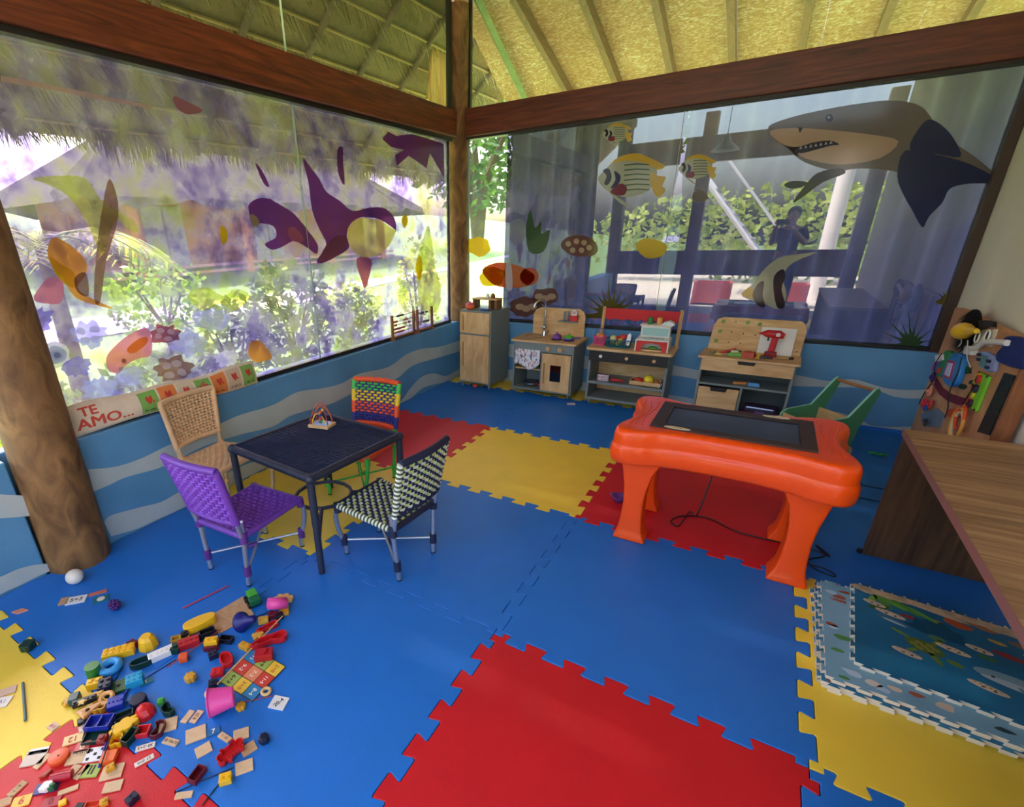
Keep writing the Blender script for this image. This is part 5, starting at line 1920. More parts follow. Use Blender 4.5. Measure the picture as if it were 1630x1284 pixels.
def angelfish(label, cx, cy, s_, rot=0):
    f = lambda L_: [(cx + (x * math.cos(rot) - y * math.sin(rot)) * s_, cy + (x * math.sin(rot) + y * math.cos(rot)) * s_) for x, y in L_]
    o = bdec('angelfish_print', f([(-50, 2), (-38, -14), (-18, -33), (10, -40), (32, -32), (44, -16), (40, 6), (25, 22), (-5, 30), (-32, 22)]), B_PAL, None)
    tag(o, label, 'window sticker', 'sea life prints on the windows')
    bdec('back_print', f([(-28, -24), (-16, -34), (10, -40), (34, -32), (56, -20), (44, -14), (20, -26), (-8, -28)]), B_YEL, o, .0014)
    bdec('tail_print', f([(34, -10), (46, -4), (58, -2), (52, 12), (58, 18), (46, 30), (36, 16)]), B_YEL, o, .0014)
    bdec('mask_print', f([(-42, -12), (-33, -16), (-28, -2), (-34, 10), (-40, 8), (-36, -4)]), B_BLK, o, .0014)
    bdec('cheek_print', f([(-24, -12), (-14, -4), (-18, 10), (-30, 16), (-22, 2)]), B_DKB, o, .0014)
    bdec('belly_print', f([(-30, 20), (-14, 8), (-4, 14), (-8, 26), (-24, 26)]), B_RED, o, .0014)
    bdec('finlet_print', f([(-32, 22), (-22, 27), (-12, 34), (0, 46), (-16, 38)]), B_PAL, o, .0014)
    for k in range(6):
        y = -22 + 8 * k
        bdec('stripe_print', f([(-8, y), (12, y - 2), (32, y - 1), (32, y + 1), (12, y), (-8, y + 2)]), B_GRN, o, .0014, False)
    return o


angelfish('largest yellow striped angelfish print on the back window', 1002, 284, 1.0)
angelfish('middle sized yellow angelfish print beside the pane joint', 1108, 268, .56)
angelfish('smallest yellow angelfish print near the top of the back window', 981, 213, .44)
sh = bdec('shark_print', [(1223, 206), (1232, 196), (1270, 184), (1320, 173), (1375, 164), (1425, 160), (1470, 172), (1500, 215), (1545, 245), (1592, 288), (1540, 290), (1500, 296), (1460, 285), (1420, 272), (1370, 268), (1330, 272), (1290, 262), (1268, 250), (1262, 238), (1300, 228), (1262, 236), (1238, 226)], B_GRY, None)
tag(sh, 'big grey shark print with open jaws on the back window', 'window sticker', 'sea life prints on the windows')
bdec('belly_print', [(1226, 208), (1270, 204), (1330, 208), (1390, 215), (1430, 225), (1400, 252), (1340, 262), (1295, 256), (1270, 244), (1300, 230), (1262, 234), (1240, 226)], B_CRM, sh, .0014)
bdec('mouth_print', [(1264, 239), (1290, 228), (1320, 224), (1336, 230), (1322, 232), (1300, 238), (1275, 244)], B_BLK, sh, .0028)
for k in range(7):
    x = 1272 + 8 * k
    bdec('tooth_print', [(x, 238 - 1.6 * k * .9), (x + 5, 237 - 1.6 * k * .9), (x + 2.5, 232 - 1.5 * k * .9)], F_WHT, sh, .0042, False)
bdec('eye_print', circ(1320, 188, 6), B_BLK, sh, .0028)
bdec('eye_glint', circ(1319, 187, 2, n=8), F_WHT, sh, .0042)
bdec('nostril_print', [(1270, 202), (1278, 204), (1273, 212)], B_BLK, sh, .0028, False)
bdec('dorsal_fin_print', [(1448, 238), (1462, 205), (1480, 190), (1505, 205), (1522, 228), (1528, 250), (1490, 245)], B_DKB, sh, .0014)
bdec('tail_half_print', [(1440, 240), (1490, 246), (1545, 262), (1592, 290), (1545, 292), (1512, 300), (1500, 322), (1478, 345), (1468, 362), (1452, 335), (1438, 310), (1428, 280)], B_DKB, sh, .0021)
bdec('pectoral_fin_print', [(1302, 275), (1335, 268), (1345, 276), (1310, 290), (1280, 312), (1262, 322), (1284, 292)], B_BLK, sh, .0014)
o = bdec('remora_print', [(1248, 294), (1262, 288), (1285, 290), (1276, 298), (1258, 300)], B_BLK, None)
tag(o, 'tiny dark fish print below the shark jaws', 'window sticker', 'sea life prints on the windows')
def spiky(cx, cy, rx, ry, n, seed, deep=.45):
    rn = random.Random(seed)
    o = []
    for i in range(n):
        for k_ in (0, 1):
            a = PI + PI * (i + .5 * k_) / (n - .5)
            r_ = (1 if k_ == 0 else deep) * rn.uniform(.75, 1.1)
            o.append((cx + rx * r_ * math.cos(a), cy + ry * r_ * math.sin(a)))
    return o + [(cx + rx * .8, cy + 6), (cx - rx * .8, cy + 6)]


BP = [('clownfish_print', [(768, 430), (790, 418), (815, 420), (838, 428), (852, 440), (840, 455), (812, 458), (785, 452)], B_ORG, 'orange clownfish print above the play fridge'),
      ('clownfish_print', circ(843, 440, 15, 14), B_ORG, 'round orange tail print left of the kitchen faucet'),
      ('anemone_print', circ(762, 393, 20, 15, 16, .15, 3), B_YEL, 'yellow anemone print on the clear corner pane'),
      ('anemone_print', circ(785, 440, 20, 17, 16, .15, 4), B_YEL, 'lower yellow anemone print above the play fridge'),
      ('turtle_print', [(893, 392), (902, 378), (925, 374), (945, 382), (952, 398), (940, 408), (910, 406)], B_BRN, 'brown spotted turtle print above the stove shelf'),
      ('rose_coral_print', circ(838, 488, 26, 16, 20, .14, 6), B_BRN, 'brown rosette coral print left of the stove backsplash'),
      ('rose_coral_print', circ(868, 472, 22, 14, 20, .14, 7), B_BRN, 'brown rosette coral print behind the faucet'),
      ('weed_print', [(842, 400), (838, 360), (845, 334), (852, 362), (862, 352), (862, 372), (876, 366), (866, 400)], B_GRN, 'green seaweed print left of the turtle print'),
      ('yellow_coral_print', spiky(972, 500, 46, 52, 11, 3), B_OLV, 'olive yellow coral print behind the market awning'),
      ('idol_fish_print', [(1180, 468), (1200, 450), (1215, 430), (1240, 410), (1275, 404), (1300, 402), (1262, 418), (1246, 440), (1252, 470), (1240, 492), (1215, 482), (1196, 478)], B_PAL, 'black and white banner fish print above the workbench'),
      ('tang_print', [(1012, 392), (1024, 380), (1046, 382), (1062, 392), (1052, 408), (1028, 410)], B_YEL, 'pale yellow fish print right of the turtle print'),
      ('urchin_print', circ(1115, 312, 13, 10, 18, .2, 8), B_GRY, 'grey round urchin print below the middle angelfish'),
      ('weed_print', spiky(1506, 478, 16, 22, 6, 6), B_OLV, 'dark orange weed print at the right end of the back window'),
      ('weed_print', spiky(1450, 548, 50, 58, 9, 5, .3), B_GRN, 'dark green weed print at the lower right of the back window')]
for nm, pts, m, lab in BP:
    o = bdec(nm, pts, m, None)
    tag(o, lab, 'window sticker', 'sea life prints on the windows')
    if nm == 'idol_fish_print':
        bdec('band_print', [(1198, 470), (1206, 452), (1216, 448), (1214, 470), (1218, 488), (1206, 486)], B_BLK, o, .0014)
        bdec('band_print', [(1232, 440), (1246, 428), (1250, 440), (1244, 460), (1250, 486), (1238, 490), (1232, 468)], B_BLK, o, .0014)
        bdec('snout_print', [(1180, 468), (1196, 456), (1198, 474)], B_YEL, o, .0014)
    if nm == 'clownfish_print' and len(pts) == 8:
        bdec('band_print', [(806, 420), (814, 420), (816, 458), (806, 458)], F_WHT, o, .0014)
    if nm == 'turtle_print':
        for a, b in ((905, 388), (918, 384), (930, 386), (912, 398), (926, 398), (938, 394)):
            bdec('spot_print', circ(a, b, 4.5, n=8), B_CRM, o, .0014)
    if nm == 'rose_coral_print':
        cx0 = sum(p[0] for p in pts) / len(pts)
        cy0 = sum(p[1] for p in pts) / len(pts)
        for k in range(3):
            bdec('ring_print', circ(cx0 - 10 + 10 * k, cy0 + 3 * (k % 2), 7, 5), B_CRM, o, .0014)

# ================================================================== BUSY BOARD on the right wall
t = T('busy_board', 'large wooden busy board with gadgets leaning on the cream wall', 'busy board', (2.645, .45, 0))
BW = wood('#b97e50', '#dba878', 4, (3, 1, .7), .55)
G().bb(.0, .045, -.64, .60, .0005, .93).out('board_panel', BW, t, bevel=.003)
G().bb(-.012, .05, -.665, -.64, .0005, .935).out('board_side', wood('#7a4526', '#a0633a', 5, (3, 3, 1)), t, bevel=.003)


def bp_(x, y, d=.0):   # board coordinates (local y, z) of a picture position, d in front of the panel
    p = at(x, y, 'x', 2.645 - d)
    return (-d, p[1] - .45, p[2])


def patch(name, pts, col, d0=.0005, d1=.006, rough=.6, bev=0, par=None, sm=False, n=3, **kw):
    q = [bp_(x, y)[1:] for x, y in pts]
    if sm:
        q = smooth_closed(q, n)
    m = M(col, rough, **kw) if isinstance(col, str) else col
    return G().prism(q, -d1, -d0, 'x').out(name, m, par or t, bevel=bev)


zc = lambda L_: [(1460 + x / 5.35, 480 + y / 5.35) for x, y in L_]
g = G()
rn = random.Random(8)
c0 = np.array(bp_(*zc([(420, 230)])[0], .02))
G().prism([(c0[1] + .15 * math.cos(a) * (1 + .1 * math.sin(5 * a)), c0[2] + .105 * math.sin(a)) for a in np.linspace(0, 2 * PI, 25)[:-1]], -.006, -.0005, 'x').out('fur_base', M('#15130f', .9), t)
for _ in range(700):
    a = rn.uniform(0, 2 * PI)
    r_ = math.sqrt(rn.random())
    yy, zz = c0[1] + .135 * r_ * math.cos(a) * 1.2, c0[2] + .11 * r_ * math.sin(a)
    g.add([(-.004, yy - .004, zz), (-.004, yy + .004, zz), (-.045, yy + rn.uniform(-.03, .03), zz - rn.uniform(.02, .06))], [(0, 1, 2)])
o = g.out('fur_patch', M('#15130f', .8), t, fixn=False, label='black fur patch')
o['kind'] = 'stuff'
a = np.array(bp_(*zc([(370, 250)])[0], .05))
b = np.array(bp_(*zc([(500, 250)])[0], .05))
g = G()
pts = [a + (b - a) * u for u in np.linspace(-.25, 1.05, 12)]
rs = [.004, .03, .042, .046, .045, .040, .032, .024, .02, .018, .017, .012]
g.tube(pts, rs, 14).out('bulb_horn', M('#f2c318', .4), t, label='yellow squeeze bulb horn')
patch('black_bow', zc([(560, 160), (640, 160), (690, 175), (690, 220), (640, 215), (590, 235), (560, 240)]), '#121214', .004, .018)
patch('cream_plate', zc([(480, 240), (690, 235), (640, 385), (470, 375)]), '#e8dcc4', .0005, .003)
for x, y in ((512, 300), (598, 290)):
    c = bp_(*zc([(x, y)])[0], .012)
    G().torus(c, .028, .005, 'x', 20, 6).out('lens_rim', M('#eceae2', .5), t)
    G().cyl((-.008, c[1], c[2]), (-.012, c[1], c[2]), .024, n=18).out('dark_lens', BLK, t)
pts = [bp_(*zc([q])[0], .03) for q in [(465, 400), (520, 385), (560, 350), (620, 342), (700, 345), (770, 352)]]
G().tube(smooth_open(pts, 4), .014, 10).out('white_pipe', M('#ebe6dc', .4), t)
patch('plastic_tap', zc([(460, 375), (540, 385), (520, 460), (450, 450)]), '#e6e3e0', .001, .03, bev=.006)
patch('white_tag', zc([(365, 375), (440, 372), (425, 435), (360, 430)]), '#efe9e2', .001, .003)
patch('blue_cloth', zc([(790, 310), (880, 295), (960, 340), (960, 560), (880, 568), (800, 545), (722, 500), (735, 430), (780, 380)]), '#132a72', .001, .022, .9, .008, sm=True, var=.2, vs=40, bump=.6, bs=80)
o = patch('latch_box', zc([(570, 425), (625, 425), (720, 475), (690, 600), (640, 600), (560, 550), (580, 480)]), '#8f9fd0', .001, .018, .5, .004)
patch('latch_inlay', zc([(590, 450), (650, 470), (625, 570), (565, 545)]), '#5d8f96', .018, .020, .4, par=o)
for x, y in ((580, 455), (575, 495), (665, 510), (650, 565)):
    patch('latch_knob', zc(circ(x, y, 12, 14)), '#1b2548', .018, .028, par=o)
o = patch('gear_panel', zc([(555, 595), (645, 640), (525, 940), (440, 880)]), '#7fd02a', .001, .014, .5, .003)
for k, (x, y, c) in enumerate([(570, 665, '#d83a2a'), (545, 700, '#e8d02c'), (530, 735, '#b0203a'), (545, 745, '#3a2a4a'), (515, 790, '#e8d02c'), (490, 830, '#d83a2a'), (495, 870, '#4a2038'), (560, 645, '#e8a02c')]):
    p = zc([(x, y)])[0]
    c_ = bp_(*p)
    G().cyl((-.014, c_[1], c_[2]), (-.026, c_[1], c_[2]), .022, n=9).out('gear', M(c, .45), o)
for x, y in ((560, 605), (630, 640), (520, 925), (450, 870)):
    c_ = bp_(*zc([(x, y)])[0])
    G().cyl((-.014, c_[1], c_[2]), (-.017, c_[1], c_[2]), .006, n=8).out('screw', BLK, o)
o = patch('sequin_strip', zc([(760, 605), (850, 630), (630, 1140), (525, 1110)]), '#0c0f0c', .001, .008, .35, .002, var=.5, vs=120, bump=1.0, bs=160)
o = patch('toy_phone', zc([(340, 460), (400, 435), (445, 470), (430, 560), (400, 660), (360, 725), (300, 715), (265, 640), (290, 560)]), '#2f86d0', .001, .03, .4, .008, sm=True)
patch('phone_frame', zc([(330, 500), (390, 515), (350, 670), (280, 640)]), '#b03060', .030, .033, .4, par=o)
patch('phone_screen', zc([(335, 525), (372, 532), (340, 645), (298, 625)]), '#d9d3ea', .033, .035, .3, par=o)
o = patch('green_rattle', zc([(280, 425), (330, 430), (310, 520), (270, 630), (225, 640), (210, 600), (250, 520)]), '#2f8a44', .001, .028, .45, .006, sm=True)
patch('rattle_screen', zc([(210, 460), (280, 450), (285, 500), (215, 520)]), '#e9e6e6', .012, .034, .4, .004, par=o)
patch('rattle_side', zc([(190, 510), (220, 520), (185, 600), (155, 570)]), '#b04a9a', .004, .024, .45, .004, par=o)
patch('rattle_panel', zc([(220, 530), (250, 545), (215, 610), (180, 590)]), '#3a6ab8', .020, .028, .45, par=o)
patch('rattle_button', zc([(240, 560), (265, 570), (245, 615), (215, 605)]), '#c0352c', .028, .033, .45, par=o)
for k, (x, y, r_, c, nm) in enumerate([(135, 640, .035, '#4a2a7a', 'purple_pompom'), (108, 760, .036, '#f09a78', 'peach_flower'), (60, 865, .036, '#d8304a', 'red_flower'), (110, 870, .030, '#d03a30', 'red_flower'), (72, 905, .024, '#2a5ab0', 'blue_flower')]):
    c_ = bp_(*zc([(x, y)])[0], .02)
    g = G()
    for q in range(7):
        a_ = 2 * PI * q / 7
        g.ball((c_[0], c_[1] + r_ * .6 * math.cos(a_), c_[2] + r_ * .6 * math.sin(a_)), r_ * .42, (.6, 1, 1), 8, 6)
    g.ball((c_[0] - .008, c_[1], c_[2]), r_ * .4, (.8, 1, 1), 8, 6)
    g.out(nm, M(c, .7), t)
pts = [zc([q])[0] for q in [(160, 680), (210, 760), (280, 815), (350, 840), (400, 855)]]
up = [bp_(*p)[1:] for p in pts]
G().prism([(y, z + .022) for y, z in up] + [(y, z - .022) for y, z in up[::-1]], -.006, -.0005, 'x').out('zip_band', M('#74203a', .7), t)
for x, y, w_, c in ((420, 585, 1, '#1e4a2c'), (400, 725, .6, '#27402c'), (490, 690, .6, '#2c3a24')):
    f_pts = circ(x, y, 55 * w_, 34 * w_, 9, .25, int(x))
    patch('felt_leaf', zc(f_pts), c, .001, .008, .8)
o = patch('tin_plate', zc([(30, 960), (180, 905), (240, 960), (200, 1075), (60, 1060)]), '#9aa6b0', .001, .004, .35, metal=.5)
c_ = bp_(*zc([(85, 1030)])[0], .02)
for k in range(5):
    G().torus((c_[0] - .004 * k, c_[1] + .012 * math.sin(k * 2), c_[2] + .01 * math.cos(k * 3)), .030 - .003 * k, .0022, 'x', 18, 5, sy=.6).out('wire_loop', M('#5a4a36' if k % 2 else '#2a2a3a', .5), o)
for dx, dy, Rr, c in ((335, 1040, .085, '#e8a83a'), (340, 1050, .068, '#e9d3a0'), (365, 985, .06, '#e0562a')):
    c_ = bp_(*zc([(dx, dy)])[0], .03)
    G().torus(c_, Rr, .008, 'x', 26, 8).out('hoop', M(c, .45), t)
patch('orange_disc', zc(circ(345, 955, 55, 40)), '#d8501e', .001, .02, .5)
for k, P__ in enumerate(([(380, 470), (345, 600), (300, 700), (265, 800), (262, 900), (235, 990)], [(505, 700), (440, 790), (370, 905)], [(210, 440), (150, 540), (140, 660), (60, 780), (15, 870)], [(455, 560), (425, 470), (430, 330)], [(370, 300), (375, 350), (350, 380)])):
    pts = [bp_(*zc([q])[0], .035) for q in P__]
    G().tube(smooth_open(pts, 4), .003, 5).out('cable', BLK if k < 3 else M('#d9d6cf', .5), t)

# ================================================================== STACK OF PRINTED SEA MATS
SEA = [M('#2a7fa4', .5, .25, 3), M('#3788aa', .5, .2, 4), M('#6fa6bc', .5, .2, 4), M('#7fb0c4', .5, .15, 4), M('#226f94', .45, .35, 2.4)]
EDGE = M('#e2d6c2', .7)


def small_mat(w_, d_, n=9, a=.011, seed=0):
    p = []
    for (x0, y0), (x1, y1) in (((-w_, -d_), (w_, -d_)), ((w_, -d_), (w_, d_)), ((w_, d_), (-w_, d_)), ((-w_, d_), (-w_, -d_))):
        L_ = math.hypot(x1 - x0, y1 - y0)
        ux, uy = (x1 - x0) / L_, (y1 - y0) / L_
        nx, ny = uy, -ux
        p.append((x0, y0))
        for k in range(n):
            s0, s1 = (k + .28) / n * L_, (k + .72) / n * L_
            for s_, o_ in ((s0 + .005, 0), (s0 - .004, a), (s1 + .004, a), (s1 - .005, 0)):
                p.append((x0 + ux * s_ + nx * o_, y0 + uy * s_ + ny * o_))
    return p


LAY = [(2.345, -1.355, 0, 'bottom printed sea mat of the stack'), (2.35, -1.365, -2, 'second printed sea mat from the bottom of the stack'), (2.365, -1.345, -3, 'third printed sea mat in the middle of the stack'), (2.355, -1.36, -1.5, 'fourth printed sea mat, just below the topmost one'), (2.425, -1.31, -5, 'topmost printed sea mat with turtle and whale pictures')]
zz = .0005
for k, (x, y, a, lab) in enumerate(LAY):
    w_, d_ = (.30, .29) if k < 4 else (.275, .255)
    t = T('printed_sea_mat', lab, 'play mat', (x, y, zz), R(a), 'stacked printed sea mats')
    G().prism(small_mat(w_, d_, 9 if k < 4 else 8, .012, k), 0, .0125, 'z', 0, 1).out('mat_body', [SEA[k], EDGE], t)
    tm = t
    rn = random.Random(50 + k)
    if k < 4:
        for q in range(16):
            side = q % 2
            px_ = rn.uniform(-w_ + .02, w_ - .05) if side else rn.uniform(-w_ + .015, -w_ + .08)
            py_ = rn.uniform(-d_ + .015, -d_ + .06) if side else rn.uniform(-d_ + .03, d_ - .03)
            G().prism(smooth_closed(circ(px_, py_, rn.uniform(.012, .03), rn.uniform(.008, .016), 7, .3, q), 2), .0126, .0129).out('print', M(rn.choice(['#dcc9ae', '#4f8f4a', '#2b4a52', '#e0d5c0', '#b8d4e0', '#a85a3a']), .6), t)
    zz += .0129
zt_top = .0126


def mp(name, pts, col, z=0, par=None, n=2, sm=True, var=.0):
    q = smooth_closed(pts, n) if sm else pts
    return G().prism(q, zt_top + .0003 * z, zt_top + .0003 + .0003 * z).out(name, M(col, .55, var, 30), par or tm)


def oval(cx, cy, a, b, rot=0, n=12, wob=0, seed=1):
    return circ(cx, cy, a, b, n, wob, seed, rot)


# local frame of the top mat: x right, y away
mp('sand_print', [(-.27, .25), (.0, .25), (.27, .25), (.27, .185), (.15, .205), (.02, .195), (-.1, .215), (-.2, .20), (-.27, .215)], '#c9b08a', var=.3)
tu = mp('turtle_print', oval(-.085, -.035, .052, .034, -.35, 14), '#55702e', 1)
for k in range(7):
    a_ = k * 2 * PI / 6
    r_ = 0 if k == 6 else .028
    mp('shell_plate', oval(-.085 + r_ * math.cos(a_), -.035 + r_ * .65 * math.sin(a_) - .0, .0125, .009, -.35, 6), '#8a8a3c', 2, tu, 1, False)
for x, y, a, b, r_ in ((-.145, .005, .03, .008, -.5), (-.05, .012, .028, .009, 1.0), (-.06, -.085, .030, .010, -1.1), (-.12, -.075, .018, .008, .6), (-.012, -.075, .022, .012, -.4)):
    mp('turtle_limb', oval(x, y, a, b, r_, 8), '#6c8a3c', 1, tu)
wh = mp('whale_print', oval(.145, -.075, .115, .034, -.12, 16), '#86a9b4', 1)
mp('whale_belly', oval(.135, -.092, .09, .016, -.1, 12), '#b4c8cc', 2, wh)
mp('whale_fin', oval(.15, -.115, .034, .010, -.9, 8), '#6e929e', 3, wh)
mp('whale_eye', oval(.075, -.075, .005, .005, 0, 8), '#1d2a30', 3, wh)
do = mp('dolphin_print', oval(-.165, .065, .050, .014, -.25, 12), '#4a7688', 1)
mp('dolphin_belly', oval(-.16, .058, .035, .006, -.25, 10), '#a8c4cc', 2, do)
mp('urchin_print', oval(-.04, .095, .085, .045, -.1, 26, .3, 4), '#12506e', 1, None, 1)
for k, (x, y, a, b, r_, c) in enumerate([(-.19, .175, .045, .013, -.9, '#5a9a3c'), (-.16, .185, .05, .013, -.5, '#6aa83c'), (-.12, .18, .05, .012, -.7, '#4f8f3a'), (-.20, .13, .04, .014, .6, '#3f6a34'), (-.22, .17, .035, .012, 1.3, '#7fb04a'), (-.075, .165, .05, .010, -.6, '#5f9f45')]):
    mp('weed_print', oval(x, y, a, b, r_, 10), c, 1 + k % 2)
for x, y, a, b, r_, c, nm in ((.02, .175, .035, .022, -.2, '#b5552f', 'coral_print'), (.13, .07, .045, .014, -.2, '#8e2f2a', 'coral_print'), (.19, .02, .03, .024, .3, '#4a3450', 'coral_print'), (-.12, .125, .022, .010, -.2, '#a8322c', 'crab_print'), (-.05, .15, .03, .008, -.2, '#c08a58', 'fish_print'), (.115, .135, .025, .009, -.2, '#c9a24a', 'fish_print'), (.075, .02, .028, .011, -.2, '#3f7a3c', 'fish_print'), (-.045, .04, .022, .014, -.2, '#5a8a52', 'fish_print'), (.2, .155, .05, .018, -.2, '#8a6a4a', 'coral_print'), (.09, .2, .04, .012, -.2, '#a86a44', 'coral_print')):
    mp(nm, oval(x, y, a, b, r_, 11, .2, int(100 * x)), c, 1)
SPK = [(-.17, .105, .045), (-.01, .002, .045), (.06, .055, .035), (.055, -.145, .048), (-.135, -.105, .04), (-.215, .145, .035), (.21, .10, .04)]
for x, y, a in SPK:
    s_ = mp('label_print', oval(x, y, a, .014, -.2, 12), '#dcc5a4', 3)
    g = G()
    for q in range(6):
        g.box((x - a * .6 + a * .24 * q, y + .004 - .2 * (-a * .6 + a * .24 * q), zt_top + .0016), (a * .12, .0022, .0006))
    for q in (-.25, .3):
        g.box((x + a * q, y - .005 - .2 * a * q, zt_top + .0016), (.008, .006, .0006), 0, -.2)
    g.out('label_marks', M('#3a2a22', .6), s_, fixn=False)['kind'] = 'stuff'
# ================================================================== SCATTERED TOYS ON THE MATS
def ppm(x, y):
    """picture pixels per metre on the floor at a spot"""
    a, b = at(x, y), at(x + 3, y)
    c = at(x, y + 3)
    return 1.1 * 3 / math.sqrt(np.linalg.norm(a - b) * np.linalg.norm(a - c))


WC = wood('#cfa878', '#e2c198', 9, (2, 6, 2), .6)
WC2 = wood('#b98d5e', '#d3a878', 9, (2, 6, 2), .6)
COLS = dict(red='#cf2024', maroon='#6a1420', yellow='#f0b81c', gold='#d49a24', navy='#141a36', blue='#1b2f9c', green='#15693a', dgreen='#0f3426', lgreen='#4aa832', black='#15161c', cyan='#2aa0c4', teal='#1c6e78',
            orange='#f06a2a', pink='#f050a0', purple='#4c1c66', white='#e8e4dc', sky='#3a9ad8', wood=None, salmon='#e0906a', tan='#e0b878')


def mcol(c):
    return WC if c == 'wood' else WC2 if c == 'wood2' else M(COLS.get(c, c), .38)


RZ = {}


def img_ang(px, py):
    a, b = at(px - 3, py), at(px + 3, py)
    return math.degrees(math.atan2(b[1] - a[1], b[0] - a[0]))


def place(px, py, z=0.0):
    p = at(px, py, 'z', z)
    return (p[0], p[1], z + .0003)


def card(label, px, py, w_, d_, rz, col='wood', text=None, tcol='#4a3020', tsz=.55, z=0., name='number_card', th=.004, trot=0, cat='card', tilt=0):
    k = ppm(px, py)
    w_, d_ = w_ / k, d_ / k
    m = mcol(col)
    o = G().box((0, 0, th / 2), (w_, d_, th)).out(name, m, loc=place(px, py, z), rot=(tilt, 0, R(rz + img_ang(px, py))))
    tag(o, label, cat, 'number cards on the mats')
    if text:
        g = G()
        a, b = math.cos(R(trot)), math.sin(R(trot))
        put_text(g, text, tsz * d_ if trot % 180 == 0 else tsz * w_, lambda u, v: (u * a - v * b, u * b + v * a, th + .0004), 0, .02)
        g.out('lettering', M(tcol, .6), o, fixn=False)
    return o


def brick(label, px, py, w_, d_, h_, rz, col, nx=2, ny=2, z=0., tilt=(0, 0), name='toy_brick'):
    k = ppm(px, py)
    w_, d_, h_ = w_ / k, d_ / k, h_ / k
    t = T(name, label, 'toy brick', place(px, py, z), R(rz), 'loose toy bricks')
    t.rotation_euler = (R(tilt[0]), R(tilt[1]), R(rz + img_ang(px, py)))
    m = mcol(col)
    G().box((0, 0, h_ / 2), (w_, d_, h_)).out('brick_body', m, t, bevel=.0015)
    r_ = min(w_ / nx, d_ / ny) * .3
    for i in range(nx):
        for j in range(ny):
            x, y = (i + .5) / nx * w_ - w_ / 2, (j + .5) / ny * d_ - d_ / 2
            G().cyl((x, y, h_), (x, y, h_ + r_ * .7), r_, n=10).out('stud', m, t)
    return t


def solid(name, label, px, py, outline, h_, rz, col, z=0., cat='toy', bev=.003, tilt=(0, 0), top=None):
    k = ppm(px, py)
    o = G().prism([(x / k, y / k) for x, y in outline], 0, h_ / k).out(name, mcol(col), loc=place(px, py, z), rot=(R(tilt[0]), R(tilt[1]), R(rz + img_ang(px, py))), bevel=bev)
    return tag(o, label, cat)


def tray(name, label, px, py, outline, h_, rz, col, z=0., th=2, floor=True, cat='toy', tilt=(0, 0), mids=()):
    k = ppm(px, py)
    g = G().shell([(x / k, y / k) for x, y in outline], 0, h_ / k, th / k, floor=.0015 if floor else None)
    for x0, y0, x1, y1 in mids:
        g.bb(x0 / k, x1 / k, y0 / k, y1 / k, 0, h_ / k * .9)
    o = g.out(name, mcol(col), loc=place(px, py, z), rot=(R(tilt[0]), R(tilt[1]), R(rz + img_ang(px, py))))
    return tag(o, label, cat)


def ring(label, px, py, Rr, r_, col, z=0., tilt=(0, 0)):
    k = ppm(px, py)
    o = G().torus((0, 0, r_ / k), Rr / k, r_ / k, 'z', 24, 10).out('toy_ring', mcol(col), loc=place(px, py, z), rot=(R(tilt[0]), R(tilt[1]), 0))
    return tag(o, label, 'toy ring')


def stick(label, a, b, r_, col, z=0., name='thin_stick'):
    p, q = place(*a, z), place(*b, z)
    c = [(p[i] + q[i]) / 2 for i in range(2)]
    o = G().cyl((p[0] - c[0], p[1] - c[1], r_), (q[0] - c[0], q[1] - c[1], r_), r_, n=8).out(name, mcol(col), loc=(c[0], c[1], z + .0003))
    return tag(o, label, 'stick')


def lobes(n, r0, r1, sx=1, sy=1, m=6):
    p = []
    for i in range(n * m):
        a = 2 * PI * i / (n * m)
        r_ = r0 + (r1 - r0) * abs(math.sin(n * a / 2)) ** .7
        p.append((r_ * math.cos(a) * sx, r_ * math.sin(a) * sy))
    return p


def rc(w_, d_):
    return [(-w_ / 2, -d_ / 2), (w_ / 2, -d_ / 2), (w_ / 2, d_ / 2), (-w_ / 2, d_ / 2)]


# upper left
t = T('white_ball', 'white ball on the blue mat near the log post', 'ball', place(122, 927))
G().ball((0, 0, .034), .036, (1, 1, .95), 22, 14).out('ball_body', M('#e9e1d2', .6), t)
card('white card reading 5+3 near the white ball', 122, 955, 22, 15, 18, 'white', '5+3', '#2a2420', .62)
card('small brown framed card beside the 5+3 card', 102, 957, 10, 14, 20, 'wood2')
o = card('teal card with white spot near the purple berry ball', 161, 954, 18, 13, 28, 'teal')
G().cyl((0, 0, .0042), (0, 0, .0048), .016, n=14).out('white_spot', M('#e8d8c8', .6), o)
card('thin red edged card beside the teal spot card', 156, 944, 20, 6, 30, '#c9705a')
t = T('berry_ball', 'knobbly purple berry ball on the blue mat', 'toy', place(184, 969))
g = G().ball((0, 0, .022), .018, (1.2, 1, .95))
for i in range(26):
    a_ = i * 2.4
    z_ = 1 - 2 * (i + .5) / 26
    r_ = math.sqrt(1 - z_ * z_)
    g.ball((.020 * r_ * math.cos(a_) * 1.2, .018 * r_ * math.sin(a_), .022 + .017 * z_), .0075, (1, 1, 1), 7, 5)
g.out('berry_body', mcol('purple'), t)
solid('wood_diamond', 'small salmon wooden diamond by the yellow mat edge', 31, 974, [(-9, 0), (0, -4), (10, 1), (1, 5)], 2, 10, 'salmon', bev=0)
solid('toy_cube', 'tiny dark green block on the yellow mat edge', 46, 1032, lobes(4, 7, 9), 10, 0, 'dgreen')
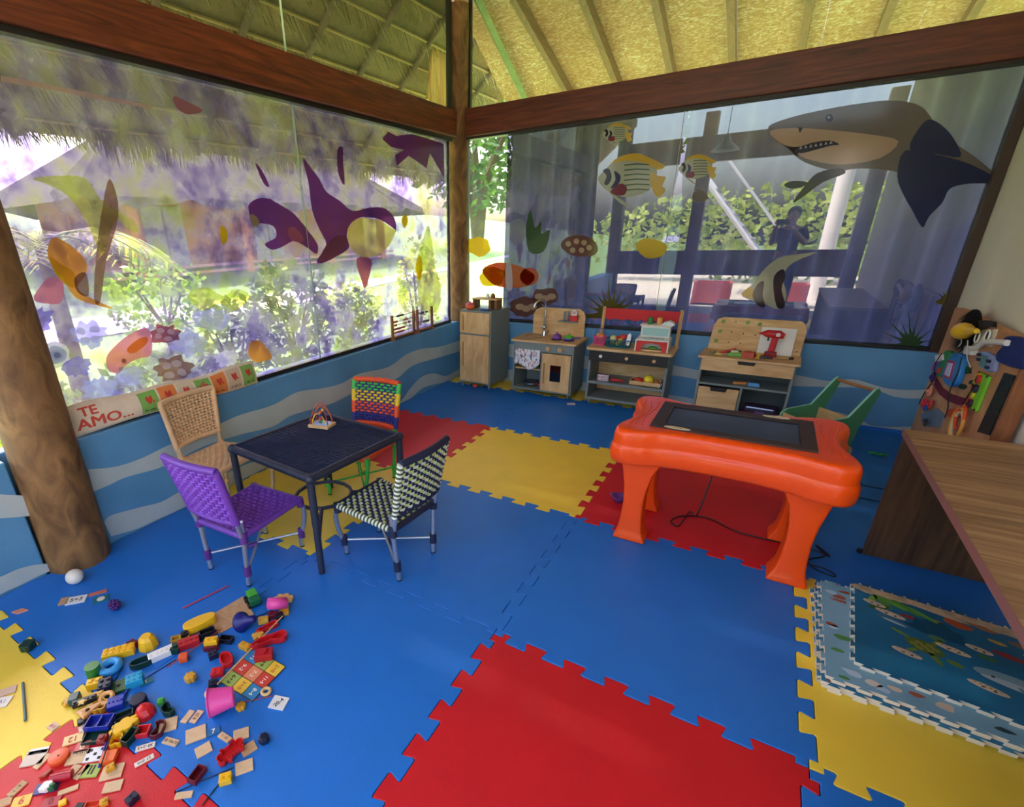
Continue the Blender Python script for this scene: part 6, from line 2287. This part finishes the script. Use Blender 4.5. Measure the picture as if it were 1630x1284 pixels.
# first arc of bricks
brick('yellow toothed brick beside the blue ring', 191, 1042, 40, 16, 10, 22, 'yellow', 5, 2)
solid('toy_block', 'small dark red block touching the yellow toothed brick', 211, 1030, lobes(5, 6, 8), 9, 0, 'maroon')
t = T('toy_cup', 'yellow eight sided cup upside down', 'toy cup', place(237, 1028))
k_ = ppm(237, 1028)
G().lathe([(13.5 / k_, 0), (13.5 / k_, 3 / k_), (11 / k_, 14 / k_), (7 / k_, 19 / k_), (.0005, 19 / k_)], n=8, sm=False).out('cup_body', mcol('yellow'), t, bevel=.002)
brick('long white brick lying on the blue mat', 258, 1044, 34, 14, 9, 38, 'white', 5, 1)
tray('cookie_cutter', 'dark green oval cutter beside the white brick', 227, 1058, [(16 * math.cos(a), 8 * math.sin(a)) for a in np.linspace(0, 2 * PI, 20)[:-1]], 9, 28, 'dgreen', th=2, floor=False)
ring('light blue ring toy near the green cylinder', 177, 1065, 11, 5.5, 'sky')
o = G().cyl((0, 0, 0), (0, 0, 20 / ppm(152, 1074)), 9.5 / ppm(152, 1074), n=22).out('toy_cylinder', mcol('#2c7a30'), loc=place(152, 1076), bevel=.002)
tag(o, 'green cylinder block left of the blue ring', 'toy block')
brick('light blue brick on the green plate corner', 216, 1087, 22, 18, 12, 30, 'cyan', 3, 2)
card('teal card with white mark beside the light blue brick', 233, 1086, 18, 10, 40, 'teal', 'T', '#e8e4dc', .8)
o = solid('square_plate', 'green square plate with a hole', 190, 1094, rc(34, 24), 4, 28, '#2d5a2c')
G().cyl((0, 0, 4 / ppm(190, 1094) + .0001), (0, 0, 4 / ppm(190, 1094) + .0006), .007, n=12).out('plate_hole', M('#0d120c', .8), o)
stick('blue stick running from the light blue brick', (195, 1117), (206, 1093), .004, 'blue')
brick('yellow brick beside the dark navy block', 153, 1092, 20, 13, 11, 20, 'yellow', 2, 1)
brick('dark navy brick beside the green plate', 170, 1097, 17, 20, 14, 25, 'navy', 2, 2)
# wooden heap
o = solid('wood_triangle', 'wooden triangle with a hole on the heap', 142, 1132, [(-18, -4), (2, -15), (14, 17)], 5, 0, '#dba05e', .012)
G().cyl((0, -.003, 5 / ppm(142, 1132) + .0001), (0, -.003, 5 / ppm(142, 1132) + .0007), .007, n=12).out('hole', M('#3a2412', .8), o)
brick('long black brick behind the wooden triangle', 136, 1119, 30, 9, 8, 28, 'black', 4, 1, .014)
solid('toy_roof', 'dark teal block with red top behind the wooden triangle', 121, 1117, rc(13, 16), 12, 20, '#1d4a48')
solid('toy_star', 'small gold star on the black brick', 131, 1118, [(7 * (1 if i % 2 else .45) * math.cos(i * PI / 5), 7 * (1 if i % 2 else .45) * math.sin(i * PI / 5)) for i in range(10)], 3, 0, '#e8c070', .04)
solid('toy_gear', 'small gold gear at the left of the heap', 110, 1119, lobes(6, 5, 8), 6, 0, 'gold')
brick('pale gold brick above the wooden ring', 157, 1110, 16, 10, 8, 25, '#e0b050', 2, 1, .006)
ring('flat wooden ring on the heap', 171, 1112, 8, 3.2, '#dba05e', .012, (12, 8))
tray('cookie_cutter', 'gold round cutter on the heap', 161, 1127, lobes(5, 9, 12), 9, 0, 'gold', .002, 1.6)
brick('blue toothed brick beside the gold cutter', 186, 1122, 22, 20, 9, 25, 'blue', 4, 1, .008)
solid('toy_block', 'black faceted block behind the red dome', 222, 1120, lobes(6, 11, 12), 12, 10, 'navy')
t = T('toy_dome', 'red faceted dome on the blue mat', 'toy', place(232, 1137))
k_ = ppm(232, 1137)
G().lathe([(15 / k_, 0), (14 / k_, 8 / k_), (9 / k_, 16 / k_), (.0005, 19 / k_)], n=10, sm=False).out('dome_body', mcol('red'), t, bevel=.002)
brick('tiny bright green brick above the dark green boot', 257, 1119, 9, 9, 7, 15, 'lgreen', 1, 1)
tray('toy_boot', 'dark green curved shell right of the red dome', 268, 1133, [(-12, 8), (-10, -4), (0, -9), (12, -7), (13, 1), (4, 2), (-3, 5), (-6, 10)], 10, -15, 'dgreen')
tray('toy_tray', 'deep blue two compartment tray', 160, 1153, rc(36, 22), 9, 6, 'blue', .012, 2, mids=[(-1, -11, 1, 11)])
tray('toy_tray', 'dark green long tray behind the yellow cloud', 196, 1142, rc(30, 12), 7, 30, '#12281c', .004)
solid('toy_cloud', 'yellow cloud shaped block with scalloped edge', 200, 1160, lobes(7, 13, 17, 1.25, .72), 11, 45, 'yellow', .003, bev=.003)
tray('cookie_cutter', 'yellow flower shaped cutter', 187, 1183, lobes(4, 7, 11), 10, 20, 'yellow', 0, 1.8, False)
tray('toy_box', 'dark green small box right of the yellow cutter', 209, 1177, rc(14, 26), 12, -15, 'dgreen')
tray('toy_tray', 'dark green tray under the blue tray', 154, 1173, rc(32, 26), 7, 12, '#0e3a2c', 0.0, 2)
brick('small dull red brick in the dark green tray', 164, 1179, 13, 13, 8, 8, '#8f2424', 1, 1, .004)
solid('toy_block', 'small black block left of the blue tray', 131, 1150, rc(11, 11), 6, 35, 'black')
card('pale wooden card tucked under the blue tray', 138, 1157, 20, 14, 45, '#d5b59a')
tray('toy_box', 'red square box right of the yellow cloud', 229, 1167, rc(20, 18), 9, 8, 'red', 0, 3)
tray('cookie_cutter', 'maroon half round cutter beside the red box', 254, 1163, [(-8, -14), (0, -16), (8, -11), (9, 2), (6, 12), (-3, 14), (-9, 10), (-4, 0)], 9, 5, '#5e1420', 0, 2)
stick('navy stick across the toy heap', (160, 1222), (184, 1150), .0022, 'navy', .022)
stick('black stick between the tray and the red dome', (205, 1131), (222, 1131), .002, 'black')
# cards on the red mat
card('yellow card with number 12', 117, 1177, 26, 17, 24, '#e8c37a', '12', '#b0501e', .8, trot=180)
card('pink card with white number 8', 132, 1189, 20, 18, 15, '#d0625a', '8', '#f0d8b0', .85)
card('wooden strip reading 14:5x10', 129, 1199, 28, 9, 14, 'wood', '14:5x10', '#4a2a20', .75)
card('plain wooden card below the 14:5x10 strip', 120, 1211, 26, 13, 12, 'wood')
card('plain wooden card left of the narrow number strip', 117, 1228, 14, 20, -8, 'wood')
o = card('white domino card with five black squares', 152, 1201, 28, 24, 10, 'white')
k_ = ppm(152, 1201)
for x, y in ((-.3, .3), (.3, .3), (0, 0), (-.3, -.3), (.3, -.3)):
    G().box((x * 28 / k_, y * 24 / k_, .0043), (4.5 / k_, 4.5 / k_, .0008)).out('black_square', M('#1c1612', .6), o)
solid('toy_block', 'orange wooden block beside the domino card', 175, 1208, rc(22, 20), 9, 12, 'orange', bev=.002)
card('narrow wooden number strip left of the green card', 131, 1229, 9, 24, -18, 'wood', '8x:11', '#6a2a20', .6, trot=90)
card('green card with a black II mark', 146, 1227, 26, 22, 5, '#9db04a', 'II', '#1a1814', .95)
stick('long blue stick along the domino card', (158, 1222), (170, 1182), .0035, 'blue', .006)
t = T('toy_disc', 'orange disc with a small hole', 'toy', place(95, 1207))
k_ = ppm(95, 1207)
G().lathe([(.003, 0), (14 / k_, 0), (14 / k_, 7 / k_), (.003, 7 / k_)], n=26).out('disc_body', mcol('#ea5a28'), t, bevel=.001)
G().cyl((0, 0, 7 / k_ - .002), (0, 0, 7 / k_ + .0004), .0032, n=10).out('disc_hole', M('#401408', .8), t)
card('greyish card with printed white end', 55, 1207, 30, 24, 12, '#cbb8a2', '', '#333')
card('white card under the greyish card', 62, 1196, 26, 10, 12, 'white', '....', '#444444', 1.4, -.0035 + .0035)
card('narrow plain card beside the greyish card', 68, 1212, 10, 24, -16, 'wood')
o = G().cyl((-.028, 0, .013), (.028, 0, .013), .013, n=18).out('toy_roller', mcol('#b5182c'), loc=place(100, 1240), rot=(0, 0, R(48)), bevel=.001)
tag(o, 'dark pink toy roller on the red mat', 'toy')
solid('wood_bit', 'small reddish wooden wedge left of the roller', 74, 1233, [(-10, -4), (2, -5), (9, 4), (4, 6)], 5, 20, '#a8402e')
card('navy card under the white toy house', 75, 1254, 34, 17, 14, '#2c3a78')
solid('toy_house', 'white toy house on the navy card', 76, 1254, [(-11, -4), (0, -9), (10, -4), (8, 6), (-4, 7)], 9, 25, 'white', .0045)
brick('small green brick beside the white toy house', 84, 1255, 9, 9, 8, 12, 'green', 1, 1, .0045)
card('plain wooden strip right of the navy card', 109, 1258, 28, 8, 25, 'wood')
card('brown wooden strip with dark numbers near the left edge', 28, 1256, 12, 24, -18, 'wood2', '1 : 8', '#4a3a2a', .55, trot=90)
card('yellow card with orange number 6', 35, 1276, 26, 18, 18, '#e8b53a', '6', '#c04a1c', .9)
card('plain wooden card cut by the lower left corner', 6, 1278, 22, 14, 25, 'wood2')
card('red card with dark number on the red mat', 82, 1277, 26, 16, 12, '#b02030', '0', '#6a1018', .9)
solid('toy_block', 'yellow wedge at the lower edge of the picture', 101, 1279, rc(12, 10), 6, 30, 'yellow')
tray('toy_tray', 'orange red tray at the lower edge of the picture', 148, 1283, rc(24, 10), 6, 6, '#d8401e')
brick('small gold brick beside the orange red tray', 167, 1279, 12, 11, 8, 30, 'gold', 1, 1)
solid('toy_block', 'small black block at the lower edge of the picture', 129, 1284, rc(14, 8), 6, 0, 'black')
brick('navy brick with wooden side on the red mat', 212, 1275, 14, 18, 12, -28, 'navy', 2, 1)
o = card('square wooden card under the small gold brick', 179, 1229, 32, 24, 15, 'wood')
brick('gold brick standing on the square wooden card', 177, 1224, 13, 10, 8, 35, 'gold', 2, 1, .0045)
card('plain wooden card below the gold brick card', 180, 1252, 28, 18, 14, 'wood')
card('white strip card with an upside down sum ending in 2+3', 232, 1189, 28, 9, 20, '#e8dcc8', '30 :2+3', '#2a2220', .8, trot=180)
card('white strip card with an upside down sum starting with 27', 230, 1211, 28, 8, 38, '#e8dcc8', '27 :0+0', '#3a2a24', .8, trot=180)
card('tiny pink printed card on the yellow mat', 85, 1157, 15, 11, -25, '#d0a080', '#15', '#8a2a3a', .6)
stick('grey pencil on the yellow mat', (37, 1088), (41, 1148), .0045, '#4a6a72', name='pencil')
card('torn wooden card at the left picture edge', 8, 1102, 26, 14, 30, '#c9a28a')
card('white printed card at the left picture edge', 4, 1118, 20, 18, 12, '#dcd0c6', 'A1', '#7a7a90', .5)
# middle group
t = T('toy_bucket', 'pink ribbed toy bucket lying on its side', 'bucket', place(376, 1124))
k_ = ppm(366, 1130)
L_ = .075
prof = [(.030, 0), (.030, .001)] + [(.030 + .014 * u + (.0012 if i % 2 else 0), L_ * u) for i, u in enumerate(np.linspace(.02, 1, 12))] + [(.047, L_), (.047, L_ + .003), (.043, L_ + .003), (.028, .004), (.0005, .004)]
prof = [(.0005, 0)] + prof
o = G().lathe(prof, n=26).out('bucket_body', mcol('pink'), t, (0, 0, .0475), (R(90), 0, R(-38)))
card('white card reading 20-4 right of the pink bucket', 444, 1119, 26, 23, -12, 'white', '20-4', '#2a2a2a', .36, trot=62)
stick('thin red stick between the bucket and the 20-4 card', (383, 1119), (434, 1108), .0018, '#a03a3a')
solid('toy_gear', 'small gold gear behind the bucket bottom', 384, 1127, lobes(6, 6, 8), 8, 0, 'gold')
ring('small wooden ring left of the number board', 335, 1105, 6.2, 2.6, 'tan')
ring('small wooden ring right of the number board', 424, 1102, 6.2, 2.6, 'tan')
brick('dark navy brick above the small wooden ring', 340, 1091, 13, 11, 9, 20, 'navy', 1, 1)
# number board: three by three coloured cells
pts = [at(351, 1087), at(402, 1117), at(455, 1062), at(404, 1032)]
c_ = sum(pts) / 4
o = G().prism([(p[0] - c_[0], p[1] - c_[1]) for p in pts], 0, .004).out('board_base', M('#4a3a28', .6))
t = T('number_board', 'colourful number board with three by three sums', 'number board', (c_[0], c_[1], .0003))
o.parent = t
CELL = [['#9bb455', '6+3', '#1a1a1a'], ['#d2402e', '9-2', '#f4e8d8'], ['#2f86b8', '6+1', '#f4e8d8'],
        ['#eac23e', '3+5', '#d0641e'], ['#e8875a', '7-3', '#f4e8d8'], ['#9bb455', '6+9', '#1a1a1a'],
        ['#2f86b8', '8-4', '#f4e8d8'], ['#d2402e', '11-5', '#f4e8d8'], ['#eac23e', '2+8', '#d0641e']]
q0, q1, q2, q3 = [np.array((p[0] - c_[0], p[1] - c_[1])) for p in pts]
f2 = lambda u, v: (q0 * (1 - u) + q1 * u) * (1 - v) + (q3 * (1 - u) + q2 * u) * v
for i in range(3):
    for j in range(3):
        col, tx, tc_ = CELL[i * 3 + j]
        e = .03
        cp = [f2((i + a) / 3, (j + b) / 3) for a, b in ((e, e), (1 - e, e), (1 - e, 1 - e), (e, 1 - e))]
        c1 = G().prism([tuple(p) for p in cp], .0041, .0046).out('number_cell', M(col, .55), t)
        g = G()
        v_, f_c = text_geo(tx, 1, .02)
        w_ = .36 if len(tx) > 3 else .42
        g.add([(*f2((i + .5 + y * w_ * .9) / 3, (j + .5 - x * w_) / 3), .0050) for x, y, z in v_], f_c)
        g.out('lettering', M(tc_, .6), c1, fixn=False)
tray('toy_slipper', 'red slipper shaped shell beside the number board', 428, 1022, smooth_closed([(-26, -6), (-12, -8), (5, -6), (20, -9), (27, 0), (22, 9), (8, 7), (-10, 5)], 3), 9, 22, 'red', .004, 3)
brick('red brick with flat side on the number board corner', 421, 1046, 26, 17, 11, 12, '#b81a22', 1, 1, .005)
tray('cookie_cutter', 'red oval cutter left of the number board', 361, 1053, [(15 * math.cos(a), 9 * math.sin(a)) for a in np.linspace(0, 2 * PI, 22)[:-1]], 8, -52, 'red', 0, 2)
brick('red brick with studs near the navy brick', 347, 1073, 18, 14, 8, 15, 'red', 2, 2)
stick('long pale wooden stick leaning across the number board', (346, 1090), (453, 978), .0028, 'tan', .012)
solid('toy_gear', 'lone gold gear on the blue mat', 304, 1082, lobes(6, 6, 8.5), 10, 0, 'gold')
brick('gold open brick above the number board', 391, 1032, 18, 10, 8, -25, 'gold', 2, 1)
brick('yellow brick on top of the maroon brick', 337, 1024, 18, 12, 8, 12, 'yellow', 2, 1, .016)
brick('maroon brick under the yellow brick', 338, 1031, 21, 14, 8, 10, 'maroon', 2, 1)
brick('navy brick below the maroon brick', 340, 1046, 13, 11, 9, 35, 'navy', 2, 1)
tray('toy_box', 'small black open box right of the yellow brick', 361, 1021, rc(20, 10), 8, -8, 'black', 0, 2)
solid('toy_block', 'orange wedge at the left end of the red stick', 293, 1050, rc(12, 13), 9, 20, '#e2551e')
brick('long red brick beneath the yellow plane toy', 302, 1027, 28, 14, 10, 30, '#b81a1e', 4, 1)
tray('toy_window', 'gold two window frame left of the red brick', 288, 1019, rc(24, 10), 7, 20, 'gold', 0, 1.6, False, mids=[(-1, -5, 1, 5)])
brick('black brick on the gold frame', 295, 1012, 10, 8, 7, 30, 'black', 1, 1, .012)
brick('dark green brick at the end of the white brick', 281, 1036, 12, 14, 10, 10, 'dgreen', 1, 1)
solid('toy_boat', 'long yellow boat shaped shell on the wooden board', 320, 997, smooth_closed([(-21, -5), (-12, -10), (8, -9), (20, -4), (20, 5), (8, 9), (-12, 8), (-21, 3)], 3), 13, 36, 'yellow', .004, bev=.004)
tray('toy_box', 'black box right of the yellow boat', 331, 1011, rc(22, 10), 9, 32, 'black', 0, 2)
pts = [at(327, 985), at(388, 949), at(405, 980), at(349, 1009)]
c_ = sum(pts) / 4
o = G().prism([(p[0] - c_[0], p[1] - c_[1]) for p in pts], 0, .0035).out('wooden_board', WC2, loc=(c_[0], c_[1], .0003), bevel=.0006)
tag(o, 'large plain wooden board under the yellow boat', 'board')
t = T('toy_truck', 'green and black toy truck at the corner of the wooden board', 'toy truck', place(403, 960), R(-20))
k_ = ppm(403, 960)
G().box((-6 / k_, 2 / k_, 10 / k_), (14 / k_, 13 / k_, 11 / k_)).out('cab', mcol('lgreen'), t, bevel=.003)
G().box((7 / k_, 1 / k_, 9 / k_), (12 / k_, 14 / k_, 9 / k_)).out('cargo_box', mcol('green'), t, bevel=.003)
for x in (-7, 7):
    G().cyl((x / k_, -9 / k_, 5 / k_), (x / k_, 9 / k_, 5 / k_), 5 / k_, n=14).out('wheel_pair', BLK, t)
t = T('toy_cannon', 'pink toy tube on a cluster of bricks', 'toy', place(453, 972), R(-40))
k_ = ppm(453, 972)
g = G().lathe([(.006, 0), (8 / k_, 0), (8 / k_, 26 / k_), (5.5 / k_, 26 / k_), (5 / k_, 4 / k_), (.0005, 4 / k_)], n=18)
g.out('pink_tube', mcol('pink'), t, (-.01, .012, .03), (R(70), 0, R(10)))
G().box((0, 0, .007), (22 / k_, 12 / k_, .014)).out('gold_base', mcol('gold'), t, bevel=.002)
solid('toy_flower', 'gold and pink flower bit behind the pink tube', 452, 955, lobes(7, 8, 12, 1.2, .8), 5, 0, '#e0a868')
brick('maroon brick in the cluster below the pink tube', 436, 982, 14, 9, 8, 20, 'maroon', 2, 1)
brick('black brick in the cluster below the pink tube', 445, 984, 12, 9, 8, 35, 'black', 2, 1)
t = T('toy_trumpet', 'dark blue trumpet shaped toy on the wooden board edge', 'toy', place(386, 1002), R(-35))
k_ = ppm(386, 1002)
G().lathe([(.0005, 0), (15 / k_, 0), (15 / k_, 2 / k_), (10 / k_, 8 / k_), (6 / k_, 16 / k_), (5 / k_, 28 / k_), (.0005, 29 / k_)], n=22).out('trumpet_body', mcol('#161a6c'), t, (-.012, .0, .028), (R(-62), 0, R(-40)))
tray('toy_spoon', 'red scoop above the red slipper', 425, 1001, smooth_closed([(-14, -3), (0, -5), (14, -6), (17, 0), (14, 5), (0, 4), (-14, 2)], 3), 6, 38, 'red', 0, 2)
brick('gold brick with four studs near the trumpet', 420, 990, 14, 10, 7, 15, '#e0b040', 2, 2)
solid('toy_star', 'gold star bit between the trumpet and the red slipper', 411, 1013, lobes(5, 5, 9), 5, 0, '#d8a040')
stick('thin black stick beside the pink tube', (398, 986), (433, 972), .0018, 'navy')
stick('red pencil above the wooden board', (291, 969), (364, 933), .0035, '#c0445a', name='pencil')
stick('long red stick under the wooden board', (266, 1063), (352, 1002), .0022, '#b0402e', .012)
stick('thin dark blue stick left of the dark green cutter', (181, 1087), (196, 1062), .0016, 'navy')
stick('long dark blue stick below the white brick', (233, 1079), (280, 1050), .0016, 'navy')
# lower middle
card('plain wooden card behind the maroon cutter', 268, 1154, 26, 24, 20, 'wood')
card('wooden strip card reading 10x10', 272, 1181, 26, 11, -14, 'wood', '18 10x10', '#3a2a20', .6)
card('plain narrow wooden card left of the printed narrow card', 299, 1141, 10, 22, -14, 'wood')
card('narrow wooden card printed 8 : 23', 313, 1141, 11, 22, -14, 'wood', '8 23', '#5a3a24', .6, trot=90)
card('large plain wooden square above the smaller square', 312, 1169, 30, 26, 25, 'wood')
card('smaller plain wooden square below the large one', 324, 1194, 24, 20, 38, 'wood')
card('blue card with white number 7', 340, 1165, 20, 13, 28, '#2a6a9a', '7', '#e8e4da', .9)
card('wooden strip card with orange numbers', 358, 1174, 24, 10, -28, 'wood', '1 : 63', '#a0401e', .6)
card('plain wooden card behind the red bear cutter', 384, 1169, 24, 20, 20, 'wood')
card('plain wooden card right of the red bear cutter', 396, 1192, 24, 19, 40, 'wood2')
card('plain wooden card below the red bear cutter', 389, 1221, 28, 22, 22, 'wood')
bear = [(-6, -26), (4, -28), (9, -22), (6, -15), (12, -16), (15, -11), (10, -8), (11, 6), (14, 12), (10, 17), (6, 14), (5, 20), (-1, 23), (-6, 19), (-7, 13), (-12, 14), (-14, 9), (-10, 5), (-11, -8), (-15, -10), (-13, -15), (-8, -15), (-10, -21)]
tray('cookie_cutter', 'red bear shaped cutter among the wooden cards', 370, 1197, smooth_closed([(x * 1.0, y * .95) for x, y in bear], 2), 9, -32, 'red', .0045, 2)
solid('toy_ball_block', 'dark navy faceted ball right of the wooden cards', 421, 1180, lobes(6, 8, 9), 13, 0, 'navy', bev=.006)
tray('toy_tray', 'maroon brick shaped tray on the mat joint', 315, 1236, rc(17, 28), 10, -18, 'maroon', 0, 3)
brick('yellow brick with round studs below the wooden cards', 360, 1243, 20, 16, 12, 18, 'yellow', 2, 1)
card('plain wooden strip below the maroon tray', 293, 1266, 28, 11, 8, 'wood')
stick('long dark stick under the maroon tray', (280, 1261), (372, 1222), .0016, 'navy')
stick('dark stick running off the lower picture edge', (322, 1282), (350, 1246), .0018, 'dgreen')

# ================================================================== PHOTOGRAPHER (seen as a reflection in the back window)
def skin(name, joints, edges, root, mat, parent=None, sub=2):
    me = bpy.data.meshes.new(name)
    me.from_pydata([j[:3] for j in joints], edges, [])
    o = bpy.data.objects.new(name, me)
    COL.objects.link(o)
    me.materials.append(mat)
    md = o.modifiers.new('skin', 'SKIN')
    md.use_smooth_shade = True
    if not me.skin_vertices:
        bm = bmesh.new()
        bm.from_mesh(me)
        bm.verts.layers.skin.verify()
        bm.to_mesh(me)
        bm.free()
    for i, j in enumerate(joints):
        sv = me.skin_vertices[0].data[i]
        sv.radius = (j[3], j[4] if len(j) > 4 else j[3])
        sv.use_root = i == root
    s_ = o.modifiers.new('sub', 'SUBSURF')
    s_.levels = s_.render_levels = sub
    if parent:
        o.parent = parent
    return o


PX, PY = 1.80, -3.80
t = T('person', 'person in dark clothes holding up a phone, reflected in the back window', 'person', (PX, PY, 0))
SK = M('#b88a6a', .55)
J = [(0, 0, .92, .14, .10), (0, .005, 1.08, .125, .09), (0, .0, 1.24, .15, .10), (0, .0, 1.34, .10, .075), (0, .005, 1.40, .052), (0, .02, 1.46, .055),
     (-.16, 0, 1.31, .058), (-.21, .09, 1.14, .046), (-.20, .26, 1.34, .036), (-.185, .31, 1.40, .026),
     (.16, 0, 1.31, .058), (.215, .10, 1.13, .046), (.02, .27, 1.34, .036), (-.05, .31, 1.395, .026),
     (-.09, 0, .86, .09), (-.10, .01, .48, .062), (-.10, -.02, .10, .042), (-.10, .10, .045, .035), (.09, 0, .86, .09), (.10, .01, .48, .062), (.10, -.02, .10, .042), (.10, .10, .045, .035)]
ED = [(0, 1), (1, 2), (2, 3), (3, 4), (4, 5), (3, 6), (6, 7), (7, 8), (8, 9), (3, 10), (10, 11), (11, 12), (12, 13), (0, 14), (14, 15), (15, 16), (16, 17), (0, 18), (18, 19), (19, 20), (20, 21)]
body = skin('body', J, ED, 0, SK, t)
g = G()
vs, fs = [], []
n, m = 18, 14
for i in range(m + 1):
    a = PI * i / m
    for j in range(n):
        b = 2 * PI * j / n
        x, y, z = math.sin(a) * math.cos(b), math.sin(a) * math.sin(b), -math.cos(a)
        wx = .074 * (1 - .22 * max(0, -z))
        d = .092 * (1 - .1 * max(0, -z))
        nose = .020 * math.exp(-((x / .22) ** 2 + ((z + .05) / .2) ** 2)) if y > .5 else 0
        eye = -.008 * (math.exp(-(((abs(x) - .4) / .16) ** 2 + ((z - .05) / .1) ** 2))) if y > .3 else 0
        vs.append((x * wx, y * d + nose + eye, z * .115))
for i in range(m):
    for j in range(n):
        fs.append((i * n + j, i * n + (j + 1) % n, (i + 1) * n + (j + 1) % n, (i + 1) * n + j))
hd_ = G().add(vs, fs, 0, True).out('head', SK, t, (0, .025, 1.52))
for s_ in (-1, 1):
    G().ball((s_ * .028, .082, .008), .011, (1, .6, .7), 10, 7).out('eye', M('#e8e4dc', .3), hd_)
    G().ball((s_ * .076, .0, 0), .022, (.35, .8, 1.3), 8, 6).out('ear', SK, hd_)
G().ball((0, .085, -.055), .022, (1, .3, .3), 10, 6).out('mouth', M('#8e4a42', .5), hd_)
G().ball((0, -.012, .03), .098, (.92, 1.05, 1.02), 16, 10).out('hair', M('#1d1512', .7, .2, 60), t, (0, .01, 1.535))
SHJ = [(j[0], j[1], j[2], j[3] + .014, (j[4] if len(j) > 4 else j[3]) + .014) for j in J[:4]] + [(-.16, 0, 1.31, .072), (-.205, .07, 1.17, .062), (.16, 0, 1.31, .072), (.21, .08, 1.16, .062)]
skin('shirt', SHJ, [(0, 1), (1, 2), (2, 3), (3, 4), (4, 5), (3, 6), (6, 7)], 0, M('#20222c', .8, .1, 10), t)
skin('trousers', [(0, 0, .92, .155, .115), (-.09, 0, .85, .105), (-.10, .01, .48, .078), (-.10, -.02, .13, .060), (.09, 0, .85, .105), (.10, .01, .48, .078), (.10, -.02, .13, .060)], [(0, 1), (1, 2), (2, 3), (0, 4), (4, 5), (5, 6)], 0, M('#2a2e3c', .8, .1, 10), t)
for s_, hx in ((-1, -.185), (1, -.05)):
    fj = [(hx, .315, 1.405, .020), (hx - s_ * .004, .345, 1.425, .022, .014)]
    fe = [(0, 1)]
    tips = [(.010, .045, .012, .062), (.004, .055, .024, .066), (-.004, .052, .034, .060), (-.010, .042, .040, .050)]
    for k, (dx, dy, dz_, ln) in enumerate(tips):
        b0 = len(fj)
        fj += [(hx + s_ * (-.012 + .008 * k) * .6, .350, 1.418 + .011 * k, .0075), (hx + s_ * .010, .372, 1.420 + .013 * k, .0072), (hx + s_ * .034, .362, 1.424 + .013 * k, .006)]
        fe += [(1, b0), (b0, b0 + 1), (b0 + 1, b0 + 2)]
    b0 = len(fj)
    fj += [(hx + s_ * .014, .328, 1.425, .008), (hx + s_ * .032, .338, 1.436, .0075), (hx + s_ * .040, .344, 1.448, .0065)]
    fe += [(1, b0), (b0, b0 + 1), (b0 + 1, b0 + 2)]
    skin('hand', fj, fe, 0, SK, t, 1)
    G().ball((0, 0, 0), .05, (.95, 2.2, .75), 12, 8).out('shoe', BLK, t, (s_ * .10, .05, .0385))
o = G().box((0, 0, 0), (.158, .008, .076)).out('smartphone', BLK, loc=(1.672, -3.432, 1.445), bevel=.004)
tag(o, 'dark smartphone held up by the reflected person', 'phone')
